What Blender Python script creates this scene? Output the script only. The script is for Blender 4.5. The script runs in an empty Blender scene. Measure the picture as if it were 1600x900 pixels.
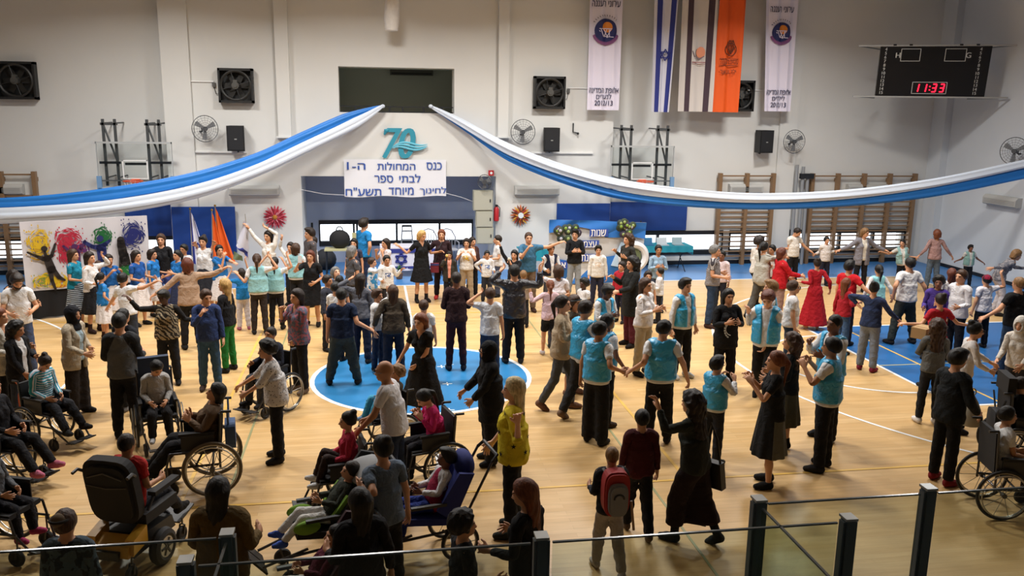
import bpy, bmesh, math, random
import numpy as np
from mathutils import Vector, Matrix
random.seed(7); np.random.seed(7)
SC = bpy.context.scene
COL = SC.collection
R = math.radians

# ------------------------------------------------------------------ camera
F_PX, PITCH, YAW, ROLL = 1337.9, R(11.89), R(9.364), R(0.838)
CAM = np.array([-0.774, 0.0, 4.467])
_fw = np.array([math.sin(YAW)*math.cos(PITCH), math.cos(YAW)*math.cos(PITCH), -math.sin(PITCH)])
_r = np.array([math.cos(YAW), -math.sin(YAW), 0.0]); _u = np.cross(_r, _fw)
_r, _u = _r*math.cos(ROLL)+_u*math.sin(ROLL), -_r*math.sin(ROLL)+_u*math.cos(ROLL)
cam_d = bpy.data.cameras.new('camera'); cam = bpy.data.objects.new('camera', cam_d); COL.objects.link(cam)
cam_d.sensor_width = 36.0; cam_d.lens = F_PX*36.0/1600.0; cam_d.clip_end = 200; cam_d.clip_start = 0.05
cam.matrix_world = Matrix(((_r[0], _u[0], -_fw[0], CAM[0]), (_r[1], _u[1], -_fw[1], CAM[1]), (_r[2], _u[2], -_fw[2], CAM[2]), (0, 0, 0, 1)))
SC.camera = cam

# ------------------------------------------------------------------ light and exposure
SC.view_settings.view_transform = 'Standard'; SC.view_settings.look = 'None'
SC.view_settings.gamma = 1.0; SC.view_settings.use_curve_mapping = False
SC.view_settings.exposure = -0.08
world = bpy.data.worlds.new('daylight'); SC.world = world; world.use_nodes = True
_bg = world.node_tree.nodes['Background']; _bg.inputs[0].default_value = (0.93, 0.97, 1.0, 1); _bg.inputs[1].default_value = 3.2
LAMP_POWER, LAMP_SPREAD = 335.0, 150.0
LAMP_SPOTS = [(x, y) for y in (13.8, 19.0) for x in (-6.0, -1.0, 4.0, 9.5)]

# ------------------------------------------------------------------ pixel <-> place (1600 x 900 photograph)
def ray(px, py): return _fw + _r*(px-800)/F_PX - _u*(py-450)/F_PX
def at_z(px, py, z=0.0):
    d = ray(px, py); return CAM + d*((z-CAM[2])/d[2])
def at_y(px, py, Y):
    d = ray(px, py); return CAM + d*((Y-CAM[1])/d[1])
def at_x(px, py, X):
    d = ray(px, py); return CAM + d*((X-CAM[0])/d[0])
def proj(P):
    d = np.asarray(P, float)-CAM; z = d@_fw
    return 800+F_PX*(d@_r)/z, 450-F_PX*(d@_u)/z

# ------------------------------------------------------------------ materials
def lin(h):
    if not isinstance(h, str): return tuple(h)
    h = h.lstrip('#'); c = [int(h[i:i+2], 16)/255 for i in (0, 2, 4)]
    return tuple(x/12.92 if x <= .04045 else ((x+.055)/1.055)**2.4 for x in c)
_M = {}
def mat(name, col, rough=.7, metal=0.0, emit=0.0, noise=0.0, nscale=8.0, spec=.5, coat=0.0, bump=0.0):
    key = (name, str(col), rough, metal, emit, noise, nscale)
    if key in _M: return _M[key]
    m = bpy.data.materials.new(name); m.use_nodes = True; nt = m.node_tree; b = nt.nodes['Principled BSDF']
    c = lin(col)
    b.inputs['Base Color'].default_value = (*c, 1); b.inputs['Roughness'].default_value = rough; b.inputs['Metallic'].default_value = metal
    b.inputs['Specular IOR Level'].default_value = spec; b.inputs['Coat Weight'].default_value = coat
    if emit: b.inputs['Emission Color'].default_value = (*c, 1); b.inputs['Emission Strength'].default_value = emit
    if noise or bump:
        tc = nt.nodes.new('ShaderNodeTexCoord'); n = nt.nodes.new('ShaderNodeTexNoise'); n.inputs['Scale'].default_value = nscale; n.inputs['Detail'].default_value = 4
        nt.links.new(tc.outputs['Object'], n.inputs['Vector'])
        if noise:
            mx = nt.nodes.new('ShaderNodeMix'); mx.data_type = 'RGBA'
            mx.inputs[6].default_value = (*[x*(1-noise) for x in c], 1); mx.inputs[7].default_value = (*[min(1, x*(1+noise)) for x in c], 1)
            nt.links.new(n.outputs['Fac'], mx.inputs[0]); nt.links.new(mx.outputs[2], b.inputs['Base Color'])
        if bump:
            bp = nt.nodes.new('ShaderNodeBump'); bp.inputs['Strength'].default_value = bump; bp.inputs['Distance'].default_value = .02
            nt.links.new(n.outputs['Fac'], bp.inputs['Height']); nt.links.new(bp.outputs['Normal'], b.inputs['Normal'])
    _M[key] = m; return m
def glassy(name, tint, gloss=.06):
    if name in _M: return _M[name]
    m = bpy.data.materials.new(name); m.use_nodes = True; nt = m.node_tree; nt.nodes.clear()
    o = nt.nodes.new('ShaderNodeOutputMaterial'); t = nt.nodes.new('ShaderNodeBsdfTransparent'); g = nt.nodes.new('ShaderNodeBsdfGlossy'); x = nt.nodes.new('ShaderNodeMixShader')
    t.inputs[0].default_value = (*tint, 1); g.inputs[1].default_value = .05; x.inputs[0].default_value = gloss
    nt.links.new(t.outputs[0], x.inputs[1]); nt.links.new(g.outputs[0], x.inputs[2]); nt.links.new(x.outputs[0], o.inputs[0])
    _M[name] = m; return m

# ------------------------------------------------------------------ mesh building
class MB:
    def __init__(s): s.v = []; s.f = []
    def add(s, vs, fs):
        n = len(s.v); s.v += [tuple(map(float, q)) for q in vs]; s.f += [tuple(i+n for i in q) for q in fs]; return s
    def box(s, c, d, rz=0.0, rx=0.0, ry=0.0):
        h = [x/2 for x in d]; M = Matrix.Rotation(rz, 3, 'Z') @ Matrix.Rotation(ry, 3, 'Y') @ Matrix.Rotation(rx, 3, 'X')
        vs = [Vector(c)+M@Vector((x*h[0], y*h[1], z*h[2])) for x in (-1, 1) for y in (-1, 1) for z in (-1, 1)]
        return s.add(vs, [(0, 1, 3, 2), (4, 6, 7, 5), (0, 4, 5, 1), (2, 3, 7, 6), (0, 2, 6, 4), (1, 5, 7, 3)])
    def span(s, a, b):
        return s.box([(a[i]+b[i])/2 for i in range(3)], [abs(b[i]-a[i]) for i in range(3)])
    def tube(s, pts, r, n=8, closed=False, cap=True):
        P = [Vector(p) for p in pts]; k = len(P); rs = r if isinstance(r, (list, tuple)) else [r]*k
        rings = []; up = None
        for i in range(k):
            a = P[(i-1) % k] if (closed or i) else P[0]; b = P[(i+1) % k] if (closed or i < k-1) else P[-1]
            t = (b-a).normalized()
            if up is None: up = Vector((0, 0, 1)) if abs(t.z) < .9 else Vector((1, 0, 0))
            x = t.cross(up)
            if x.length < 1e-5: x = t.orthogonal()
            x.normalize(); up = x.cross(t).normalized()
            rings.append([P[i]+(x*math.cos(2*math.pi*j/n)+up*math.sin(2*math.pi*j/n))*rs[i] for j in range(n)])
        vs = [v for g in rings for v in g]; fs = []
        for i in range(k if closed else k-1):
            i2 = (i+1) % k
            for j in range(n): fs.append((i*n+j, i*n+(j+1) % n, i2*n+(j+1) % n, i2*n+j))
        if cap and not closed: fs += [tuple(range(n))[::-1], tuple((k-1)*n+j for j in range(n))]
        return s.add(vs, fs)
    def ring(s, c, rad, r, axis='x', n=28, m=6, arc=(0, 2*math.pi)):
        full = abs(arc[1]-arc[0]-2*math.pi) < 1e-6; pts = []
        for i in range(n if full else n+1):
            a = arc[0]+(arc[1]-arc[0])*i/n; u, w = rad*math.cos(a), rad*math.sin(a)
            pts.append(Vector(c)+Vector({'x': (0, u, w), 'y': (u, 0, w), 'z': (u, w, 0)}[axis]))
        return s.tube(pts, r, m, closed=full)
    def cyl(s, a, b, r, n=14): return s.tube([a, b], r, n)
    def ball(s, c, r, n=10, m=7):
        rr = r if isinstance(r, (list, tuple)) else (r, r, r); vs = [(c[0], c[1], c[2]-rr[2])]; fs = []
        for i in range(1, m):
            t = -math.pi/2+math.pi*i/m
            for j in range(n): vs.append((c[0]+rr[0]*math.cos(t)*math.cos(2*math.pi*j/n), c[1]+rr[1]*math.cos(t)*math.sin(2*math.pi*j/n), c[2]+rr[2]*math.sin(t)))
        vs.append((c[0], c[1], c[2]+rr[2])); L = len(vs)-1
        for j in range(n):
            fs.append((0, 1+(j+1) % n, 1+j)); fs.append((L, L-n+j, L-n+(j+1) % n))
            for i in range(m-2): fs.append((1+i*n+j, 1+i*n+(j+1) % n, 1+(i+1)*n+(j+1) % n, 1+(i+1)*n+j))
        return s.add(vs, fs)
    def prism(s, poly, ax, d0, d1):
        # poly in the plane across axis ax ('y': (x,z), 'z': (x,y), 'x': (y,z)), from d0 to d1
        def P(p, d): return {'y': (p[0], d, p[1]), 'z': (p[0], p[1], d), 'x': (d, p[0], p[1])}[ax]
        n = len(poly); vs = [P(p, d0) for p in poly]+[P(p, d1) for p in poly]
        return s.add(vs, [tuple(range(n)), tuple(range(2*n-1, n-1, -1))]+[(i, i+n, (i+1) % n+n, (i+1) % n) for i in range(n)])
    def disc(s, c, r, ax='y', t=.004, n=24, sy=1.0):
        poly = [(r*math.cos(2*math.pi*i/n), r*sy*math.sin(2*math.pi*i/n)) for i in range(n)]
        o = {'y': (c[0], c[2], c[1]), 'z': (c[0], c[1], c[2]), 'x': (c[1], c[2], c[0])}[ax]
        return s.prism([(p[0]+o[0], p[1]+o[1]) for p in poly], ax, o[2]-t/2, o[2]+t/2)
    def build(s, name, m, parent=None, smooth=False, loc=None):
        me = bpy.data.meshes.new(name); me.from_pydata(s.v, [], s.f)
        bm = bmesh.new(); bm.from_mesh(me); bmesh.ops.recalc_face_normals(bm, faces=bm.faces); bm.to_mesh(me); bm.free()
        if smooth:
            me.polygons.foreach_set('use_smooth', [True]*len(me.polygons))
            try: me.set_sharp_from_angle(angle=R(40))
            except Exception: pass
        if m is not None: me.materials.append(m)
        o = bpy.data.objects.new(name, me); COL.objects.link(o)
        if parent is not None: o.parent = parent
        if loc is not None: o.location = loc
        return o
def tag(o, label=None, cat=None, group=None, kind=None):
    if label: o['label'] = label
    if cat: o['category'] = cat
    if group: o['group'] = group
    if kind: o['kind'] = kind
    return o
def thing(name, label, cat, loc=(0, 0, 0), rz=0.0, group=None):
    o = bpy.data.objects.new(name, None); o.empty_display_size = .1; COL.objects.link(o); o.location = tuple(map(float, loc)); o.rotation_euler = (0, 0, rz)
    return tag(o, label, cat, group)
def struct(o): o['kind'] = 'structure'; return o
def clone(root, loc, rz=None, label=None, group=None, parent=None):
    c = root.copy(); COL.objects.link(c)
    if parent is not None: c.parent = parent
    else:
        c.location = tuple(map(float, loc))
        if rz is not None: c.rotation_euler = (0, 0, rz)
        if label: c['label'] = label
        if group: c['group'] = group
    for ch in list(root.children): clone(ch, None, parent=c)
    return c
def text_mesh(body, w=None, h=None, depth=.004, bold=0.0, shear=0.0):
    # flat letter faces (x right, y up) centred at 0; letters go left to right as given
    from mathutils.geometry import tessellate_polygon
    cu = bpy.data.curves.new('lettering', 'FONT'); cu.body = body; cu.align_x = 'CENTER'; cu.align_y = 'CENTER'; cu.fill_mode = 'NONE'; cu.shear = shear; cu.resolution_u = 4
    o = bpy.data.objects.new('lettering', cu); COL.objects.link(o); bpy.context.view_layer.update()
    src = bpy.data.meshes.new_from_object(o.evaluated_get(bpy.context.evaluated_depsgraph_get()))
    bpy.data.objects.remove(o); bpy.data.curves.remove(cu); nb = {}
    for e in src.edges:
        p, q = e.vertices; nb.setdefault(p, []).append(q); nb.setdefault(q, []).append(p)
    P = [v.co.copy() for v in src.vertices]; seen = set(); loops = []
    for s in range(len(P)):
        if s in seen or s not in nb: continue
        L = [s]; seen.add(s)
        while True:
            nx = [q for q in nb[L[-1]] if q not in seen]
            if not nx: break
            seen.add(nx[0]); L.append(nx[0])
        if len(L) > 2: loops.append([P[k] for k in L])
    bpy.data.meshes.remove(src)
    ar = lambda L: sum(L[k].x*L[(k+1) % len(L)].y-L[(k+1) % len(L)].x*L[k].y for k in range(len(L)))/2
    def inside(p, L):
        c = False
        for k in range(len(L)):
            u, v = L[k], L[k-1]
            if (u.y > p.y) != (v.y > p.y) and p.x < (v.x-u.x)*(p.y-u.y)/(v.y-u.y)+u.x: c = not c
        return c
    loops.sort(key=lambda L: -abs(ar(L))); vs, fs = [], []; par = {}
    for n_, L in enumerate(loops):
        for m_ in range(n_-1, -1, -1):
            if ar(loops[m_])*ar(L) < 0 and m_ not in par and all(inside(q, loops[m_]) for q in L): par[n_] = m_; break
    for n_, L in enumerate(loops):
        if n_ in par: continue
        grp = [L]+[loops[k] for k in par if par[k] == n_]; fl = [p for q in grp for p in q]
        for t_ in tessellate_polygon(grp): fs.append([k+len(vs) for k in t_])
        vs += [(p.x, p.y, .02*(n_ % 5)) for p in fl]
    co = np.array(vs); lo, hi = co.min(0), co.max(0); c = (lo+hi)/2; sz = hi-lo; k = [1, 1]
    if w and h: k = [w/sz[0], h/sz[1]]
    elif w: k = [w/sz[0]]*2
    elif h: k = [h/sz[1]]*2
    F0 = list(fs); C0 = co.copy()
    for n_, dx in enumerate((-bold, bold) if bold else ()): co = np.concatenate([co, C0+[dx, 0, .1+.1*n_]]); fs = fs+[[q+len(C0)*(n_+1) for q in f_] for f_ in F0]
    co = (co-c)*[k[0], k[1], 0]+np.outer(co[:, 2], [0, 0, .012]); co[:, 2] += depth/2
    me = bpy.data.meshes.new('lettering'); me.from_pydata(co.tolist(), [], fs)
    return me, co
def lettering(name, body, m, parent, c, w=None, h=None, bold=0.0, shear=0.0, warp=None, depth=.006, rz=0.0):
    # text standing upright, read from -Y, centre at c (parent space)
    me, co = text_mesh(body, w, h, depth, bold, shear)
    x, y, z = co.T; out = np.stack([c[0]+x, c[1]-z, c[2]+y], 1)
    if rz: out = np.stack([c[0]+x*math.cos(rz)+z*math.sin(rz), c[1]+x*math.sin(rz)-z*math.cos(rz), c[2]+y], 1)
    if warp: out = np.array([warp(*q) for q in out])
    me.vertices.foreach_set('co', out.ravel()); me.materials.clear(); me.materials.append(m); me.update()
    o = bpy.data.objects.new(name, me); COL.objects.link(o); o.parent = parent
    return o
# ================================================================== the hall
YB, YC, YR = 23.8, 23.45, 25.0          # bay wall, projecting middle wall, back of the alcove
XL, XR, ZC = -16.0, 16.05, 8.2
CY = 13.89                              # court centre
M_wall = mat('white_plaster', '#d6d6d2', .9, noise=.03, nscale=1.5)
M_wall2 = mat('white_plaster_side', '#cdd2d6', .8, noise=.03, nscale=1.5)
M_black = mat('black_frame', '#14161a', .5)
M_white = mat('white_paint', '#e6e6e4', .6)
M_steel = mat('grey_steel', '#7f8488', .4, metal=.7)
M_dark = mat('dark_steel', '#2b2e33', .45, metal=.4)
M_pad = mat('blue_vinyl', '#164089', .45)
M_wood = mat('varnished_beech', '#85684a', .5, noise=.15, nscale=3)

def wood_floor():
    m = bpy.data.materials.new('maple_sports_floor'); m.use_nodes = True; nt = m.node_tree; b = nt.nodes['Principled BSDF']; N = nt.nodes.new; L = nt.links.new
    tc = N('ShaderNodeTexCoord'); mp = N('ShaderNodeMapping'); L(tc.outputs['Object'], mp.inputs[0])
    br = N('ShaderNodeTexBrick'); br.inputs['Scale'].default_value = 1.0; br.inputs['Brick Width'].default_value = 2.1; br.inputs['Row Height'].default_value = .085; br.inputs['Mortar Size'].default_value = .0012
    br.inputs['Color1'].default_value = (*lin('#cfae7b'), 1); br.inputs['Color2'].default_value = (*lin('#c4a06a'), 1); br.inputs['Mortar'].default_value = (*lin('#a58a58'), 1)
    br.offset = .37; L(mp.outputs[0], br.inputs['Vector'])
    mp2 = N('ShaderNodeMapping'); mp2.inputs['Scale'].default_value = (.9, 9, 1); L(tc.outputs['Object'], mp2.inputs[0])
    n = N('ShaderNodeTexNoise'); n.inputs['Scale'].default_value = 2.2; n.inputs['Detail'].default_value = 6; L(mp2.outputs[0], n.inputs['Vector'])
    mx = N('ShaderNodeMix'); mx.data_type = 'RGBA'; mx.blend_type = 'MULTIPLY'; mx.inputs[0].default_value = .4
    cr = N('ShaderNodeValToRGB'); cr.color_ramp.elements[0].color = (.7, .62, .5, 1); cr.color_ramp.elements[1].color = (1.1, 1.05, 1, 1); cr.color_ramp.elements[0].position = .3; cr.color_ramp.elements[1].position = .7
    L(n.outputs['Fac'], cr.inputs[0]); L(br.outputs['Color'], mx.inputs[6]); L(cr.outputs[0], mx.inputs[7]); L(mx.outputs[2], b.inputs['Base Color'])
    b.inputs['Roughness'].default_value = .34; b.inputs['Specular IOR Level'].default_value = .45
    return m
g = MB(); g.span((XL-.3, -4.3, -.2), (XR+.3, 25.3, 0))
floor = struct(g.build('floor', wood_floor()))
def paint_mat(n, c): return mat(n, c, .36, spec=.45, noise=.05, nscale=2)
M_bluefl, M_bluedk, M_lw, M_ly, M_lg = paint_mat('blue_floor_paint', '#2a76ab'), paint_mat('deep_blue_floor_paint', '#235f99'), paint_mat('white_line_paint', '#e9ecec'), paint_mat('yellow_line_paint', '#d8ae55'), paint_mat('green_line_paint', '#8f8f66')
M_apron = paint_mat('apron_blue_floor', '#3d78b4')
def flat(name, polys, m, z):
    b = MB()
    for p in polys: b.prism(p, 'z', z-.003, z)
    return b.build(name, m, floor)
def rect(x0, y0, x1, y1): return [(x0, y0), (x1, y0), (x1, y1), (x0, y1)]
HS = 7.6
flat('painted_border', [rect(XL, CY+HS, XR, YB), rect(-2.63, YB, 2.6, YR), rect(14.05, 4.5, XR, CY+HS), rect(XL, 4.5, -14.05, CY+HS)], M_apron, .002)
circ = lambda r, n=64, cx=0.0, cy=CY, a0=0.0, a1=2*math.pi: [(cx+r*math.cos(a0+(a1-a0)*i/n), cy+r*math.sin(a0+(a1-a0)*i/n)) for i in range(n+1)]
flat('centre_circle', [circ(1.8)[:-1]], M_bluefl, .002)
for s in (1, -1): flat('key_area', [rect(s*8.2, CY-2.45, s*14, CY+2.45)], M_bluedk, .0025)
def arcband(name, r0, r1, cx, cy, a0, a1, m, z=.004, n=48):
    o, i = circ(r1, n, cx, cy, a0, a1), circ(r0, n, cx, cy, a0, a1)
    return flat(name, [[i[k], o[k], o[k+1], i[k+1]] for k in range(n)], m, z)
arcband('court_line', 1.775, 1.85, 0, CY, 0, 2*math.pi, M_lw)
lw = .055
def line(x0, y0, x1, y1, m=M_lw, z=.004, w=lw):
    if abs(x1-x0) < 1e-6: return flat('court_line', [rect(x0-w/2, y0, x0+w/2, y1)], m, z)
    return flat('court_line', [rect(x0, y0-w/2, x1, y0+w/2)], m, z)
line(0, CY-HS, 0, CY-1.8); line(0, CY+1.8, 0, CY+HS); line(-14, CY+HS, 14, CY+HS); line(-14, CY-HS, 14, CY-HS)
for s in (1, -1):
    line(s*14, CY-HS, s*14, CY+HS); line(s*8.2, CY-2.45, s*8.2, CY+2.45); line(s*8.2, CY+2.45, s*14, CY+2.45); line(s*8.2, CY-2.45, s*14, CY-2.45)
    a = (math.pi/2, 1.5*math.pi) if s > 0 else (-math.pi/2, math.pi/2)
    arcband('court_line', 1.775, 1.825, s*8.2, CY, *a, M_lw)
    arcband('court_line', 6.70, 6.75, s*12.425, CY, *((math.pi/2+.1, 1.5*math.pi-.1) if s > 0 else (-math.pi/2+.1, math.pi/2-.1)), M_lw, z=.005, n=64)
    line(s*3, CY-4.5, s*3, CY+4.5, M_ly, .0045, .045); line(s*9, CY-4.5, s*9, CY+4.5, M_ly, .0045, .045); line(s*2.5, CY-9.5, s*2.5, CY+6.7, M_lg, .0047, .03)
for s in (1, -1): line(-9, CY+s*4.5, 9, CY+s*4.5, M_ly, .0048, .045)
line(8.2, CY-.3, 14, CY-.3, mat('tan_line_paint', '#a9a37e', .4), .0048, .04)
for x, y in ((702, 570), (690, 573), (699, 600), (702, 641)):
    p = at_z(x, y); flat('floor_mark', [rect(p[0]-.08, p[1]-.012, p[0]+.08, p[1]+.012), rect(p[0]-.012, p[1]-.08, p[0]+.012, p[1]+.08)], M_lw, .0045)

# walls -------------------------------------------------------------
WZ0, WZ1 = .40, .94
g = MB()
g.span((-5.95, YC, 2.61), (-1.585, YB+.3, ZC)).span((1.45, YC, 2.61), (5.88, YB+.3, ZC)).span((-1.585, YC, 2.61), (1.45, YB+.3, 4.29)).span((-1.585, YC, 5.46), (1.45, YB+.3, ZC))
g.span((-5.95, YC, 0), (-2.63, YR, 2.61)).span((2.6, YC, 0), (5.88, YR, 2.61))
g.span((-5.95, YC-.1, 0), (-5.27, YC, ZC))                                   # the raised pier at the left end
RW = [(5.88, 9.45), (9.65, 11.0), (11.55, 15.35)]; LW = [(-9.2, -5.95), (-15.4, -9.6)]
def bay(x0, x1, wins):
    g.span((x0, YB, WZ1), (x1, YB+.3, ZC)).span((x0, YB, 0), (x1, YB+.3, WZ0))
    e = x0
    for a, b in sorted(wins)+[(x1, x1)]:
        if a-e > .01: g.span((e, YB, WZ0), (a, YB+.3, WZ1))
        e = b
bay(5.88, XR, RW); bay(XL, -5.95, LW)
g.span((10.95, YB-.08, 0), (11.5, YB, ZC))
wall_back = struct(g.build('wall_back', M_wall))
g = MB(); g.span((XR, -4, 0), (XR+.3, 25.3, ZC)); g.span((XR-.22, 23.2, 0), (XR, YB, ZC)); struct(g.build('wall_right', M_wall2))
g = MB(); g.span((XL-.3, -4, 0), (XL, 25.3, ZC)); struct(g.build('wall_left', M_wall))
g = MB(); g.span((XL, -4.3, 0), (XR, -4, ZC)); struct(g.build('wall_front', M_wall))
g = MB(); g.span((XL-.3, -4.3, ZC), (XR+.3, 25.3, ZC+.2)); struct(g.build('ceiling', mat('ceiling_panels', '#c9c4ba', .9)))
# alcove
M_alc = mat('slate_blue_paint', '#aab4c8', .8)
g = MB(); g.span((-2.63, YR, 1.16), (2.6, YR+.2, 2.8)).span((-2.63, YR, 0), (2.6, YR+.2, .58)).span((-2.63, YR, .58), (-2.3, YR+.2, 1.16)).span((2.15, YR, .58), (2.6, YR+.2, 1.16)).span((-2.63, YC+.35, 2.612), (2.6, YR, 2.8))
struct(g.build('wall_alcove', M_alc))
# upper dark opening: a little room behind
M_room = mat('dim_room_paint', '#b9bdb2', .9)
g = MB(); g.span((-1.9, 26.0, 3.9), (1.8, 26.1, 5.9)).span((-1.9, YB+.3, 5.5), (1.8, 26, 5.6)).span((-1.9, YB+.3, 4.1), (1.8, 26, 4.25)).span((-1.95, YB+.3, 4.1), (-1.85, 26, 5.6)).span((1.75, YB+.3, 4.1), (1.85, 26, 5.6))
struct(g.build('wall_booth', M_room))
# windows
M_pane = glassy('window_glass', (.97, .98, 1), .03)
def window(n, x0, x1, y, z0, z1, mull, fw=.07):
    g = MB()
    g.span((x0, y-.03, z1-.05), (x1, y+.12, z1+.07)).span((x0, y-.03, z0-.1), (x1, y+.12, z0+.04)).span((x0, y-.03, z0), (x0+fw*.6, y+.12, z1)).span((x1-fw*.6, y-.03, z0), (x1, y+.12, z1))
    o = struct(g.build('window_%d' % n, M_black)); ed = [x0]+list(mull)+[x1]
    for m_ in mull: MB().span((m_-fw/2, y-.02, z0), (m_+fw/2, y+.1, z1)).build('mullion', M_black, o)
    for a, b in zip(ed, ed[1:]): MB().span((a, y+.05, z0), (b, y+.06, z1)).build('pane', M_pane, o)
    return o
window(1, *RW[0], YB, WZ0, WZ1, (7.45,)); window(2, *RW[1], YB, WZ0, WZ1, ()); window(3, *RW[2], YB, WZ0, WZ1, (13.2, 14.3))
window(4, *LW[0], YB, WZ0, WZ1, (-7.6,)); window(5, *LW[1], YB, WZ0, WZ1, (-12, -13.7))
_ax = lambda px: at_y(px, 364, YR)[0]
window(6, -2.3, 2.15, YR, .58, 1.16, (_ax(488), _ax(553), _ax(558), _ax(620), _ax(687)), .06)
for k, (a, b, y) in enumerate(((-16, -5.95, YB), (5.88, 10.95, YB), (11.5, 15.83, YB))):
    struct(MB().span((a, y-.02, 0), (b, y, .12)).build('baseboard_back' + ('' if k == 0 else '_%d' % k), M_black))
struct(MB().span((XR-.02, -4, 0), (XR, 23.2, .1)).build('baseboard_right', M_black))
for k, (x0, x1, y, z0) in enumerate(((-3.15, -2.82, YC, 3.55), (2.62, 2.9, YC, 3.6))):
    g = MB(); g.span((x0, y-.16, z0+.1), (x1, y, ZC)); g.span((x0-.05, y-.2, z0+.06), (x1+.05, y, z0+.1)); struct(g.build('trim_%d' % (k+1), M_wall))
# ceiling lamps ------------------------------------------------------
def ceiling_lamps():
    names = ['nearer', 'farther']; cols = ['far left', 'centre left', 'centre right', 'far right']
    dm = mat('lamp_diffuser', '#fff6e8', .5, emit=4.0)
    for i, (x, y) in enumerate(LAMP_SPOTS):
        t = thing('ceiling_lamp', 'white hall ceiling lamp, %s row, %s' % (names[i//4], cols[i % 4]), 'lamp', (x, y, ZC-.2), 0, 'ceiling lamps of the hall')
        MB().span((-.65, -.35, .02), (.65, .35, .2)).build('housing', M_white, t); MB().span((-.6, -.3, 0), (.6, .3, .02)).build('diffuser', dm, t)
        ld = bpy.data.lights.new('lamp_light', 'AREA'); ld.shape = 'RECTANGLE'; ld.size = 1.2; ld.size_y = .6; ld.energy = LAMP_POWER; ld.color = (1, .97, .94); ld.spread = R(LAMP_SPREAD)
        lo = bpy.data.objects.new('lamp_light', ld); COL.objects.link(lo); lo.parent = t; lo.location = (0, 0, -.02)
ceiling_lamps()
# ================================================================== things on and by the back wall
GRP = {}
# extractor fans ------------------------------------------------------
M_fan = mat('black_fan_metal', '#191a1a', .5); M_fan2 = mat('brown_fan_metal', '#1f1e1b', .5); M_motor = mat('fan_motor_grey', '#4f4e4a', .5)
def extractor(px, py, Y, label, s=.86):
    p = at_y(px, py, Y); t = thing('extractor_fan', label, 'fan', (p[0], Y, p[2]), 0, 'square extractor fans on the wall'); h = s/2
    g = MB(); g.span((-h, -.22, h-.06), (h, 0, h)).span((-h, -.22, -h), (h, 0, -h+.06)).span((-h, -.22, -h), (-h+.05, 0, h)).span((h-.05, -.22, -h), (h, 0, h)).span((-h, -.03, -h), (h, 0, h))
    g.build('housing', M_fan, t)
    MB().ring((0, -.2, 0), h*.84, .035, 'y', 30, 6).build('fan_ring', M_fan2, t, True)
    MB().cyl((0, -.3, 0), (0, -.06, 0), .09, 14).cyl((0, -.33, 0), (0, -.3, 0), .05).span((-.05, -.29, .08), (.05, -.16, .14)).build('motor', M_motor, t, True)
    for k in range(6):
        a = k*math.pi/3; b = MB(); b.box((math.cos(a)*.2, -.1, math.sin(a)*.2), (.24, .012, .13), ry=-a, rx=.0); b.build('blade', M_fan2, t)
    g = MB()
    for a in (.3, 1.87, 3.44, 5.0): g.cyl((0, -.24, 0), (math.cos(a)*h*.84, -.22, math.sin(a)*h*.84), .012, 6)
    g.build('strut', M_fan, t)
    return t
extractor(29, 126, YB, 'black square extractor fan at the far left of the wall', .92)
extractor(370, 134, YC, 'black square extractor fan left of the dark upper opening')
extractor(857, 145, YC, 'black square extractor fan left of the white club banner')
extractor(1152, 150, YB, 'black extractor fan half hidden behind the orange flag')
# round wall fans ------------------------------------------------------
M_cage = mat('fan_cage_wire', '#55575a', .45, metal=.5); M_blade = mat('fan_blade_grey', '#77797b', .5)
def wall_fan(px, py, Y, label, rad=.33, rz=0.0, X=None):
    p = at_y(px, py, Y) if X is None else at_x(px, py, X)
    t = thing('wall_fan', label, 'fan', (p[0], p[1], p[2]), rz, 'round cage fans on the wall')
    g = MB()
    for k, r_ in enumerate((1, .82, .64, .46, .28)):
        g.ring((0, -.12-.05*(1-r_), 0), rad*r_, .009 if k == 0 else .003, 'y', 28, 4)
    for k in range(20):
        a = 2*math.pi*k/20; g.tube([(math.cos(a)*rad, -.12, math.sin(a)*rad), (math.cos(a)*rad*.25, -.165, math.sin(a)*rad*.25)], .0028, 4, cap=False)
    g.build('cage', M_cage, t)
    for k in range(3):
        a = .5+k*2*math.pi/3; c, s_ = math.cos(a), math.sin(a)
        poly = [(c*u-s_*w, s_*u+c*w) for u, w in ((.05, -.03), (rad*.8, -.075), (rad*.86, .0), (rad*.8, .06), (.05, .03))]
        MB().prism(poly, 'y', -.115, -.105).build('blade', M_blade, t)
    MB().cyl((0, -.17, 0), (0, .03, 0), .06, 14).build('motor', M_cage, t, True)
    MB().tube([(0, .02, 0), (0, .16, -.08), (0, .3, -.08)], .025, 8).build('bracket', M_dark, t)
    return t
wall_fan(318, 201, YC-.3, 'round cage wall fan beside the left black loudspeaker', rz=R(28))
wall_fan(816, 206, YC-.3, 'round cage wall fan left of the middle black loudspeaker')
wall_fan(1238, 221, YB-.3, 'round cage wall fan right of the rightmost black loudspeaker')
wall_fan(1588, 236, None, 'round cage wall fan on the right side wall', .35, R(-60), X=XR-.32)
wall_fan(760, 284, YC-.25, 'small white fan at the right of the alcove opening', .2, R(-30))
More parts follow.
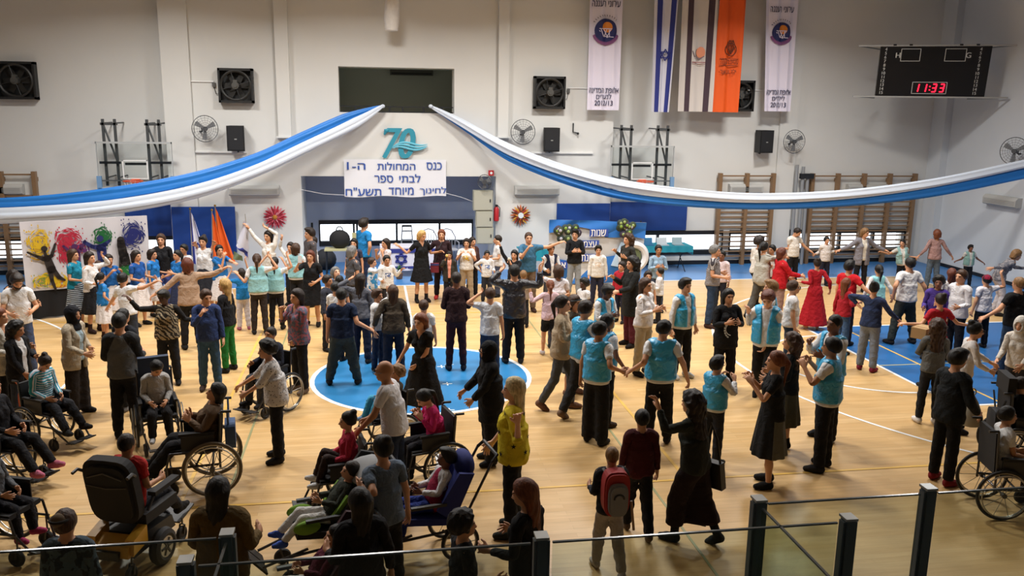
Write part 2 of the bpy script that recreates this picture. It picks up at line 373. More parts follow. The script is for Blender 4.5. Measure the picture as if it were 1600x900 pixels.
# loudspeakers ----------------------------------------------------------
M_spk = mat('black_speaker', '#101114', .6)
def speaker(px, py, Y, label, w=.44, h=.64, rz=0.0):
    p = at_y(px, py, Y-.2); t = thing('loudspeaker', label, 'loudspeaker', (p[0], Y-.2, p[2]), rz, 'black loudspeakers on the wall')
    b = MB().prism([(-w/2, -.2), (w/2, -.2), (w/2*.75, .15), (-w/2*.75, .15)], 'z', -h/2, h/2).build('cabinet', M_spk, t)
    MB().span((-w/2+.03, -.215, -h/2+.03), (w/2-.03, -.2, h/2-.03)).build('grille', mat('speaker_grille', '#1a1b1e', .8), t)
    MB().span((-.03, -.222, -.03), (.03, -.214, -.005)).build('badge', mat('badge_silver', '#9a9a98', .4), t)
    MB().tube([(0, .1, -h/2-.03), (0, .175, -h/2-.03), (0, .175, .1)], .02, 6).build('bracket', M_dark, t)
    return t
speaker(370, 216, YC, 'black loudspeaker on the wall left of the blue and white swag')
speaker(860, 218, YC, 'black loudspeaker below the extractor fan right of the banner emblem')
speaker(1192, 221, YB, 'black loudspeaker below the orange flag', rz=R(8))
for a, b, yy, lab in ((300, 386, 237, 'thin white cable shelf under the left loudspeaker'), (830, 926, 238.5, 'thin white cable shelf under the middle loudspeaker')):
    A, B = at_y(a, yy, YC), at_y(b, yy, YC); tag(MB().span((A[0], YC-.06, A[2]-.02), (B[0], YC, A[2]+.02)).build('cable_shelf', M_white), lab, 'shelf')
# cable bracket right of middle speaker
p = at_y(895, 205, YC); t = thing('wall_bracket', 'small black metal bracket right of the middle loudspeaker', 'bracket', (p[0], YC, p[2]))
MB().tube([(0, -.03, .22), (0, -.03, -.02), (.12, -.06, -.05)], .018, 6).build('arm', M_black, t); MB().ball((.13, -.08, -.06), .035).build('knob', M_black, t)
# heaters -----------------------------------------------------------------
M_ac = mat('ac_cream_plastic', '#b4b4b0', .6)
def heater(px0, px1, py, Y, label):
    A, B = at_y(px0, py, Y), at_y(px1, py, Y); w = B[0]-A[0]
    t = thing('wall_heater', label, 'heater', ((A[0]+B[0])/2, Y, A[2]), 0, 'long grey heaters on the wall')
    MB().prism([(-.2, -.1), (-.2, .06), (-.13, .13), (0, .13), (0, -.13), (-.16, -.13)], 'x', -w/2, w/2).build('casing', M_ac, t)
    for k in range(3): MB().span((-w/2+.05, -.206, -.07+.04*k), (w/2-.05, -.198, -.055+.04*k)).build('slat', mat('ac_slat', '#8f908d', .6), t)
    return t
heater(4, 39, 295, YB, 'grey wall heater behind the left climbing bars')
heater(359, 437, 297, YC, 'long grey wall heater left of the alcove')
heater(803, 872, 297, YC, 'long grey wall heater right of the alcove')
heater(1137, 1188, 294, YB, 'grey wall heater behind the middle climbing bars')
heater(1321, 1386, 294, YB, 'grey wall heater behind the right climbing bars')
A, B = at_x(1551, 310, XR), at_x(1591, 318, XR)
t = heater(803, 872, 297, YC, 'grey wall heater on the right side wall'); t.location = (XR, (A[1]+B[1])/2, (A[2]+B[2])/2); t.rotation_euler = (0, 0, R(-90))
# climbing bars --------------------------------------------------------------
def wall_bars(xs, label, z1=2.7):
    t = thing('wall_bars', label, 'wall bars', ((xs[0]+xs[-1])/2, YB, 0), 0, 'wooden climbing bars on the wall'); c = (xs[0]+xs[-1])/2
    for x in xs: MB().span((x-c-.05, -.2, 0), (x-c+.05, -.06, z1)).span((x-c-.05, -.06, z1-.25), (x-c+.05, 0, z1-.15)).span((x-c-.05, -.06, .3), (x-c+.05, 0, .38)).build('upright', M_wood, t)
    zs = [z1-.08, z1-.62]+[z1-.85-.145*k for k in range(12)]
    bar = None
    for a, b in zip(xs, xs[1:]):
        for z in zs:
            if z > .12: MB().span((a-c+.05, -.15, z-.02), (b-c-.05, -.11, z+.02)).build('bar', M_wood, t)
    return t
U = lambda px: at_y(px, 275, YB-.1)[0]
wall_bars([U(-88), U(-42), U(2), U(54)], 'wooden climbing bars at the left edge behind the splash painting')
wall_bars([U(1125), U(1167), U(1208)], 'two-bay wooden climbing bars right of the turquoise table')
wall_bars([U(1269), U(1309), U(1350), U(1390), U(1429)], 'wide four-bay wooden climbing bars near the right corner')
# volleyball posts leaning by the wall
t = thing('volleyball_posts', 'grey metal net posts standing against the white pier', 'post', (at_y(1248, 300, YB)[0], YB-.2, 0))
for dx, z in ((-.22, 2.95), (-.02, 2.9), (.14, 2.6)): MB().cyl((dx, -.05, 0), (dx, .0, z), .05, 12).build('post', mat('pale_grey_paint', '#8f9295', .5), t, True)
MB().span((-.12, -.08, 2.55), (.3, .02, 2.7)).build('crosspiece', M_dark, t)
# basketball hoops --------------------------------------------------------
M_or = mat('orange_rim', '#c8502a', .5); M_net = mat('white_net', '#dcdcd8', .8)
def hoop(X, label, sgn):
    Y0 = 22.85; t = thing('basketball_hoop', label, 'hoop', (X, Y0, 0), 0, 'wall mounted basketball hoops'); w, z0, z1 = .9, 2.35, 3.5
    g = MB(); g.span((-w, 0, z1-.045), (w, .05, z1)).span((-w, 0, z0), (w, .05, z0+.02)).span((-w, 0, z0), (-w+.018, .05, z1)).span((w-.018, 0, z0), (w, .05, z1)); g.build('board_edge', mat('board_edge_grey', '#a9acac', .6), t)
    MB().span((-w+.04, .015, z0+.04), (w-.04, .03, z1-.05)).build('board_pane', glassy('backboard_acrylic', (.93, .95, .95), .04), t)
    g = MB(); g.span((-.3, -.005, 2.6), (-.275, .014, 3.05)).span((.275, -.005, 2.6), (.3, .014, 3.05)).span((-.3, -.005, 3.025), (.3, .014, 3.05)).span((-.3, -.005, 2.58), (.3, .014, 2.6)); g.build('target_square', M_white, t)
    for x0, x1, z in ((-.85, -.35, 2.98), (-.25, .25, 2.95), (.35, .85, 2.98)): MB().span((x0, .05, z-.03), (x1, .12, z+.03)).build('cross_bar', M_dark, t)
    MB().span((-w, .02, 2.52), (w, .06, 2.55)).build('lower_bar', M_steel, t)
    MB().ring((0, -.3, 2.55), .225, .016, 'z', 24, 6).span((-.1, -.08, 2.48), (.1, .02, 2.58)).build('rim', M_or, t, True)
    g = MB()
    for k in range(12):
        a = 2*math.pi*k/12
        for d in (.26, -.26): g.tube([(.22*math.cos(a), -.3+.22*math.sin(a), 2.54), (.15*math.cos(a+d), -.3+.15*math.sin(a+d), 2.36), (.12*math.cos(a+2*d), -.3+.12*math.sin(a+2*d), 2.2)], .005, 3, cap=False)
    g.build('net', M_net, t)
    MB().span((-w-.03, -.02, z0-.06), (-w+.08, .06, z0+.3)).span((w-.08, -.02, z0-.06), (w+.03, .06, z0+.3)).span((-w, -.02, z0-.06), (-.2, .06, z0+.0)).span((.2, -.02, z0-.06), (w, .06, z0)).build('edge_padding', mat('pale_blue_padding', '#6f93b8', .6), t)
    for x in ((-.58, .46) if sgn < 0 else (-.46, .58)):
        g = MB()
        for dx in (0, .28): g.span((x-.14+dx-.03, .1, 2.4), (x-.14+dx+.03, .16, 4.05))
        g.tube([(x-.14, .13, 3.95), (x+.14, .13, 3.0)], .025, 6).span((x-.2, .1, 3.9), (x+.2, .16, 3.96))
        for dx in (0, .28):
            for z in (3.95, 2.6): g.tube([(x-.14+dx, .13, z), (x-.14+dx, .92, z)], .02, 6)
        g.build('lattice_arm', mat('lattice_grey', '#4b4e50', .5, metal=.3), t)
    return t
hoop(-6.62, 'clear basketball backboard and orange rim left of the pier', -1)
hoop(6.58, 'clear basketball backboard and orange rim right of the middle wall', 1)
# wall pads -------------------------------------------------------------------
def pad(label, panels):
    t = thing('wall_pad', label, 'wall pad', ((panels[0][0]+panels[-1][1])/2, panels[0][2], 0)); c = (panels[0][0]+panels[-1][1])/2; y0 = panels[0][2]
    for x0, x1, Y, z0, z1 in panels: MB().span((x0-c+.01, Y-y0-.06, z0), (x1-c-.01, Y-y0, z1)).build('pad_panel', M_pad, t)
X = lambda px, Y: at_y(px, 330, Y)[0]
pad('dark blue wall padding behind the standing flags', [(X(195, YB), -5.96, YB, 1.0, 1.82), (-5.94, X(368, YC-.1), YC-.1, .55, 1.82)])
pad('dark blue wall padding above the blue anniversary banner', [(X(869, YC), 5.87, YC, .55, 1.86), (5.9, X(1073, YB), YB, 1.03, 1.86)])
# booth opening contents ----------------------------------------------------------
p = at_y(641, 115, 25.6); t = thing('booth_air_conditioner', 'dark air conditioner inside the upper booth opening', 'air conditioner', (p[0]+.05, 25.98, p[2]+.06))
MB().span((-.62, -.25, -.1), (.62, 0, .1)).build('casing', mat('dim_ac', '#55554f', .7), t); MB().span((-.58, -.255, -.08), (.58, -.25, -.03)).build('outlet', M_black, t)
t = thing('booth_railing', 'low black railing along the upper booth opening', 'railing', (-.065, YC+.2, 4.29))
MB().span((-1.5, -.02, .14), (1.5, .02, .17)).build('top_rail', M_black, t); MB().span((-1.5, -.02, .0), (1.5, .02, .03)).build('bottom_rail', M_black, t)
for x in (-1.1, -.2, .15, .7, 1.2): MB().span((x-.025, -.02, .03), (x+.025, .02, .14)).build('post', M_black, t)
# hanging white cloth roll at the top
p = at_y(610, 20, 22.8); g = MB(); n = 12
t = thing('hanging_cloth', 'crumpled white cloth hanging down at the top of the picture', 'cloth', (p[0]+.05, 22.8, 0))
pts = [(-.02, 0, 7.9), (-.04, 0, 7.4), (.0, -.02, 7.05), (-.02, 0, 6.6), (-.03, 0, 6.34)]
MB().tube(pts, [.1, .15, .18, .2, .17], 9).build('cloth_roll', mat('crumpled_white_cloth', '#e0dcd6', .9, noise=.15, nscale=9, bump=.6), t, True)
MB().tube([(-.13, .05, 7.9), (-.16, .03, 7.3), (-.14, 0, 7.15)], [.05, .07, .02], 7).build('cloth_end', mat('crumpled_white_cloth', '#e0dcd6', .9, noise=.15, nscale=9, bump=.6), t, True)
# electrical boxes ----------------------------------------------------------
M_ebox = mat('beige_metal_box', '#a3a292', .6)
for (a, b, c, d, lab) in ((740, 298, 770, 329, 'upper beige electrical cabinet right of the alcove'), (744, 330, 770, 355, 'middle beige electrical cabinet right of the alcove'), (745, 356, 771, 381, 'lowest beige electrical cabinet right of the alcove')):
    A, B = at_y(a, b, YC-.25), at_y(c, d, YC-.25); cx = (A[0]+B[0])/2; w = (B[0]-A[0])/2; h = (A[2]-B[2])/2
    t = thing('electrical_cabinet', lab, 'cabinet', (cx, YC-.25, (A[2]+B[2])/2), 0, 'beige electrical cabinets')
    MB().span((-w, 0, -h), (w, .25, h)).build('body', M_ebox, t); MB().span((-w+.02, -.015, -h+.02), (w-.02, 0, h-.02)).build('door', mat('beige_metal_door', '#acab9c', .55), t); MB().span((w-.09, -.03, -.04), (w-.06, -.015, .04)).build('latch', M_black, t)
M_red = mat('signal_red', '#b3202a', .45)
p = at_y(767, 270, YC); t = thing('fire_alarm_box', 'small red fire alarm box above the electrical cabinets', 'alarm', (p[0], YC, p[2]))
MB().span((-.07, -.08, -.07), (.07, 0, .07)).build('body', M_red, t); MB().disc((0, -.085, 0), .035, 'y', .01).build('button', M_white, t)
p = at_y(774, 333, YC-.05); t = thing('fire_extinguisher', 'red fire extinguisher hanging beside the electrical cabinets', 'fire extinguisher', (p[0]+.02, YC-.1, p[2]))
MB().tube([(0, 0, -.22), (0, 0, -.2), (0, 0, .12), (0, 0, .18), (0, 0, .2)], [.05, .075, .075, .04, .03], 12).build('cylinder', M_red, t, True); MB().span((-.03, -.06, .2), (.03, .04, .24)).build('valve', M_black, t); MB().tube([(.03, 0, .22), (.1, 0, .15), (.09, 0, -.1)], .012, 6).build('hose', M_black, t); MB().span((-.02, .06, -.05), (.02, .1, .05)).build('bracket', M_black, t)
# paper flower and wreath ------------------------------------------------------
def flower(px, py, label, cols, core, rad, two):
    p = at_y(px, py, YC-.03); t = thing('paper_flower', label, 'decoration', (p[0], YC-.03, p[2])); n = 20
    for ring_, (r0, r1, yy) in enumerate(((rad*.35, rad, -.02), (rad*.25, rad*.78, -.05), (rad*.1, rad*.5, -.08))):
        for k in range(n if ring_ < 2 else 12):
            nn = n if ring_ < 2 else 12; a = 2*math.pi*(k+.5*ring_)/nn; c, s_ = math.cos(a), math.sin(a); w = r1*2.4/nn
            poly = [(c*u-s_*v, s_*u+c*v) for u, v in ((r0, -w*.3), (r1*.8, -w*.55), (r1*random.uniform(.93, 1.05), 0), (r1*.8, w*.55), (r0, w*.3))]
            MB().prism(poly, 'y', yy-.012, yy).build('petal', mat('petal_paper', cols[(k+ring_) % len(cols)], .8), t)
    if core: MB().ball((0, -.09, 0), (rad*.2, .04, rad*.2)).build('flower_core', mat('petal_core', core, .8), t, True)
    else: MB().disc((0, -.1, 0), rad*.26, 'y', .01).build('centre_disc', mat('pale_disc', '#d9e0e4', .7), t)
flower(430, 339, 'big red paper flower on the wall left of the alcove', ['#b3283d', '#c4485a', '#9d1f35', '#d7808c'], '#b0752a', .33, 0)
flower(813, 336, 'orange and brown paper wreath on the wall right of the alcove', ['#c0602a', '#7a3a22', '#d9a03a', '#a33a2c', '#5d3a28'], None, .3, 1)
# anniversary emblem "70" and the white paper banner -----------------------------
M_teal = mat('teal_cutout', '#2b8aa0', .6); M_teal2 = mat('light_teal_cutout', '#5fb3c8', .6); M_ink = mat('blue_ink', '#2c4f9c', .7)
p = at_y(630, 224, YC-.07); t = thing('anniversary_emblem', 'teal number seventy with waves above the white banner', 'emblem', (p[0], YC-.07, p[2]))
lettering('digit', '7', M_teal, t, (-.29, 0, 0), .5, .8, .03, .35, depth=.02); lettering('digit', '0', M_teal, t, (.1, 0, 0), .42, .8, .03, .2, depth=.02)
MB().tube([(-.5, 0, .22), (-.45, 0, .33), (-.38, 0, .36)], [.02, .06, .03], 8).build('flourish', M_teal, t)
for k in range(3):
    pts = []; rr = []
    for i in range(15):
        u = i/14; pts.append((-.3+u*.95, -.025, -.1-.05*k+.14*u+.09*math.sin(u*5.2+.4*k)*(1-.3*u))); rr.append(.004+.03*math.sin(math.pi*u)**.7)
    MB().tube(pts, rr, 6).build('wave', M_teal2, t, True)
A, B = at_y(537, 249, YC-.06), at_y(697, 307, YC-.06); bw, bh = B[0]-A[0], A[2]-B[2]
t = thing('paper_banner', 'white paper banner with three lines of blue Hebrew lettering', 'banner', ((A[0]+B[0])/2, YC-.06, (A[2]+B[2])/2))
rip = lambda x, z: .012*math.sin(x*7+z*3)
g = MB(); nx, nz = 24, 6
vs = [((i/nx-.5)*bw, rip((i/nx-.5)*bw, 0), (j/nz-.5)*bh-.02*math.sin(i*.5)*(j == 0)) for i in range(nx+1) for j in range(nz+1)]
vs += [(x, y+.006, z) for x, y, z in vs]; K = (nx+1)*(nz+1)
fs = []
for i in range(nx):
    for j in range(nz):
        a = i*(nz+1)+j; fs += [(a, a+nz+1, a+nz+2, a+1), (a+K, a+1+K, a+nz+2+K, a+nz+1+K)]
g.add(vs, fs).build('paper_sheet', mat('white_paper', '#dcdde2', .8), t, True)
wp_ = lambda x, y, z: (x, y+rip(x, 0), z)
def row(body, x0, x1, z, h):
    cx = ((x0+x1)/2-617)/160*bw; w = (x1-x0)/160*bw
    lettering('lettering', body, M_ink, t, (cx, -.016, z), w, h, .014, warp=wp_, depth=.012)
row('סנכ', 666, 690, bh*.33, .2); row('תולוחמה', 589, 648, bh*.33, .21); row('ה-1'[::-1], 542, 570, bh*.33, .2)
row('רפס', 584, 613, -.02, .19); row('יתבל', 623, 656, .0, .22)
row('ךוניחל', 655, 697, -bh*.35, .23); row('דחוימ', 606, 645, -bh*.35, .2); row('ח"עשת', 539, 594, -bh*.36, .22)
# strings of the banner
MB().tube([at_y(469, 296, YC-.05), at_y(505, 303, YC-.05), at_y(538, 305, YC-.06)], .006, 4).build('string', M_white, t).matrix_parent_inverse = Matrix.Translation(-Vector(t.location))
MB().tube([at_y(697, 302, YC-.06), at_y(720, 308, YC-.05), at_y(742, 316, YC-.05)], .006, 4).build('string', M_white, t).matrix_parent_inverse = Matrix.Translation(-Vector(t.location))

# fabric swags -------------------------------------------------------------------
def sweep_cloth(name, m, parent, path, hh, dd, ph=0.0, pleats=5):
    P = [Vector(q) for q in path]; out = []; per = 10
    for i in range(len(P)-1):
        p0, p1, p2, p3 = P[max(i-1, 0)], P[i], P[i+1], P[min(i+2, len(P)-1)]
        for k in range(per):
            u = k/per; out.append((.5*((2*p1)+(p2-p0)*u+(2*p0-5*p1+4*p2-p3)*u*u+(3*p1-p0-3*p2+p3)*u**3), i+u))
    out.append((P[-1], len(P)-1.0)); N = len(out); n = 36; vs = []
    for i, (q, tt) in enumerate(out):
        tg = (out[min(i+1, N-1)][0]-out[max(i-1, 0)][0]).normalized(); sx = tg.cross(Vector((0, 0, 1))).normalized(); up = sx.cross(tg)
        k = int(min(tt, len(hh)-1.001)); u = tt-k; H = hh[k]*(1-u)+hh[k+1]*u
        for j in range(n):
            a = 2*math.pi*j/n; r_ = 1+.16*math.sin(pleats*a*1.0+ph+tt*.5)+.05*math.sin(11*a+tt)
            vs.append(q+up*(H*math.sin(a)*r_)+sx*(min(dd, H*.6)*math.cos(a)*r_))
    fs = [(i*n+j, i*n+(j+1) % n, (i+1)*n+(j+1) % n, (i+1)*n+j) for i in range(N-1) for j in range(n)]+[tuple(range(n)), tuple((N-1)*n+j for j in range(n))]
    return MB().add(vs, fs).build(name, m, parent, True)
M_swb, M_sww = mat('blue_satin', '#1c74c6', .5, noise=.08, nscale=2), mat('white_satin', '#cfd9e6', .55)
t = thing('fabric_swag', 'blue and white fabric swag sweeping down to the left', 'swag', (0, 0, 0), 0, 'blue and white fabric swags')
L_ = lambda a: [tuple(at_y(x, y, Y)) for x, y, Y in a]
sweep_cloth('blue_cloth', M_swb, t, L_([(597, 166, 23.3), (540, 186, 23.1), (470, 218, 22.8), (400, 250, 22.5), (300, 281, 22.2), (175, 304, 22.0), (60, 316, 21.9), (-60, 320, 21.8), (-200, 316, 21.7)]), [.03, .13, .15, .15, .16, .17, .15, .14, .14], .1)
sweep_cloth('white_cloth', M_sww, t, L_([(599, 165, 23.2), (556, 192, 23.0), (480, 229, 22.7), (400, 266, 22.4), (300, 300, 22.1), (175, 323, 21.9), (60, 334, 21.8), (-60, 338, 21.7), (-200, 334, 21.6)]), [.03, .12, .13, .14, .16, .16, .17, .17, .17], .1, 1.0)
MB().ball(tuple(at_y(598, 166, 23.25)), (.06, .05, .05)).build('knot', M_sww, t, True)
t = thing('fabric_swag', 'white and blue fabric swag sweeping down to the right', 'swag', (0, 0, 0), 0, 'blue and white fabric swags')
sweep_cloth('white_cloth', M_sww, t, L_([(672, 166, 23.3), (720, 191, 23.2), (800, 235, 22.8), (900, 271, 22.3), (1000, 293, 21.95), (1150, 308, 21.6), (1300, 305, 21.0), (1450, 287, 20.2), (1600, 256, 19.4), (1640, 247, 18.9)]), [.03, .09, .13, .13, .13, .12, .11, .1, .09, .09], .1, .5)
sweep_cloth('blue_cloth', M_swb, t, L_([(674, 167, 23.35), (728, 200, 23.3), (800, 246, 22.9), (900, 286, 22.4), (1000, 310, 22.05), (1150, 321, 21.7), (1300, 317, 21.1), (1450, 300, 20.3), (1600, 270, 19.5), (1640, 261, 18.95)]), [.03, .08, .12, .11, .09, .09, .11, .14, .15, .15], .1, 1.6)
MB().ball(tuple(at_y(673, 166, 23.25)), (.06, .05, .05)).build('knot', M_sww, t, True)

# hanging banners and flags --------------------------------------------------------
def hang(name, label, cat, x_top, x_bot, z1, z0, w1, w0, Y, m, amp=.03, freq=9.0, group=None):
    t = thing(name, label, cat, ((x_top+x_bot)/2, Y, 0), 0, group); cx = (x_top+x_bot)/2
    def W(u, v):      # u -.5...5 across, v 0 bottom .. 1 top
        x = (x_bot-cx)*(1-v)+(x_top-cx)*v + u*(w0*(1-v)+w1*v); return (x, amp*math.sin(u*freq*2+v*1.5)+amp*.4*math.sin(u*freq*4.3+v*3), z0+(z1-z0)*v)
    def sheet(nm, mm, u0, u1, off=0.0, v0=0.0, v1=1.0, nu=18, nv=14):
        g = MB(); vs = [];
        for k in (0, 1):
            for i in range(nu+1):
                for j in range(nv+1):
                    x, y, z = W(u0+(u1-u0)*i/nu, v0+(v1-v0)*j/nv); vs.append((x, y-off+k*.004, z))
        K = (nu+1)*(nv+1); fs = []
        for i in range(nu):
            for j in range(nv):
                a = i*(nv+1)+j; q = (a, a+nv+1, a+nv+2, a+1); fs += [q, tuple(b+K for b in q[::-1])]
        return g.add(vs, fs).build(nm, mm, t, True)
    sheet('cloth', m, -.5, .5)
    return t, W, sheet
M_ban = mat('white_banner_cloth', '#dcd6e6', .75); M_navy = mat('navy_print', '#1b2158', .7); M_orp = mat('orange_print', '#d9822b', .7); M_txt = mat('dark_blue_print', '#23264a', .7); M_rib = mat('purple_print', '#7c4a78', .7); M_ribl = mat('pale_print', '#e2d9ea', .7)
def club_banner(pt0, pt1, pb0, pb1, ypx, Y, label, mid, text_top, zl):
    top = at_y((pt0+pt1)/2, -30, Y); xt0, xt1 = at_y(pt0, 10, Y), at_y(pt1, 10, Y); xb0, xb1 = at_y(pb0, ypx, Y), at_y(pb1, ypx, Y)
    z1, z0 = 7.9, (xb0[2]+xb1[2])/2
    t, W, sheet = hang('club_banner', label, 'banner', (xt0[0]+xt1[0])/2, (xb0[0]+xb1[0])/2, z1, z0, xt1[0]-xt0[0], xb1[0]-xb0[0], Y, M_ban, .025, 8, 'white club banners'); w = xb1[0]-xb0[0]; H = z1-z0
    def warp(x, y, z):
        v = (z-z0)/H; q = W(0, v); u = (x-q[0])/w; return (x, W(max(-.5, min(.5, u)), v)[1]+y-.03, z)
    cx = lambda z: W(0, (z-z0)/H)[0]
    def T(body, py, h, wf): z = at_y(pb0, py, Y)[2]; lettering('lettering', body, M_txt, t, (cx(z), 0, z), w*wf, h, .02, warp=warp, depth=.006)
    T('הננער ינוריע', text_top, .15, .86); T('הנידמה תפולא', zl, .16, .92); T(mid, zl+10, .14, .46); T('2012/13', zl+20.5, .13, .55)
    zc = at_y(pb0, zl-93, Y)[2]; c = cx(zc); rad = w*.34
    def disc(nm, mm, r_, off, dx=0.0, dz=0.0, sy=1.0, a0=0.0, a1=2*math.pi):
        n = 28; g = MB(); ring_ = [(c+dx+r_*math.cos(a0+(a1-a0)*i/n), zc+dz+r_*sy*math.sin(a0+(a1-a0)*i/n)) for i in range(n+1)]
        vs = [warp(c+dx+(x-c-dx)*q/5, -off, zc+dz+(z-zc-dz)*q/5) for q in range(6) for x, z in ring_]; m_ = n+1
        g.add(vs, [(q*m_+i, q*m_+i+1, (q+1)*m_+i+1, (q+1)*m_+i) for q in range(5) for i in range(n)]).build(nm, mm, t)
    disc('emblem_disc', M_navy, rad, .006); disc('emblem_ball', M_orp, rad*.45, .012, .04, rad*.28)
    def strokes(nm, mm, segs, r_=.01, off=.018): 
        g = MB()
        for s_ in segs: g.tube([warp(c+rad*x, -off, zc+rad*z) for x, z in s_], r_, 4)
        g.build(nm, mm, t)
    strokes('emblem_hoop', M_ribl, [[(-.6, .15), (.55, .15)], [(-.45, .1), (-.2, -.5)], [(-.2, .1), (.2, -.6)], [(.1, .1), (-.15, -.55)], [(.45, .1), (.1, -.6)], [(-.6, .0), (0, -.5), (.7, -.55)], [(.3, .1), (.35, -.5)]])
    pts = [(1.05*math.cos(a), -.15+.95*math.sin(a)) for a in np.linspace(math.pi*1.08, math.pi*1.92, 12)]
    strokes('emblem_ribbon', M_rib, [pts], .045, .01)
    g = MB()
    for a in np.linspace(.25*math.pi, .8*math.pi, 11): g.tube([warp(c+rad*1.2*math.cos(a), -.012, zc+rad*1.2*math.sin(a)), warp(c+rad*1.34*math.cos(a+.03), -.012, zc+rad*1.34*math.sin(a+.03))], .012, 4)
    g.build('emblem_lettering', mat('grey_print', '#8d8797', .7), t)
    MB().cyl((W(-.5, 1)[0]-.05, 0, z1), (W(.5, 1)[0]+.05, 0, z1), .02, 8).build('hanging_rod', M_steel, t)
    return t
club_banner(921, 973, 917, 967, 172, 23.1, 'white club banner left of the hanging flags, year 2012/13', 'םירענל', 5, 140)
club_banner(1195, 1247, 1194, 1235, 174, 23.3, 'white club banner right of the orange flag, year 2012/13', 'םידליל', 14, 143)
M_flw, M_flb = mat('white_flag_cloth', '#cfcfdc', .75), mat('flag_blue', '#26307e', .75)
def star(g, c, r_, th, wf):
    for k in (0, 1):
        P = [(c[0]+r_*math.cos(math.pi/2+math.pi*k+2*math.pi*i/3), c[1]+r_*math.sin(math.pi/2+math.pi*k+2*math.pi*i/3)) for i in range(3)]
        for i in range(3): g.tube([wf(*P[i]), wf(*P[(i+1) % 3])], th, 4)
def long_flag(t0, t1, b0, b1, yb, Y, label, m, stripes, sm):
    a, b, c, d = at_y(t0, 5, Y), at_y(t1, 5, Y), at_y(b0, yb, Y), at_y(b1, yb, Y); z1 = 7.9; z0 = c[2]
    t, W, sheet = hang('long_flag', label, 'flag', (a[0]+b[0])/2, (c[0]+d[0])/2, z1, z0, b[0]-a[0], d[0]-c[0], Y, m, .04, 5, 'long flags hanging from the ceiling beam')
    for (u0, u1) in stripes: sheet('stripe', sm, u0, u1, .005, nu=4)
    MB().cyl((W(-.5, 1)[0]-.05, 0, z1), (W(.5, 1)[0]+.05, 0, z1), .02, 8).build('hanging_rod', M_steel, t)
    return t, W, z0, z1
t, W, z0, z1 = long_flag(1022, 1061, 1019, 1044, 175, 23.1, 'long white flag with two blue stripes and a blue star', M_flw, ((-.38, -.16), (.22, .42)), M_flb)
zc = at_y(1037, 86, 23.1)[2]; g = MB(); star(g, (0, 0), .15, .016, lambda x, z: (W(.0, (zc-z0)/(z1-z0))[0]+.03+x, -.06, zc+z)); g.build('star', M_flb, t)
t, W, z0, z1 = long_flag(1066, 1124, 1060, 1112, 174, 23.12, 'long white flag with two brown stripes and a small orange emblem', mat('cream_flag_cloth', '#cdc6c0', .8), ((-.34, -.2), (.22, .38)), mat('brown_flag_stripe', '#43323c', .8))
zc = at_y(1090, 82, 23.1)[2]; x0 = W(0, (zc-z0)/(z1-z0))[0]
MB().ball((x0+.05, -.05, zc), (.13, .012, .15), 14, 8).build('emblem', mat('salmon_print', '#d98d6c', .8), t, True); MB().tube([(x0-.18, -.05, zc+.04), (x0-.12, -.05, zc-.1), (x0+.02, -.06, zc-.17), (x0+.15, -.06, zc-.1)], .014, 5).build('emblem_hand', mat('grey_purple_print', '#7a6c78', .8), t); MB().span((x0-.18, -.055, zc-.27), (x0+.2, -.045, zc-.25)).span((x0-.18, -.055, zc-.31), (x0+.2, -.045, zc-.3)).build('emblem_line', mat('red_print', '#8d4a4a', .8), t)
t, W, z0, z1 = long_flag(1125, 1166, 1112, 1152, 175, 23.05, 'long plain orange flag with a dark printed crest', mat('orange_flag_cloth', '#e2580f', .7), (), None)
zc = at_y(1138, 78, 23.1)[2]; x0 = W(0, (zc-z0)/(z1-z0))[0]; M_cr = mat('brown_print', '#6b3320', .8)
g = MB()
for k in range(5):
    a = -.9+.45*k; g.tube([(x0+.02, -.06, zc-.12), (x0+.02+.16*math.sin(a), -.06, zc+.08), (x0+.02+.1*math.sin(a*.6), -.06, zc+.25)], .014, 4)
g.ring((x0+.02, -.06, zc), .16, .012, 'y', 18, 4).build('crest', M_cr, t)
lettering('lettering', 'הננער תייריע', M_cr, t, (x0, -.075, zc-.33), .5, .12, .01); lettering('lettering', 'רעונו דלי', M_cr, t, (x0-.03, -.075, zc-.58), .46, .14, .01)
MB().span((x0-.28, -.06, zc-.25), (x0+.26, -.05, zc-.235)).span((x0-.28, -.06, zc-.43), (x0+.26, -.05, zc-.415)).build('crest_rule', M_cr, t)
a, b = at_y(905, 0, 23.1), at_y(1262, 0, 23.1); tag(MB().span((a[0], 23.02, 7.9), (b[0], 23.2, 8.2)).build('ceiling_beam', M_wood), 'brown wooden beam above the hanging flags', 'beam')

# scoreboard across the corner ------------------------------------------------------------
A, B = at_y(1367, 150, 22.3), at_y(1537, 150, 21.2); A2 = at_y(1372, 72, 22.3)
sc_w = math.hypot(B[0]-A[0], B[1]-A[1]); sc_h = 1.32; rz = math.atan2(B[1]-A[1], B[0]-A[0])
t = thing('scoreboard', 'black electronic scoreboard with red clock digits in the corner', 'scoreboard', ((A[0]+B[0])/2, (A[1]+B[1])/2, (A[2]+B[2])/2), rz)
M_led = mat('red_led', '#ff1d38', .5, emit=2.6); M_pr = mat('white_print', '#c9c9c4', .6)
tilt = R(9); 
g = MB(); g.box((0, 0, sc_h/2), (sc_w, .14, sc_h)); body = g.build('board', mat('black_board', '#0c0c0d', .4), t); body.rotation_euler = (tilt, 0, 0)
def frame(x0, x1, z0, z1, th=.014):
    g = MB(); g.span((x0, -.08, z0), (x1, -.07, z0+th)).span((x0, -.08, z1-th), (x1, -.07, z1)).span((x0, -.08, z0), (x0+th, -.07, z1)).span((x1-th, -.08, z0), (x1, -.07, z1)); g.build('digit_frame', M_pr, body)
sx = lambda u: (u-.5)*sc_w
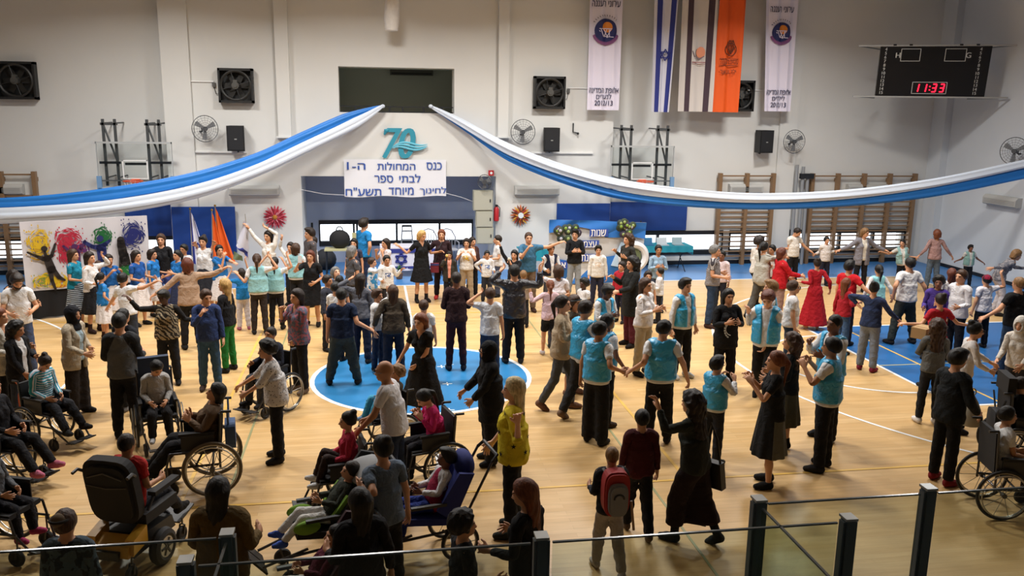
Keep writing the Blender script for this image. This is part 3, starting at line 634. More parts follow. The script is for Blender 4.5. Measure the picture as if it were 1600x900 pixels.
frame(sx(.19), sx(.37), sc_h*.7, sc_h*.95); frame(sx(.59), sx(.78), sc_h*.7, sc_h*.95); frame(sx(.33), sx(.65), sc_h*.05, sc_h*.29)
lettering('letter', 'H', M_pr, body, (sx(.165), -.075, sc_h*.82), h=.13, bold=.02); lettering('letter', 'G', M_pr, body, (sx(.80), -.075, sc_h*.82), h=.14, bold=.02)
for k in range(12):
    for u in (.05, .905): lettering('number', str(4+k), M_pr, body, (sx(u), -.075, sc_h*(.94-.079*k)), h=.078, bold=.012)
SEG = {'1': 'bc', '3': 'abcdg'}
def seg(ch, cx, cz, w, h):
    D = {'a': ((-w, h), (w, h)), 'b': ((w, h), (w, 0)), 'c': ((w, 0), (w, -h)), 'd': ((-w, -h), (w, -h)), 'g': ((-w, 0), (w, 0))}; g = MB()
    for s_ in SEG[ch]:
        (x0, z0), (x1, z1) = D[s_]; g.tube([(cx+x0+z0*.12, -.08, cz+z0), (cx+x1+z1*.12, -.08, cz+z1)], .017, 4)
    g.build('clock_digit', M_led, body)
for ch, u in (('1', .375), ('1', .445), ('3', .535), ('3', .605)): seg(ch, sx(u), sc_h*.17, .045, .1)
MB().box((sx(.495), -.08, sc_h*.2), (.03, .02, .03)).box((sx(.495), -.08, sc_h*.13), (.03, .02, .03)).build('clock_colon', M_led, body)
for z in (-.02, sc_h+.01):
    MB().box((0, -.05, z), (sc_w*1.42, .04, .04)).build('support_rail', mat('rail_paint', '#a9a9a6', .5), body)
for s_ in (-1, 1):
    for z in (-.02, sc_h+.01): MB().tube([(s_*sc_w*.71, -.05, z), (s_*sc_w*.45, 1.1, z-.2)], .02, 6).build('support_strut', M_steel, body)
    for k in (-1, 1): MB().box((s_*sc_w*.3+k*.2, -.05, sc_h+.03), (.08, .05, .04)).build('clip', M_black, body)

for x0, x1, y, Y, lab in ((293, 334, 127, YC, 'thin white conduit left of the second extractor fan'), (888, 918, 137.5, YC, 'thin white conduit right of the third extractor fan'), (1167, 1194, 141, YB, 'thin white conduit right of the orange flag')):
    A, B = at_y(x0, y, Y-.02), at_y(x1, y, Y-.02); t = thing('conduit', lab, 'conduit', (A[0], Y-.02, A[2])); w = B[0]-A[0]
    MB().cyl((0, 0, 0), (w, 0, 0), .018, 8).build('pipe', M_white, t)
    e = w if x0 < 800 else 0.0
    MB().span((e-.04, -.04, -.13), (e+.04, .02, -.02)).build('junction_box', mat('conduit_box', '#5a5a58', .6), t); MB().tube([(e, -.02, -.13), (e+.04*(1 if x0 < 800 else -1), -.02, -.3), (e+.22*(1 if x0 < 800 else -1), -.02, -.28)], .008, 5).build('cable', M_black, t)
# ================================================================== people: one modelled body, posed for each person
def sstep(a, b, x): t = np.clip((x-a)/(b-a), 0, 1); return t*t*(3-2*t)
def smin(a, b, k=.04): h = np.clip(.5+.5*(b-a)/k, 0, 1); return b+(a-b)*h-k*h*(1-h)
def ell(P, c, r): r = np.array(r, np.float32); q = (P-np.array(c, np.float32))/r; k0 = np.sqrt((q*q).sum(-1)); k1 = np.sqrt(((q/r)**2).sum(-1)); return k0*(k0-1)/np.maximum(k1, 1e-5)
def cone(P, a, b, ra, rb, sy=1.0):
    a, b = np.array(a, np.float32), np.array(b, np.float32); d = b-a; q = P-a; t = np.clip((q@d)/(d@d), 0, 1); e = q-t[..., None]*d
    if sy != 1.0: e = e*np.array([1, 1/sy, 1], np.float32)
    return np.sqrt((e*e).sum(-1))-(ra+(rb-ra)*t)
def nets(xs, ys, zs, fn):
    X, Y, Z = np.meshgrid(xs, ys, zs, indexing='ij'); P = np.stack([X, Y, Z], -1).astype(np.float32)
    A = P.copy(); A[..., 0] = np.abs(A[..., 0]); V = fn(A, P); ins = V < 0
    c = ins[:-1, :-1, :-1].astype(np.int8)
    n = np.zeros(c.shape, np.int8)
    for i in (0, 1):
        for j in (0, 1):
            for k in (0, 1): n += ins[i:i+c.shape[0], j:j+c.shape[1], k:k+c.shape[2]]
    act = (n > 0) & (n < 8); idx = np.full(c.shape, -1, np.int64); I = np.argwhere(act); idx[act] = np.arange(len(I))
    acc = np.zeros((len(I), 3)); cnt = np.zeros(len(I))
    C = [(i, j, k) for i in (0, 1) for j in (0, 1) for k in (0, 1)]
    for a in C:
        for b in C:
            if sum(b)-sum(a) == 1 and sum(abs(b[q]-a[q]) for q in range(3)) == 1:
                ia, ib = tuple((I+a).T), tuple((I+b).T); va, vb = V[ia], V[ib]; m = (va < 0) != (vb < 0)
                t = np.where(m, va/np.where(m, va-vb, 1), 0)[:, None]; pt = P[ia]*(1-t)+P[ib]*t; acc += pt*m[:, None]; cnt += m
    verts = acc/np.maximum(cnt, 1)[:, None]; faces = []
    for ax in range(3):
        o = [0, 0, 0]; o[ax] = 1; sl = tuple(slice(0, -1) if q == ax else slice(None) for q in range(3)); sh = tuple(slice(1, None) if q == ax else slice(None) for q in range(3))
        d = ins[sl] != ins[sh]; E = np.argwhere(d); b, c_ = (ax+1) % 3, (ax+2) % 3
        ok = (E[:, b] > 0) & (E[:, c_] > 0) & (E[:, b] < act.shape[b]) & (E[:, c_] < act.shape[c_]); E = E[ok]; s = ins[sl][tuple(E.T)]
        q = []
        for db, dc in ((-1, -1), (0, -1), (0, 0), (-1, 0)): F = E.copy(); F[:, b] += db; F[:, c_] += dc; q.append(idx[tuple(F.T)])
        q = np.stack(q, 1); q[~s] = q[~s][:, ::-1]; faces.append(q)
    return verts, np.concatenate(faces)
def lines_(*segs):
    out = []
    for a, b, h in segs: n = max(1, int(round((b-a)/h))); out += list(a+(b-a)*np.arange(n)/n)
    return np.array(out+[segs[-1][1]], np.float32)
def sym(*segs): s = lines_(*segs); return np.concatenate([-s[:0:-1], s])

def torso(A, sex):
    if sex == 'f':
        d = ell(A, (0, .012, .93), (.16, .115, .12)); d = smin(d, ell(A, (0, .005, 1.08), (.118, .09, .16)), .07); d = smin(d, ell(A, (0, .008, 1.27), (.138, .098, .165)), .07)
        d = smin(d, ell(A, (.062, -.075, 1.25), (.06, .055, .06)), .035); d = smin(d, cone(A, (0, .012, 1.385), (.135, .012, 1.378), .05, .046), .06); d = smin(d, ell(A, (.075, .06, .90), (.088, .085, .09)), .05)
    else:
        d = ell(A, (0, .01, .93), (.15, .112, .12)); d = smin(d, ell(A, (0, .002, 1.08), (.138, .102, .16)), .07); d = smin(d, ell(A, (0, .006, 1.27), (.158, .11, .17)), .07)
        d = smin(d, cone(A, (0, .012, 1.39), (.155, .012, 1.382), .055, .052), .06); d = smin(d, ell(A, (.07, .06, .90), (.085, .08, .085)), .05)
    return d
def arms(A, sex, k=1.0):
    f = .88 if sex == 'f' else 1.0
    d = cone(A, (.15, .012, 1.38), (.44, .012, 1.38), .052*f*k, .037*f*k); return smin(d, cone(A, (.44, .012, 1.38), (.68, .006, 1.38), .039*f*k, .025*f*k), .02)
def legs(A, sex, k=1.0):
    d = cone(A, (.085, .005, .88), (.088, 0, .48), .085*k, .054*k); d = smin(d, cone(A, (.088, .002, .48), (.09, .012, .30), .052*k, .05*k), .03); return smin(d, cone(A, (.09, .012, .30), (.09, .022, .08), .05*k, .034*k), .03)
def foot(A, k=0.0): return smin(cone(A, (.09, .045, .038), (.095, -.06, .034), .036+k, .038+k), cone(A, (.095, -.06, .034), (.098, -.135, .026), .038+k, .026+k), .02)
def head_(A, k=0.0): return smin(ell(A, (0, .014, 1.604), (.073+k, .093+k, .093+k)), ell(A, (0, -.03, 1.558), (.056+k, .062+k, .078+k)), .03)
def body_fn(sex):
    def f(A, P):
        d = torso(A, sex); d = smin(d, arms(A, sex), .05); d = smin(d, legs(A, sex), .05); d = smin(d, foot(A), .03)
        nk = .046 if sex == 'f' else .053
        d = smin(d, cone(A, (0, .02, 1.38), (0, .006, 1.53), nk*1.1, nk), .04)
        h = head_(A); h = smin(h, ell(A, (0, -.066, 1.503), (.024, .02, .018)), .03); h = smin(h, cone(A, (0, -.086, 1.585), (0, -.104, 1.553), .008, .013), .014); h = smin(h, ell(A, (.011, -.094, 1.549), (.010, .010, .008)), .008)
        h = smin(h, ell(A, (0, -.088, 1.523), (.023, .010, .009)), .008); h = smin(h, ell(A, (.03, -.076, 1.607), (.025, .014, .009)), .012); h = smin(h, ell(A, (.076, .012, 1.575), (.009, .02, .031)), .008)
        h = -smin(-h, ell(A, (.031, -.101, 1.588), (.017, .016, .012)), .01)
        d = smin(d, h, .025)
        m = smin(ell(A, (.735, 0, 1.38), (.056, .042, .018)), cone(A, (.685, .004, 1.38), (.72, 0, 1.38), .024, .022), .02)
        for y0, y1, L in ((-.03, -.05, .82), (-.011, -.017, .855), (.01, .016, .845), (.028, .047, .815)): m = smin(m, cone(A, (.765, y0, 1.38), (L, y1, 1.375), .0105, .0085), .008)
        m = smin(m, smin(cone(A, (.70, -.025, 1.376), (.735, -.06, 1.37), .015, .0115), cone(A, (.735, -.06, 1.37), (.768, -.075, 1.366), .0115, .0095), .008), .012)
        return smin(d, m, .015)
    return f
def shirt_fn(sex, sleeve, hem, off, drape=.0, neck=1.428, skirt=None, vneck=0.0, openf=False):
    def f(A, P):
        d = torso(A, sex)
        if hem < .86: d = smin(d, legs(A, sex), .05)
        if drape: d = smin(d, np.maximum(np.sqrt((A[..., 0]/(.158+drape))**2+((A[..., 1]-.008)/(.118+drape))**2)*.13-.13, np.maximum(hem-.05-A[..., 2], A[..., 2]-1.18)), .06)
        if skirt:
            zt, zb, r0, r1 = skirt; t = np.clip((zt-A[..., 2])/(zt-zb), 0, 1); r_ = r0+(r1-r0)*t
            ang = np.arctan2(A[..., 1], P[..., 0]); r_ = r_*(1+.05*t*np.sin(ang*9))
            s = np.sqrt(A[..., 0]**2+(A[..., 1]*1.18)**2)-r_; d = smin(d, np.maximum(s*.85, np.maximum(zb-A[..., 2], A[..., 2]-zt)), .04)
        if sleeve > .2: d = smin(d, arms(A, sex, 1.06), .05)
        d = d-off+.003*np.sin(A[..., 2]*58+5*np.sin(P[..., 0]*11+P[..., 1]*7))+.002*np.sin(P[..., 0]*53+A[..., 2]*37)
        d = np.maximum(d, (skirt[1] if skirt else hem)-A[..., 2])
        d = np.maximum(d, A[..., 0]-(sleeve+(.055*(1-sstep(1.22, 1.33, A[..., 2])) if sleeve < .2 else 0))); d = np.maximum(d, A[..., 2]-(neck+A[..., 0]*.25+.012))
        nk = cone(A, (0, .012, 1.36), (0, 0, 1.56), .066, .066); d = np.maximum(d, -nk)
        if vneck: d = np.maximum(d, -np.maximum(np.maximum(A[..., 0]-(A[..., 2]-vneck)*.45, A[..., 1]+.02), vneck-A[..., 2]))
        if openf: d = np.maximum(d, -np.maximum(A[..., 0]-.04-.12*np.maximum(0, A[..., 2]-1.15), A[..., 1]+.0))
        return d
    return f
def trouser_fn(sex, end, k, off=.01):
    def f(A, P):
        d = smin(smin(torso(A, sex), legs(A, sex), .05), cone(A, (.087, .004, .8), (.09, .012, .05), .075*k, .06*k), .03)-off+.003*np.sin(A[..., 2]*46+4*np.sin(P[..., 0]*15)+P[..., 1]*18)
        return np.maximum(np.maximum(d, end-A[..., 2]), A[..., 2]-1.02)
    return f
def skirt_fn(zt, zb, r0, r1):
    def f(A, P):
        t = np.clip((zt-A[..., 2])/(zt-zb), 0, 1); ang = np.arctan2(A[..., 1], P[..., 0]); r_ = (r0+(r1-r0)*t**.8)*(1+.06*t*np.sin(ang*10))
        s = np.sqrt(A[..., 0]**2+(A[..., 1]*1.2)**2)-r_; s = smin(s, np.maximum(torso(A, 'f')-.014, zb-A[..., 2]), .03); return np.maximum(np.maximum(s*.85, zb-A[..., 2]), A[..., 2]-zt)
    return f
def shoe_fn(h, sg):
    def f(A, P): return np.maximum(-sg*P[..., 0], np.maximum(np.maximum(smin(foot(A, .01), cone(A, (.09, .024, .06), (.09, .018, h+.05), .046, .05), .03), -.012-A[..., 2]), A[..., 2]-h))
    return f
def line_hair(A): return A[..., 2]-np.where(A[..., 1] > -.02, 1.550-.55*(A[..., 1]+.02), 1.550+1.55*(-.02-A[..., 1]))
def hair_fn(kind):
    def f(A, P):
        z, y = A[..., 2], A[..., 1]
        off = {'buzz': .007, 'short': .017, 'long': .02, 'bob': .024, 'tail': .014, 'bun': .015, 'curly': .042, 'curlylong': .038, 'thick': .026}[kind]
        ld = line_hair(A)+.006*np.sin(P[..., 0]*70); tp = sstep(-.004, .07, ld)
        d = np.maximum(head_(A)-off*(.12+.88*tp), -ld*.75)+.0035*tp*np.sin(P[..., 0]*85+3*np.sin(z*30))*np.cos(y*60)
        if kind == 'thick': d = smin(d, ell(A, (0, -.035, 1.69), (.072, .07, .035)), .03)
        if kind in ('long', 'bob', 'curlylong'):
            zb = {'long': 1.24, 'bob': 1.46, 'curlylong': 1.18}[kind]; cl = kind == 'curlylong'; dn = np.clip((1.6-z)/.35, 0, 1)
            w = (.088 if not cl else .125)*(1-.18*dn) if kind != 'bob' else .1; dp = (.06 if not cl else .09)*(1-.25*dn)
            c = np.sqrt((A[..., 0]/w)**2+((y-.05-.025*dn)/dp)**2)*.07-.07+.0055*np.sin(P[..., 0]*125+3*np.sin(z*13))
            c = np.maximum(c, np.maximum(z-1.62, zb+.05*np.abs(P[..., 0])/.1*.6+.02*np.sin(P[..., 0]*75)-z)); c = np.maximum(c, -(cone(A, (0, -.02, 1.40), (0, -.05, 1.62), .062, .062)))
            d = smin(d, c, .03)
        if kind == 'tail': d = smin(d, smin(cone(A, (0, .105, 1.625), (0, .135, 1.56), .024, .032), cone(A, (0, .135, 1.56), (0, .12, 1.28), .032, .012), .02), .015)
        if kind == 'bun': d = smin(d, ell(A, (0, .078, 1.69), (.045, .045, .042)), .015)
        if kind.startswith('curly'): d = d+.011*np.sin(P[..., 0]*72)*np.sin(y*68)*np.sin(z*62)
        return d
    return f
def hair_mat(c):
    k = ('hair', c)
    if k in _M: return _M[k]
    m = bpy.data.materials.new('hair'); m.use_nodes = True; nt = m.node_tree; b = nt.nodes['Principled BSDF']; N = nt.nodes.new; L = nt.links.new; col = lin(HAIRC[c])
    at = N('ShaderNodeAttribute'); at.attribute_name = 'rest'; mp = N('ShaderNodeMapping'); mp.inputs['Scale'].default_value = (90, 60, 9); L(at.outputs['Vector'], mp.inputs[0]); n = N('ShaderNodeTexNoise'); n.inputs['Scale'].default_value = 1.0; n.inputs['Detail'].default_value = 3; L(mp.outputs[0], n.inputs['Vector'])
    cr = N('ShaderNodeValToRGB'); cr.color_ramp.elements[0].position = .32; cr.color_ramp.elements[1].position = .72; cr.color_ramp.elements[0].color = (*[x*.55 for x in col], 1); cr.color_ramp.elements[1].color = (*[min(1, x*1.45) for x in col], 1); L(n.outputs['Fac'], cr.inputs[0]); L(cr.outputs[0], b.inputs['Base Color'])
    bp = N('ShaderNodeBump'); bp.inputs['Strength'].default_value = .5; bp.inputs['Distance'].default_value = .01; L(n.outputs['Fac'], bp.inputs['Height']); L(bp.outputs['Normal'], b.inputs['Normal']); b.inputs['Roughness'].default_value = .5; b.inputs['Specular IOR Level'].default_value = .3
    _M[k] = m; return m
def hijab_fn(A, P):
    d = smin(head_(A, .02), cone(A, (0, .02, 1.36), (0, .0, 1.56), .085, .075), .05); d = smin(d, ell(A, (0, .0, 1.37), (.145, .105, .08)), .05)
    d = np.maximum(d, 1.30-A[..., 2]); return np.maximum(d, -ell(A, (0, -.11, 1.572), (.05, .06, .07)))
def cap_fn(A, P): return np.maximum(head_(A, .018), -(A[..., 2]-1.615))
def beard_fn(A, P): return np.maximum(np.maximum(smin(head_(A, .008), ell(A, (0, -.066, 1.503), (.032, .028, .026)), .02), A[..., 2]-1.54-.25*np.maximum(0, A[..., 0]-.035)), np.maximum(A[..., 1]-.01, 1.475-A[..., 2]))

GX = sym((0, .2, .022), (.2, .72, .026)); GY = lines_((-.27, .27, .022)); 
def grid(zr, xm=.72, h=.022, ym=.27): return sym((0, min(.2, xm), h), *(((.2, xm, .028),) if xm > .2 else ())), lines_((-ym, ym, h)), lines_((zr[0], zr[1], h))
_BASE = {}; _NRM = {}
def base(key):
    if key in _BASE: return _BASE[key]
    kind, sex = key[0], key[1]; ratio = .5
    if kind == 'body':
        lod = key[2]; hh = .0075 if lod else .010
        g = (sym((0, .2, .022), (.2, .66, .03), (.66, .875, hh)), np.concatenate([lines_((-.2, -.088, .014))[:-1], lines_((-.088, .065, .0068 if lod else .0085))[:-1], lines_((.065, .2, .022))]), lines_((-.02, 1.34, .026), (1.34, 1.42, hh), (1.42, 1.48, .02), (1.48, 1.72, .0095 if lod else .012)))
        V, F = nets(*g, body_fn(sex)); ratio = .30 if lod else .22
    elif kind == 'top':
        _, _, sleeve, hem, off, drape, skirt, vneck, openf = key; zr = ((skirt[1] if skirt else hem)-.05, 1.50)
        V, F = nets(*grid(zr, max(sleeve+.06, .3 if not skirt else skirt[3]+.1), .02, .25 if not skirt else max(.25, skirt[3]+.06)), shirt_fn(sex, sleeve, hem, off, drape, skirt=skirt, vneck=vneck, openf=openf))
    elif kind == 'trousers': V, F = nets(*grid((key[2]-.05, 1.08), .3, .02, .22), trouser_fn(sex, key[2], key[3]))
    elif kind == 'skirt': V, F = nets(*grid((key[2]-.05, 1.07), key[3]+.08, .02, key[3]+.06), skirt_fn(1.03, key[2], .155, key[3]))
    elif kind == 'shoe': V, F = nets(*grid((-.04, key[2]+.06), .2, .013, .2), shoe_fn(key[2], key[3])); ratio = .4
    elif kind == 'hair': V, F = nets(sym((0, .2, .012)), lines_((-.16, .22, .012)), lines_((1.1, 1.80, .012)), hair_fn(key[2])); ratio = .35
    elif kind == 'hijab': V, F = nets(*grid((1.25, 1.76), .22, .014, .2), hijab_fn); ratio = .5
    elif kind == 'cap': V, F = nets(*grid((1.56, 1.76), .15, .012, .18), cap_fn)
    elif kind == 'beard': V, F = nets(*grid((1.45, 1.60), .12, .011, .14), beard_fn)
    me = bpy.data.meshes.new('_base'); me.from_pydata(V.tolist(), [], F.tolist()); ob = bpy.data.objects.new('_base', me); COL.objects.link(ob)
    md = ob.modifiers.new('d', 'DECIMATE'); md.ratio = ratio
    bpy.context.view_layer.update(); m2 = bpy.data.meshes.new_from_object(ob.evaluated_get(bpy.context.evaluated_depsgraph_get())); bpy.data.objects.remove(ob); bpy.data.meshes.remove(me)
    m2.polygons.foreach_set('use_smooth', [True]*len(m2.polygons)); n = len(m2.vertices); co = np.empty(n*3); m2.vertices.foreach_get('co', co); co = co.reshape(-1, 3)
    at = m2.attributes.new('rest', 'FLOAT_VECTOR', 'POINT'); at.data.foreach_set('vector', co.ravel())
    nr = np.empty(n*3); m2.vertex_normals.foreach_get('vector', nr); _NRM[key] = nr.reshape(-1, 3)
    _BASE[key] = (m2, co); return _BASE[key]

# bones: 0 pelvis 1 spine 2 chest 3 neck 4 head | 5 upper 6 fore 7 hand 8 finger 9 fingertip (left +5 for right) | 15 thigh 16 shin 17 foot (right 18..)
def weights(co, mode):
    x, y, z = co.T; ax = np.abs(x); W = np.zeros((len(co), 21)); L = x > 0
    if mode == 'head': W[:, 4] = 1; return W
    if mode == 'hair':
        h = sstep(1.36, 1.52, z); W[:, 4] = h; W[:, 2] = 1-h; return W
    sp = sstep(.98, 1.08, z); chs = sstep(1.12, 1.25, z); nk = sstep(1.42, 1.48, z)*(ax < .14); hd = sstep(1.49, 1.545, z)*(ax < .2)
    a = sstep(.125, .215, ax)*sstep(1.22, 1.33, z); a = np.where(z > 1.2, a, 0)
    W[:, 4] = hd; W[:, 3] = nk*(1-hd); rest = (1-nk)*(1-a); W[:, 2] = rest*chs; W[:, 1] = rest*(1-chs)*sp; low = rest*(1-chs)*(1-sp)
    e, w_, f1, f2 = sstep(.40, .48, ax), sstep(.655, .70, ax), sstep(.762, .785, ax), sstep(.80, .82, ax); a = a*(1-nk)
    for i, v in enumerate((a*(1-e), a*e*(1-w_), a*w_*(1-f1), a*f1*(1-f2), a*f2)): W[:, 5+i] = np.where(L, v, 0); W[:, 10+i] = np.where(L, 0, v)
    th = 1-sstep(.78, .97, z)
    if mode == 'skirt':
        l = sstep(-.15, .15, x); k = (1-sstep(.40, .56, z))*.75; ft = 0*z
    else: l = sstep(-.022, .022, x); k = 1-sstep(.42, .54, z); ft = 1-sstep(.065, .12, z)
    W[:, 0] = low*(1-th)
    for i, v in enumerate((low*th*(1-k), low*th*k*(1-ft), low*th*k*ft)): W[:, 15+i] = v*l; W[:, 18+i] = v*(1-l)
    return W/np.maximum(W.sum(1), 1e-6)[:, None]
_WC = {}
def rx(a): c, s = math.cos(a), math.sin(a); return np.array([[1, 0, 0], [0, c, -s], [0, s, c]])
def ry(a): c, s = math.cos(a), math.sin(a); return np.array([[c, 0, s], [0, 1, 0], [-s, 0, c]])
def rzm(a): c, s = math.cos(a), math.sin(a); return np.array([[c, -s, 0], [s, c, 0], [0, 0, 1]])
def unit(v): v = np.array(v, float); return v/max(np.linalg.norm(v), 1e-9)
def rmin(a, b):
    a, b = unit(a), unit(b); v = np.cross(a, b); c = a@b
    if c < -.9999: return rzm(math.pi)
    K = np.array([[0, -v[2], v[1]], [v[2], 0, -v[0]], [-v[1], v[0], 0]]); return np.eye(3)+K+K@K/(1+c)
# arm presets: (upper, fore) as (out, forward, up)
ARM = {'down': ((.2, .02, -1), (.12, .2, -1)), 'hang': ((.28, -.05, -1), (.15, .1, -1)), 'clap': ((.22, .25, -.9), (-.55, .85, .3)), 'claphi': ((.3, .5, -.75), (-.45, .6, .7)), 'out': ((1, .1, -.12), (1, .15, -.05)),
       'outdown': ((.75, .05, -.65), (.8, .15, -.5)), 'outup': ((.8, .1, .5), (.6, .1, .8)), 'up': ((.5, .2, .85), (.1, .1, 1)), 'push': ((.12, .5, -.85), (-.02, .95, -.3)), 'fwd': ((.1, 1, -.15), (-.05, 1, .05)), 'fwdlow': ((.15, .6, -.8), (-.05, .95, -.2)),
       'face': ((.35, .45, -.75), (-.45, .35, .85)), 'hip': ((.6, -.15, -.75), (-.6, .25, -.5)), 'bent': ((.2, .05, -1), (.0, .95, -.1)), 'lap': ((.2, .2, -.95), (-.35, .9, -.3)), 'cross': ((.25, .2, -.95), (-.85, .45, .1)), 'head': ((.8, .2, .35), (-.7, .1, .7)), 'back': ((.3, -.5, -.8), (.1, -.2, -1))}
LEG = {'stand': (((.06, .02, -1), (.03, .0, -1)), ((.06, -.02, -1), (.03, -.04, -1))), 'wide': (((.2, .02, -1), (.16, -.02, -1)), ((.2, 0, -1), (.16, -.04, -1))), 'walk': (((.05, .32, -1), (.02, .05, -1)), ((.05, -.18, -1), (.02, -.5, -1))), 'walk2': (((.05, -.18, -1), (.02, -.5, -1)), ((.05, .32, -1), (.02, .05, -1))),
       'sit': (((.1, 1, -.04), (.03, .12, -1)), ((.1, 1, -.04), (.03, .12, -1))), 'sitout': (((.12, 1, .0), (.05, .6, -.8)), ((.12, 1, .0), (.05, .6, -.8))), 'situp': (((.1, .8, .55), (.02, .35, -1)), ((.1, .8, .55), (.02, .35, -1))), 'bend': (((.08, .25, -1), (.04, -.18, -1)), ((.08, .2, -1), (.04, -.2, -1)))}
SKIN = ['#d9a585', '#c48f6c', '#a8744f', '#7a4c33', '#4f3122']
HAIRC = {'black': '#15120f', 'dark': '#241a14', 'brown': '#3f2a1c', 'red': '#5a2c1c', 'auburn': '#6b3a22', 'sandy': '#7a5a38', 'blonde': '#b58f55', 'platinum': '#cdb98c', 'grey': '#6f6d6a', 'shaved': '#3a2d26'}
def skin_mat(i):
    k = ('skin', i)
    if k in _M: return _M[k]
    m = bpy.data.materials.new('skin'); m.use_nodes = True; nt = m.node_tree; b = nt.nodes['Principled BSDF']; N = nt.nodes.new; L = nt.links.new
    b.inputs['Roughness'].default_value = .55; b.inputs['Subsurface Weight'].default_value = 0
    at = N('ShaderNodeAttribute'); at.attribute_name = 'rest'; sp = N('ShaderNodeSeparateXYZ'); L(at.outputs['Vector'], sp.inputs[0])
    def M2(op, a, b_=None):
        n = N('ShaderNodeMath'); n.operation = op
        for q, v in enumerate((a, b_)):
            if v is None: continue
            if isinstance(v, (int, float)): n.inputs[q].default_value = v
            else: L(v, n.inputs[q])
        return n.outputs[0]
    axx = M2('ABSOLUTE', sp.outputs[0]); front = M2('LESS_THAN', sp.outputs[1], -.055); c = lin(SKIN[i]); prev = None
    for (cx, cz, rx_, rz_, colr) in ((0, 1.523, .024, .0085, [c[0]*.8, c[1]*.5, c[2]*.5]), (.031, 1.588, .015, .0075, [.02, .013, .01]), (.032, 1.609, .024, .0055, [c[0]*.2, c[1]*.2, c[2]*.2])):
        u = M2('DIVIDE', M2('SUBTRACT', axx, cx), rx_); v = M2('DIVIDE', M2('SUBTRACT', sp.outputs[2], cz), rz_)
        ms = M2('MULTIPLY', M2('LESS_THAN', M2('ADD', M2('MULTIPLY', u, u), M2('MULTIPLY', v, v)), 1.0), front)
        mx = N('ShaderNodeMix'); mx.data_type = 'RGBA'; mx.inputs[7].default_value = (*colr, 1); L(ms, mx.inputs[0])
        if prev is None: mx.inputs[6].default_value = (*c, 1)
        else: L(prev, mx.inputs[6])
        prev = mx.outputs[2]
    L(prev, b.inputs['Base Color']); _M[k] = m; return m
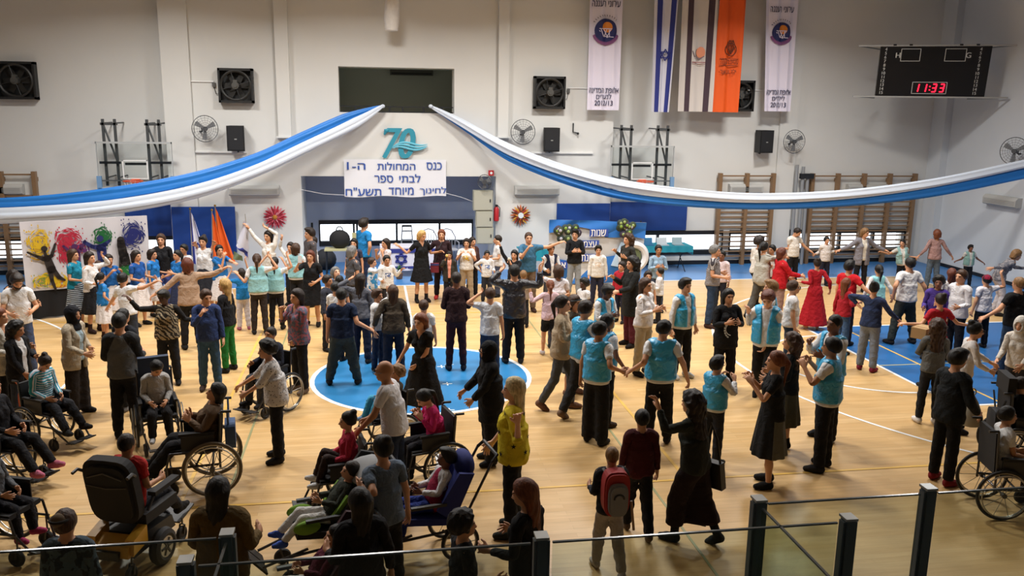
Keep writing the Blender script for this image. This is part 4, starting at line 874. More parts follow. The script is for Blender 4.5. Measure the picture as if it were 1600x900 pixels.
def cloth(c, c2=None, pat=None, sc=1.0):
    k = ('cloth', c, c2, pat, sc)
    if k in _M: return _M[k]
    m = bpy.data.materials.new('cloth'); m.use_nodes = True; nt = m.node_tree; b = nt.nodes['Principled BSDF']; N = nt.nodes.new; L = nt.links.new
    b.inputs['Roughness'].default_value = .85; b.inputs['Specular IOR Level'].default_value = .25; col = lin(c)
    at = N('ShaderNodeAttribute'); at.attribute_name = 'rest'
    n = N('ShaderNodeTexNoise'); n.inputs['Scale'].default_value = 11; n.inputs['Detail'].default_value = 4; n.inputs['Distortion'].default_value = 1.2; L(at.outputs['Vector'], n.inputs['Vector'])
    bp = N('ShaderNodeBump'); bp.inputs['Strength'].default_value = .7; bp.inputs['Distance'].default_value = .035; L(n.outputs['Fac'], bp.inputs['Height']); L(bp.outputs['Normal'], b.inputs['Normal'])
    if pat == 'satin': b.inputs['Roughness'].default_value = .32; b.inputs['Specular IOR Level'].default_value = .6
    if pat in (None, 'satin'): b.inputs['Base Color'].default_value = (*col, 1); _M[k] = m; return m
    mx = N('ShaderNodeMix'); mx.data_type = 'RGBA'; mx.inputs[6].default_value = (*col, 1); mx.inputs[7].default_value = (*lin(c2), 1); L(mx.outputs[2], b.inputs['Base Color'])
    th = N('ShaderNodeMath'); th.operation = 'GREATER_THAN'; L(th.outputs[0], mx.inputs[0])
    if pat == 'stripe':
        w = N('ShaderNodeTexWave'); w.bands_direction = 'Z'; w.inputs['Scale'].default_value = 5.2*sc; th.inputs[1].default_value = .55; L(at.outputs['Vector'], w.inputs['Vector']); L(w.outputs['Fac'], th.inputs[0])
    elif pat == 'zebra':
        w = N('ShaderNodeTexWave'); w.bands_direction = 'DIAGONAL'; w.inputs['Scale'].default_value = 7*sc; w.inputs['Distortion'].default_value = 9; w.inputs['Detail Scale'].default_value = 1.2; th.inputs[1].default_value = .55; L(at.outputs['Vector'], w.inputs['Vector']); L(w.outputs['Fac'], th.inputs[0])
    elif pat == 'dots':
        v = N('ShaderNodeTexVoronoi'); v.inputs['Scale'].default_value = 34*sc; th.operation = 'LESS_THAN'; th.inputs[1].default_value = .25; L(at.outputs['Vector'], v.inputs['Vector']); L(v.outputs['Distance'], th.inputs[0])
    elif pat == 'blotch':
        v = N('ShaderNodeTexNoise'); v.inputs['Scale'].default_value = 16*sc; th.inputs[1].default_value = .52; L(at.outputs['Vector'], v.inputs['Vector']); L(v.outputs['Fac'], th.inputs[0])
    elif pat == 'print':     # a printed patch on the chest
        v = N('ShaderNodeTexNoise'); v.inputs['Scale'].default_value = 24; sp = N('ShaderNodeSeparateXYZ'); L(at.outputs['Vector'], sp.inputs[0])
        def M2(op, a, q): n_ = N('ShaderNodeMath'); n_.operation = op; (L(a, n_.inputs[0])); n_.inputs[1].default_value = q if isinstance(q, (int, float)) else 0; (None if isinstance(q, (int, float)) else L(q, n_.inputs[1])); return n_.outputs[0]
        L(at.outputs['Vector'], v.inputs['Vector']); ab = N('ShaderNodeMath'); ab.operation = 'ABSOLUTE'; L(sp.outputs[0], ab.inputs[0]); zz = N('ShaderNodeMath'); zz.operation = 'ABSOLUTE'; L(M2('SUBTRACT', sp.outputs[2], 1.2), zz.inputs[0])
        a_ = M2('MULTIPLY', M2('LESS_THAN', ab.outputs[0], .085), M2('LESS_THAN', zz.outputs[0], .07)); a_ = M2('MULTIPLY', a_, M2('LESS_THAN', sp.outputs[1], 0.0)); L(M2('MULTIPLY', a_, v.outputs['Fac']), th.inputs[0]); th.inputs[1].default_value = .46
    elif pat == 'side':
        sp = N('ShaderNodeSeparateXYZ'); L(at.outputs['Vector'], sp.inputs[0]); L(sp.outputs[1], th.inputs[0]); th.inputs[1].default_value = .02
    elif pat == 'raglan':
        sp = N('ShaderNodeSeparateXYZ'); L(at.outputs['Vector'], sp.inputs[0]); ab = N('ShaderNodeMath'); ab.operation = 'ABSOLUTE'; L(sp.outputs[0], ab.inputs[0]); zz = N('ShaderNodeMath'); zz.operation = 'MULTIPLY_ADD'; L(sp.outputs[2], zz.inputs[0]); zz.inputs[1].default_value = .5; zz.inputs[2].default_value = -.56
        ad = N('ShaderNodeMath'); ad.operation = 'ADD'; L(ab.outputs[0], ad.inputs[0]); L(zz.outputs[0], ad.inputs[1]); L(ad.outputs[0], th.inputs[0]); th.inputs[1].default_value = .2
    _M[k] = m; return m
# garments: name -> base key for a sex
def top_key(kind, sex):
    T = {'tee': (.34, .87, .013, .005, None, 0, False), 'long': (.66, .87, .013, .005, None, 0, False), 'sweater': (.67, .85, .016, .006, None, 0, False), 'jacket': (.67, .81, .022, .010, None, 0, False), 'coat': (.67, .60, .026, .016, None, 0, False), 'cardigan': (.67, .74, .024, .012, None, 0, True), 'vest': (.165, .92, .032, .012, None, 0, True), 'vestback': (.165, .92, .032, .012, None, 0, False),
         'blouse': (.50, .82, .017, .012, None, 1.31, False), 'dress': (.34, .86, .014, .004, (1.02, .50, .15, .25), 1.33, False), 'longdress': (.66, .86, .012, 0, (1.02, .10, .15, .30), 0, False), 'gown': (.34, .86, .014, 0, (1.02, .28, .15, .32), 1.32, False), 'tunic': (.64, .72, .017, .010, None, 0, False), 'sleeveless': (.175, .84, .024, .010, None, 0, False)}[kind]
    sl, hem, off, dr, sk, vn, op = T; return ('top', sex, sl, hem, off, dr, sk, vn, op)
PEOPLE = {}
def person(label, hx, hy, h=1.65, f=None, yaw=0, top=('tee', '#d8d8d6'), over=None, bot=('trousers', '#1c1d22'), shoes='#1d1c1d', shoe_h=.09, hair=('short', 'black'), skin=1, sex='m', a=('down', 'down'), legs='stand', lean=0.0, twist=0.0, hd=(0, 0), g=1.0, sit=None, recline=0.0, kid=None, curl=30, scarf=None, cap=None, beard=None, roll=0.0, z0=0.0, group=None, acc=()):
    """head top at pixel (hx, hy); stature h, or feet on pixel row f; yaw 0 faces the camera, 90 faces the right wall"""
    if sex == 'c': bsex = 'm'
    else: bsex = sex
    hs = kid if kid else (1.07 if (h or 1.65) > 1.52 else 1.07+(1.52-(h or 1.5))*.5); g = .93+(g-1)*.6
    yw = R(yaw); dg = lambda o: None
    TOPZ = 1.47+.228*hs
    # ---- skeleton in body units (rest stature 1.70)
    gx = lambda x: x*g if abs(x) < .16 else x+math.copysign(.16*(g-1), x)
    Rp = rx(R(-recline)) @ ry(R(roll)); Rs = Rp@rx(R(lean*.5)); Rc = Rp@rx(R(lean))@rzm(R(twist)); 
    Rh = rzm(R(hd[0]+twist*.5))@rx(R(hd[1]+(lean-recline)*.45)); Rn = rzm(R(hd[0]*.4+twist))@rx(R((hd[1]+lean-recline)*.6))
    J = {}; piv = np.array([0, 0, .93])
    rest = {'pel': piv, 'spi': np.array([0, 0, 1.03]), 'che': np.array([0, 0, 1.19]), 'nec': np.array([0, .012, 1.43]), 'hea': np.array([0, .008, 1.505])}
    P_ = piv.copy(); M = {}
    pos = {'pel': P_}; pos['spi'] = P_+Rp@(rest['spi']-rest['pel']); pos['che'] = pos['spi']+Rs@(rest['che']-rest['spi']); pos['nec'] = pos['che']+Rc@(rest['nec']-rest['che']); pos['hea'] = pos['nec']+Rn@(rest['hea']-rest['nec'])
    B = [None]*21
    for i, (n_, Q) in enumerate((('pel', Rp), ('spi', Rs), ('che', Rc), ('nec', Rn), ('hea', Rh))): B[i] = (Q, rest[n_], pos[n_])
    LG = LEG[legs] if isinstance(legs, str) else legs
    ank = []
    for si, (sg, (td, sd)) in enumerate(((1, LG[0]), (-1, LG[1]))):
        hip = np.array([sg*.088*g, 0, .89]); kne = np.array([sg*.088*g, 0, .48]); an = np.array([sg*.09*g, .02, .085])
        if sit is None and recline == 0: cv = lambda d: unit((sg*d[0], -d[1], d[2]))
        else: cv = lambda d: rx(R(-recline*.3))@unit((sg*d[0], -d[1], d[2]))
        hp = pos['pel']+Rp@(hip-rest['pel']); t_, s_ = cv(td), cv(sd)
        Rt = rmin((0, 0, -1), t_); kp = hp+Rt@(kne-hip); Rs_ = rmin((0, 0, -1), s_); ap = kp+Rs_@(an-kne)
        fp = -s_[1] if sit is not None else max(0, s_[1]-.2)*-1.2
        Rf = rzm(R(sg*8))@rx(R(0 if sit is None else -12))
        if sit is None and s_[1] > .3: Rf = rx(R(28))
        B[15+3*si] = (Rt, hip, hp); B[16+3*si] = (Rs_, kne, kp); B[17+3*si] = (Rf, an, ap); ank.append(ap[2]-.085)
    hv = Rh@(np.array([0, .012, 1.505+(1.697-1.505)*hs])-rest['hea']); top_b = pos['hea']+hv
    if sit is not None: drop_of = lambda sc: sit/sc-(pos['pel'][2]-.115)
    else: mn = min(ank); drop_of = lambda sc: -mn+.010+z0/sc
    def place(hgt):
        sc = hgt/TOPZ; dz = drop_of(sc); tz = (top_b[2]+dz)*sc; w = rzm(yw)@(top_b*[1, 1, 0])*sc; q = at_z(hx, hy, tz); return sc, dz, np.array([q[0]-w[0], q[1]-w[1], 0.0])
    if f is not None:
        lo, hi = .9, 2.15
        for _ in range(30):
            md = (lo+hi)/2; sc, dz, rt = place(md)
            if proj(rt)[1] > f: hi = md
            else: lo = md
        h = md
        if h < .95 or h > 2.0: print('ODD HEIGHT', label, round(h, 2))
    sc, dz, root = place(h)
    # ---- arms
    fwd_c = np.array([_fw[0], _fw[1], 0]); fwd_c /= np.linalg.norm(fwd_c); away = abs(((yaw+180) % 360)-180) > 90
    spec = {1: a[0] if away else a[1], -1: a[1] if away else a[0]}     # +1 = the person's left arm
    for sg in (1, -1):
        sp = spec[sg]; sh = np.array([sg*(.165+.16*(g-1)), .012, 1.38]); el = np.array([sg*(.44+.16*(g-1)), .012, 1.38]); wr = np.array([sg*(.68+.16*(g-1)), .006, 1.38])
        up_ = pos['che']+Rc@(sh-rest['che'])
        if isinstance(sp, str):
            ua, fa = ARM[sp]; ua = Rc@unit((sg*ua[0], -ua[1], ua[2])) if sp not in ('down', 'hang') else rzm(R(twist))@unit((sg*ua[0], -ua[1], ua[2])); fa = rzm(R(twist))@unit((sg*fa[0], -fa[1], fa[2])) if sp in ('down', 'hang') else Rc@unit((sg*fa[0], -fa[1], fa[2]))
            cl = R(curl)
        else:
            wsh = root+rzm(yw)@((up_+[0, 0, dz])*sc); dep = (wsh-CAM)@fwd_c-(sp[2] if len(sp) > 2 else 0.0); rr = ray(sp[0], sp[1]); tg = CAM+rr*(dep/(rr@fwd_c))
            tb = rzm(-yw)@((tg-root)/sc)-[0, 0, dz]; dv = tb-up_; L1, L2 = .275, .30; d = np.linalg.norm(dv); dd = min(max(d, .12), L1+L2-.01); n_ = dv/max(d, 1e-6)
            pole = Rc@unit((sg*.5, .25, -.9)); pole = pole-n_*(pole@n_); pole = unit(pole); ca = (L1*L1+dd*dd-L2*L2)/(2*L1*dd); sa = math.sqrt(max(0, 1-ca*ca))
            eb = up_+n_*L1*ca+pole*L1*sa; ua = unit(eb-up_); fa = unit(up_+n_*dd-eb); cl = R(sp[3] if len(sp) > 3 else curl)
        Ru = rmin(Rc@np.array([sg, 0, 0]), ua)@Rc; Rf_ = rmin(ua, fa)@Ru; ep = up_+Ru@(el-sh); wp2 = ep+Rf_@(wr-el); o = 5 if sg > 0 else 10
        B[o] = (Ru, sh, up_); B[o+1] = (Rf_, el, ep); Rha = Rf_; B[o+2] = (Rha, wr, wp2)
        k1 = np.array([sg*(.775+.16*(g-1)), 0, 1.38]); Rk = Rha@ry(sg*cl); p1 = wp2+Rha@(k1-wr); B[o+3] = (Rk, k1, p1); k2 = np.array([sg*(.81+.16*(g-1)), 0, 1.378]); p2 = p1+Rk@(k2-k1); B[o+4] = (Rk@ry(sg*cl*1.2), k2, p2)
        PEOPLE.setdefault(label, {})['hand%d' % sg] = root+rzm(yw)@((wp2+Rha@np.array([sg*.07, 0, -.02])+[0, 0, dz])*sc)
    Rall = np.stack([b[0] for b in B]); J0 = np.stack([b[1] for b in B]); J1 = np.stack([b[2] for b in B]); Tr = J1-np.einsum('bij,bj->bi', Rall, J0)
    lod = (proj(root)[1]-hy) > 118
    tk = top_key(top[0], bsex); lowz = tk[6][1] if tk[6] else tk[3]
    def cover(co, nr):       # the body gives way a little under its clothes
        x_, z_ = np.abs(co[:, 0]), co[:, 2]; m_ = sstep(lowz, lowz+.04, z_)*(1-sstep(1.395, 1.425, z_-.25*np.minimum(x_, .2)*0))*(1-sstep(tk[2]-.05, tk[2]-.015, x_))
        if bot and bot[0] in ('trousers', 'leggings', 'wide', 'culottes', 'shorts'): e_ = {'trousers': .1, 'leggings': .11, 'wide': .08, 'culottes': .23, 'shorts': .58}[bot[0]]; m_ = np.maximum(m_, sstep(e_, e_+.03, z_)*(1-sstep(.96, 1.0, z_)))
        return nr*(.015*m_)[:, None]
    def skin_to(key, mode, name, m, parent=None):
        me0, co = base(key); ck = (key, mode)
        if ck not in _WC: _WC[ck] = weights(co, mode)
        W = _WC[ck]; v = co.copy()-(cover(co, _NRM[key]) if key[0] == 'body' else 0); x = v[:, 0]; ax = np.abs(x); hw = sstep(1.46, 1.52, v[:, 2])*(ax < .3)
        if mode in ('head', 'hair'): hw = sstep(1.40, 1.50, v[:, 2])
        if g != 1.0:
            a_ = sstep(.17, .24, ax)*(v[:, 2] > 1.2); gg = 1+(g-1)*(1-hw); v[:, 0] = np.where(ax < .16, x*gg, x+np.sign(x)*.16*(gg-1)); v[:, 1] *= gg; v[:, 2] = np.where(a_ > 0, 1.38+(v[:, 2]-1.38)*(1+(g-1)*a_*.7), v[:, 2])
        if hs != 1.0: k = 1+(hs-1)*hw; piv_ = np.array([0, .008, 1.505]); v = piv_+(v-piv_)*k[:, None] if mode != 'hair' else np.where(hw[:, None] > 0, piv_+(v-piv_)*k[:, None], v)
        Rv = np.einsum('nb,bij->nij', W, Rall); tv = W@Tr; v = (np.einsum('nij,nj->ni', Rv, v)+tv+[0, 0, dz])*sc
        me = me0.copy(); me.vertices.foreach_set('co', v.ravel()); me.materials.clear(); me.materials.append(m); me.update(); me.name = name
        o = bpy.data.objects.new(name, me); COL.objects.link(o)
        if parent is not None: o.parent = parent
        return o
    o = skin_to(('body', bsex, bool(lod)), 'body', 'person', skin_mat(skin)); o.location = root; o.rotation_euler = (0, 0, yw); tag(o, label, 'person', group)
    cm = lambda s_: cloth(*s_[1:]) if len(s_) > 1 else None
    k = top[0]; skirted = k in ('dress', 'longdress', 'gown')
    names = {'tee': 'shirt', 'long': 'shirt', 'vest': 'vest', 'vestback': 'vest', 'longdress': 'dress', 'gown': 'dress', 'sleeveless': 'shirt'}
    skin_to(top_key(k, bsex), 'skirt' if skirted else 'body', names.get(k, k), cm(top), o)
    if over: skin_to(top_key(over[0], bsex), 'body', names.get(over[0], over[0]), cm(over), o)
    if bot:
        bk = bot[0]
        if bk in ('skirt', 'longskirt', 'miniskirt'): zb, r1 = {'skirt': (.42, .27), 'longskirt': (.14, .3), 'miniskirt': (.62, .22)}[bk]; skin_to(('skirt', bsex, zb, r1), 'skirt', 'skirt', cm(bot), o)
        else: e_, kk = {'trousers': (.08, .96), 'leggings': (.09, .80), 'wide': (.055, 1.35), 'shorts': (.56, 1.05), 'culottes': (.2, 1.42)}[bk]; skin_to(('trousers', bsex, e_, kk), 'body', 'shorts' if bk == 'shorts' else 'trousers', cm(bot), o)
    if shoes:
        for sg in (1, -1): skin_to(('shoe', 'm', shoe_h, sg), 'body', 'shoe', cloth(shoes), o)
    if hair: 
        for hk in ([hair[0]] if isinstance(hair[0], str) else hair[0]): skin_to(('hair', 'm', hk), 'hair', 'hair', hair_mat(hair[1]), o)
    if beard: skin_to(('beard', 'm'), 'head', 'beard', hair_mat(beard), o)
    if scarf: skin_to(('hijab', 'm'), 'hair', 'headscarf', cloth(scarf), o)
    if cap: skin_to(('cap', 'm'), 'head', 'cap', cloth(cap), o)
    for ac in acc:
        gb = MB(); cc = ac[1] if len(ac) > 1 else '#15151a'
        if ac[0] in ('glasses', 'sunglasses'):
            zz, yy = (1.586, -.108) if ac[0] == 'glasses' else (1.672, -.075)
            for sg in (1, -1): gb.ring((sg*.031, yy, zz), .021, .0032 if ac[0] == 'glasses' else .009, 'y', 14, 5).tube([(sg*.052, yy, zz), (sg*.078, yy+.04, zz), (sg*.082, .0, zz)], .003, 4)
            gb.tube([(-.01, yy-.003, zz), (.01, yy-.003, zz)], .003, 4); nm = ac[0]
        elif ac[0] == 'headband': gb.ring((0, .008, 1.628), .098, .012, 'z', 24, 6); nm = 'headband'; gb.v = [(x*.9, y*1.08, z-.18*y) for x, y, z in gb.v]
        elif ac[0] == 'clip': gb.box((0, .125, 1.60), (.07, .02, .03)); nm = 'hair_clip'
        vv = np.array(gb.v); piv_ = np.array([0, .008, 1.505]); vv = piv_+(vv-piv_)*hs; vv = ((vv-B[4][1])@B[4][0].T+B[4][2]+[0, 0, dz])*sc; gb.v = [tuple(q) for q in vv]
        gb.build(nm, mat('accessory', cc, .4), o, True)
    PEOPLE.setdefault(label, {}).update(root=root, yaw=yw, sc=sc, obj=o, h=h, head=root+rzm(yw)@((pos['hea']+[0, 0, dz])*sc), chest=root+rzm(yw)@((pos['che']+[0, 0, dz])*sc), Rc=Rc, hips=(pos['pel'][2]+dz)*sc)
    return o
# ================================================================== wheelchairs
M_tyre = mat('black_rubber', '#1b1b1c', .7); M_rim = mat('bright_rim', '#a7a59f', .35, metal=.8); M_tube = mat('chair_tube', '#4a4a4c', .35, metal=.7); M_uph = mat('black_upholstery', '#141416', .8); M_plast = mat('black_plastic', '#1a1a1c', .5)
def spoked(parent, x, y, z, r_, tyre, sgn, handrim=True, n=10, name='wheel'):
    w = MB().ring((x, y, z), r_-.016, .017, 'x', 32, 7).build(name, tyre, parent, True)
    MB().ring((x, y, z), r_-.036, .009, 'x', 28, 5).build('wheel_rim', M_rim, w, True)
    g = MB()
    for k in range(n): a = 2*math.pi*k/n; g.tube([(x+sgn*.015, y, z), (x, y+(r_-.036)*math.cos(a), z+(r_-.036)*math.sin(a))], .004, 4, cap=False)
    g.build('spokes', M_rim, w)
    MB().cyl((x-.03, y, z), (x+.03, y, z), .028, 12).build('hub', M_tube, w, True)
    if handrim: MB().ring((x+sgn*.045, y, z), r_-.05, .008, 'x', 28, 5).build('hand_rim', M_rim, w, True)
    return w
def caster(parent, x, y, r_, z1, name='caster'):
    w = MB().ring((x, y, r_), r_*.72, r_*.28, 'x', 20, 7).cyl((x-.014, y, r_), (x+.014, y, r_), r_*.5, 12).build(name, M_tyre, parent, True)
    MB().tube([(x-.025, y, r_), (x-.025, y-.02, r_*2.1), (x, y-.02, r_*2.2), (x, y-.02, z1)], .01, 6).tube([(x+.025, y, r_), (x+.025, y-.02, r_*2.1), (x, y-.02, r_*2.2)], .01, 6).build('fork', M_tube, w)
    return w
def scaled(t, s): t.scale = (s, s, s); return t
def wheelchair(label, loc, yaw, s=1.0, back=M_uph, tall=0.0, tyre=M_tyre, wr=.30, handles=True, headrest=None, bag=None, foot_fwd=.0, seat=M_uph):
    t = thing('wheelchair', label, 'wheelchair', (loc[0], loc[1], 0), yaw); W = .225
    for sg in (1, -1):
        spoked(t, sg*(W+.055), .12, wr, wr, tyre, sg); caster(t, sg*(W-.02), -.32, .09, .34)
        g = MB().tube([(sg*W, -.36, .34), (sg*W, .2, .34)], .013, 7).tube([(sg*W, -.3, .50), (sg*W, .2, .50)], .013, 7).tube([(sg*W, .2, .3), (sg*W, .2, .5), (sg*W, .235, .93+tall)], .013, 7).tube([(sg*W, -.3, .5), (sg*W, -.34, .34), (sg*.17, -.45-foot_fwd, .15)], .013, 7)
        g.build('side_frame', M_tube, t, True)
        MB().tube([(sg*W, .235, .93+tall), (sg*W, .34, .925+tall)], .016, 8).build('push_handle', M_plast, t, True)
        a_ = MB().span((sg*W-.025, -.2, .69), (sg*W+.025, .16, .72)).build('armrest', M_uph, t); MB().span((sg*W-.006, -.18, .52), (sg*W+.006, .15, .68)).build('side_guard', M_plast, a_)
        f_ = MB().box((sg*.1, -.50-foot_fwd, .14), (.16, .17, .015), rx=R(-12)).build('footplate', M_plast, t); MB().tube([(sg*.17, -.45-foot_fwd, .15), (sg*.17, -.52-foot_fwd, .14)], .012, 6).build('footrest_bar', M_tube, f_)
    MB().tube([(-W, -.05, .34), (W, .1, .50)], .012, 6).tube([(W, -.05, .34), (-W, .1, .50)], .012, 6).cyl((-W-.05, .12, .3), (W+.05, .12, .3), .012, 8).build('cross_brace', M_tube, t)
    MB().box((0, -.06, .505), (.42, .46, .05)).build('seat', seat, t)
    MB().prism([(.185, .52), (.225, .52), (.255, .9+tall), (.215, .9+tall)], 'x', -.215, .215).build('backrest', back, t)
    if headrest: MB().span((-.2, .19, .9+tall), (.2, .29, 1.12+tall)).build('headrest', headrest, t)
    if bag:
        rr = [(.15*math.copysign(abs(math.cos(q))**.5, math.cos(q)), .6+.15*math.copysign(abs(math.sin(q))**.5, math.sin(q))) for q in np.linspace(0, 2*math.pi, 21)[:-1]]
        hb = MB().prism(rr, 'y', .262, .37).build('hanging_bag', bag, t); MB().tube([(-.1, .3, .74), (-.2, .3, .9), (-.22, .3, .93)], .012, 5).tube([(.1, .3, .74), (.2, .3, .9), (.22, .3, .93)], .012, 5).build('bag_strap', bag, hb)
    return scaled(t, s)
def buggy(label, loc, yaw, s=1.0, shell=M_uph, pads=None, hood=None, rec=25, muff=None, big=.17, bh=.68):
    # a reclined special needs pushchair, deep seat shell on a tube frame
    t = thing('special_pushchair', label, 'pushchair', (loc[0], loc[1], 0), yaw); ca, sa = math.cos(R(rec)), math.sin(R(rec))
    for sg in (1, -1):
        spoked(t, sg*.25, .28, big, big, M_tyre, sg, False, 6); caster(t, sg*.22, -.38, .085, .3)
        MB().tube([(sg*.22, -.42, .3), (sg*.24, .1, .34), (sg*.24, .3, .4), (sg*.22, .62, 1.0)], .014, 7).tube([(sg*.24, .28, big), (sg*.24, .1, .36)], .014, 7).tube([(sg*.2, -.2, .34), (sg*.17, -.62, .22)], .014, 7).build('side_frame', M_tube, t, True)
    MB().tube([(-.22, .62, 1.0), (-.2, .68, 1.06), (.2, .68, 1.06), (.22, .62, 1.0)], .018, 8).build('push_bar', M_plast, t, True)
    MB().box((0, -.06, .45), (.4, .48, .07), rx=R(-8)).build('seat', shell, t)
    def tl(y, z): return (.17+y*ca+z*sa, .46-y*sa+z*ca)
    b = MB().prism([tl(0, 0), tl(.06, 0), tl(.06, bh), tl(0, bh)], 'x', -.21, .21).build('backrest', shell, t)
    for sg in (1, -1):
        MB().prism([tl(-.16, .05), tl(.05, .0), tl(.05, bh+.02), tl(-.1, bh-.02)], 'x', sg*.21, sg*.25).build('side_wing', shell, t)
        if pads: MB().prism([tl(-.2, .06), tl(0, .04), tl(0, .34), tl(-.17, .3)], 'x', sg*.16, sg*.21).build('side_cushion', pads, t)
        if pads: MB().ball((sg*.19, -.2, .55), (.045, .13, .07), 12, 8).build('leg_cushion', pads, t, True)
        MB().span((sg*.24-.02, -.22, .62), (sg*.24+.02, .14, .65)).build('armrest', M_plast, t)
        MB().box((sg*.1, -.66, .24), (.17, .24, .02), rx=R(-50)).build('footplate', M_plast, t)
    if bh < .6: MB().ball((0, tl(.0, bh)[0]+.02, tl(0, bh)[1]+.02), (.2, .1, .14), 14, 9).build('head_cushion', shell, t, True)
    if hood:
        g = MB(); n = 12; vs = []; fs = []
        for i in range(7):
            a = R(-20+i*22); 
            for j in range(n+1):
                th = math.pi*j/n; y, z = tl(.05-.2*math.sin(a), .5+.24*math.cos(a)*math.sin(th)); vs.append((.23*math.cos(th), y, z))
        vs2 = [(x*.96, y+.01, z-.015) for x, y, z in vs]; K = len(vs)
        for i in range(6):
            for j in range(n): q = (i*(n+1)+j, i*(n+1)+j+1, (i+1)*(n+1)+j+1, (i+1)*(n+1)+j); fs += [q, tuple(k+K for k in q[::-1])]
        g.add(vs+vs2, fs).build('hood', hood, t, True)
    if muff: MB().ball((0, -.35, .5), (.2, .36, .14), 14, 8).build('foot_muff', muff, t, True)
    return scaled(t, s)
def power_chair(label, loc, yaw, s=1.0, shroud='#b98a2c'):
    t = thing('power_wheelchair', label, 'wheelchair', (loc[0], loc[1], 0), yaw); my = mat('yellow_shroud', shroud, .4)
    for sg in (1, -1):
        w = MB().ring((sg*.29, .06, .18), .125, .055, 'x', 28, 8).build('drive_wheel', M_tyre, t, True); MB().cyl((sg*.27, .06, .18), (sg*.335, .06, .18), .1, 16).build('wheel_hub', M_rim, w, True)
        g = MB()
        for k in range(6): a = k*math.pi/3; g.box((sg*.338, .06+.05*math.cos(a), .18+.05*math.sin(a)), (.008, .07, .02), rx=a)
        g.build('hub_spokes', M_plast, w)
        caster(t, sg*.2, .42, .08, .24); caster(t, sg*.22, -.36, .08, .24)
        a_ = MB().span((sg*.27-.04, -.25, .72), (sg*.27+.04, .14, .76)).build('armrest', M_uph, t); MB().tube([(sg*.27, .1, .73), (sg*.26, .2, .6)], .014, 6).build('armrest_bar', M_tube, a_)
    MB().prism([(-.3, .2), (.36, .2), (.4, .3), (.2, .36), (-.25, .34)], 'x', -.2, .2).build('base', M_plast, t)
    MB().prism([(.36, .22), (.45, .24), (.43, .34), (.3, .4)], 'x', -.2, .2).prism([(.2, .3), (.42, .26), (.4, .4), (.2, .46)], 'x', -.24, -.15).prism([(.2, .3), (.42, .26), (.4, .4), (.2, .46)], 'x', .15, .24).build('rear_shroud', my, t); MB().span((-.12, .43, .22), (.12, .475, .3)).build('rear_plate', M_plast, t)
    MB().box((0, -.06, .5), (.46, .5, .1)).build('seat', M_uph, t)
    rr = lambda a_, b_: [(a_*math.copysign(abs(math.cos(q))**.45, math.cos(q)), .33+b_*math.copysign(abs(math.sin(q))**.5, math.sin(q))) for q in np.linspace(0, 2*math.pi, 29)[:-1]]
    bk = MB().prism(rr(.25, .33), 'y', -.05, .04).prism(rr(.21, .28), 'y', .04, .075).build('backrest', M_uph, t); bk.location = (0, .24, .5); bk.rotation_euler = (R(-10), 0, 0)
    MB().tube([(-.17, .085, .5), (0, .09, .56), (.17, .085, .5)], .008, 5).tube([(-.2, .085, .42), (0, .09, .4), (.2, .085, .42)], .006, 5).build('piping', M_tube, bk)
    for sg in (1, -1): MB().tube([(sg*.25, 0, .5), (sg*.27, .06, .56), (sg*.27, .13, .56)], .016, 6).build('push_grip', M_plast, bk)
    MB().box((0, -.55, .2), (.34, .28, .02), rx=R(-15)).build('footplate', M_plast, t); MB().tube([(0, -.3, .4), (0, -.5, .2)], .02, 6).build('footrest_bar', M_tube, t)
    c = MB().span((.24, -.36, .76), (.3, -.26, .8)).build('control_box', M_plast, t); MB().cyl((.27, -.31, .8), (.27, -.31, .86), .012, 8).build('joystick', M_plast, c)
    return scaled(t, s)
def under(label, dy=-.06):
    p = PEOPLE[label]; v = rzm(p['yaw'])@np.array([0, dy, 0]); return p['root']+v, p['yaw']
# ================================================================== the crowd
W_, OFF, BLK, NAVY, JEAN, GREY, KHA = '#d6d5d4', '#cfcabd', '#17171a', '#1d2438', '#38465c', '#55575a', '#8f8168'
CYV, PALEV, BLUT, CREAMSK = ('#33a0cf', '#ffffff', 'satin'), '#8fc0c4', '#1f6fae', '#d8d3d2'
SATB = ('vestback',)+CYV; SATF = ('vest',)+CYV
T = lambda k, *c: (k,)+c
pr = person
# ---- left edge and left group
pr('dark-haired person half hidden behind the man in the white T-shirt at the left edge', 20, 422, 1.62, yaw=60, sex='f', top=T('long', BLK), hair=('long', 'dark'), a=('down', 'bent'))
pr('bearded man in white T-shirt and blue jeans looking down, left edge', 27, 430, 1.74, yaw=25, top=T('tee', W_), bot=T('trousers', '#3d4a66'), hair=('thick', 'dark'), beard='dark', hd=(10, 30), a=((20, 494, .25), (48, 489, .25)))
pr('woman in white cardigan with reddish hair cut off by the left edge', -3, 482, 1.64, yaw=80, sex='f', top=T('cardigan', '#c9c4b8'), hair=('long', 'auburn'), bot=T('trousers', BLK), a=('bent', 'bent'))
pr('woman with big black curly hair and black jacket pushing the striped-sweater girl', 26, 503, 1.50, yaw=65, sex='f', top=T('tee', W_), over=T('cardigan', BLK), hair=('curlylong', 'black'), bot=T('trousers', '#2c3442'), skin=2, a=((42, 590), (58, 560)), hd=(15, 10))
pr('woman in black headscarf and beige cardigan behind the striped-sweater girl', 112, 478, 1.62, yaw=70, sex='f', top=T('long', '#9fb4bd'), over=T('cardigan', '#a89c88'), hair=None, scarf='#14151b', bot=T('wide', '#221d1d'), a=((138, 556), (142, 548)), lean=4)
LB1 = 'girl in turquoise and purple striped sweater sitting in a wheelchair, left'
pr(LB1, 74, 558, 1.42, yaw=58, sex='f', sit=.50, legs='sitout', top=T('sweater', '#2f8fa0', '#cfd3dc', 'stripe', 1.6), hair=('bun', 'dark'), a=('lap', 'lap'), hd=(0, 35), lean=8, kid=1.05)
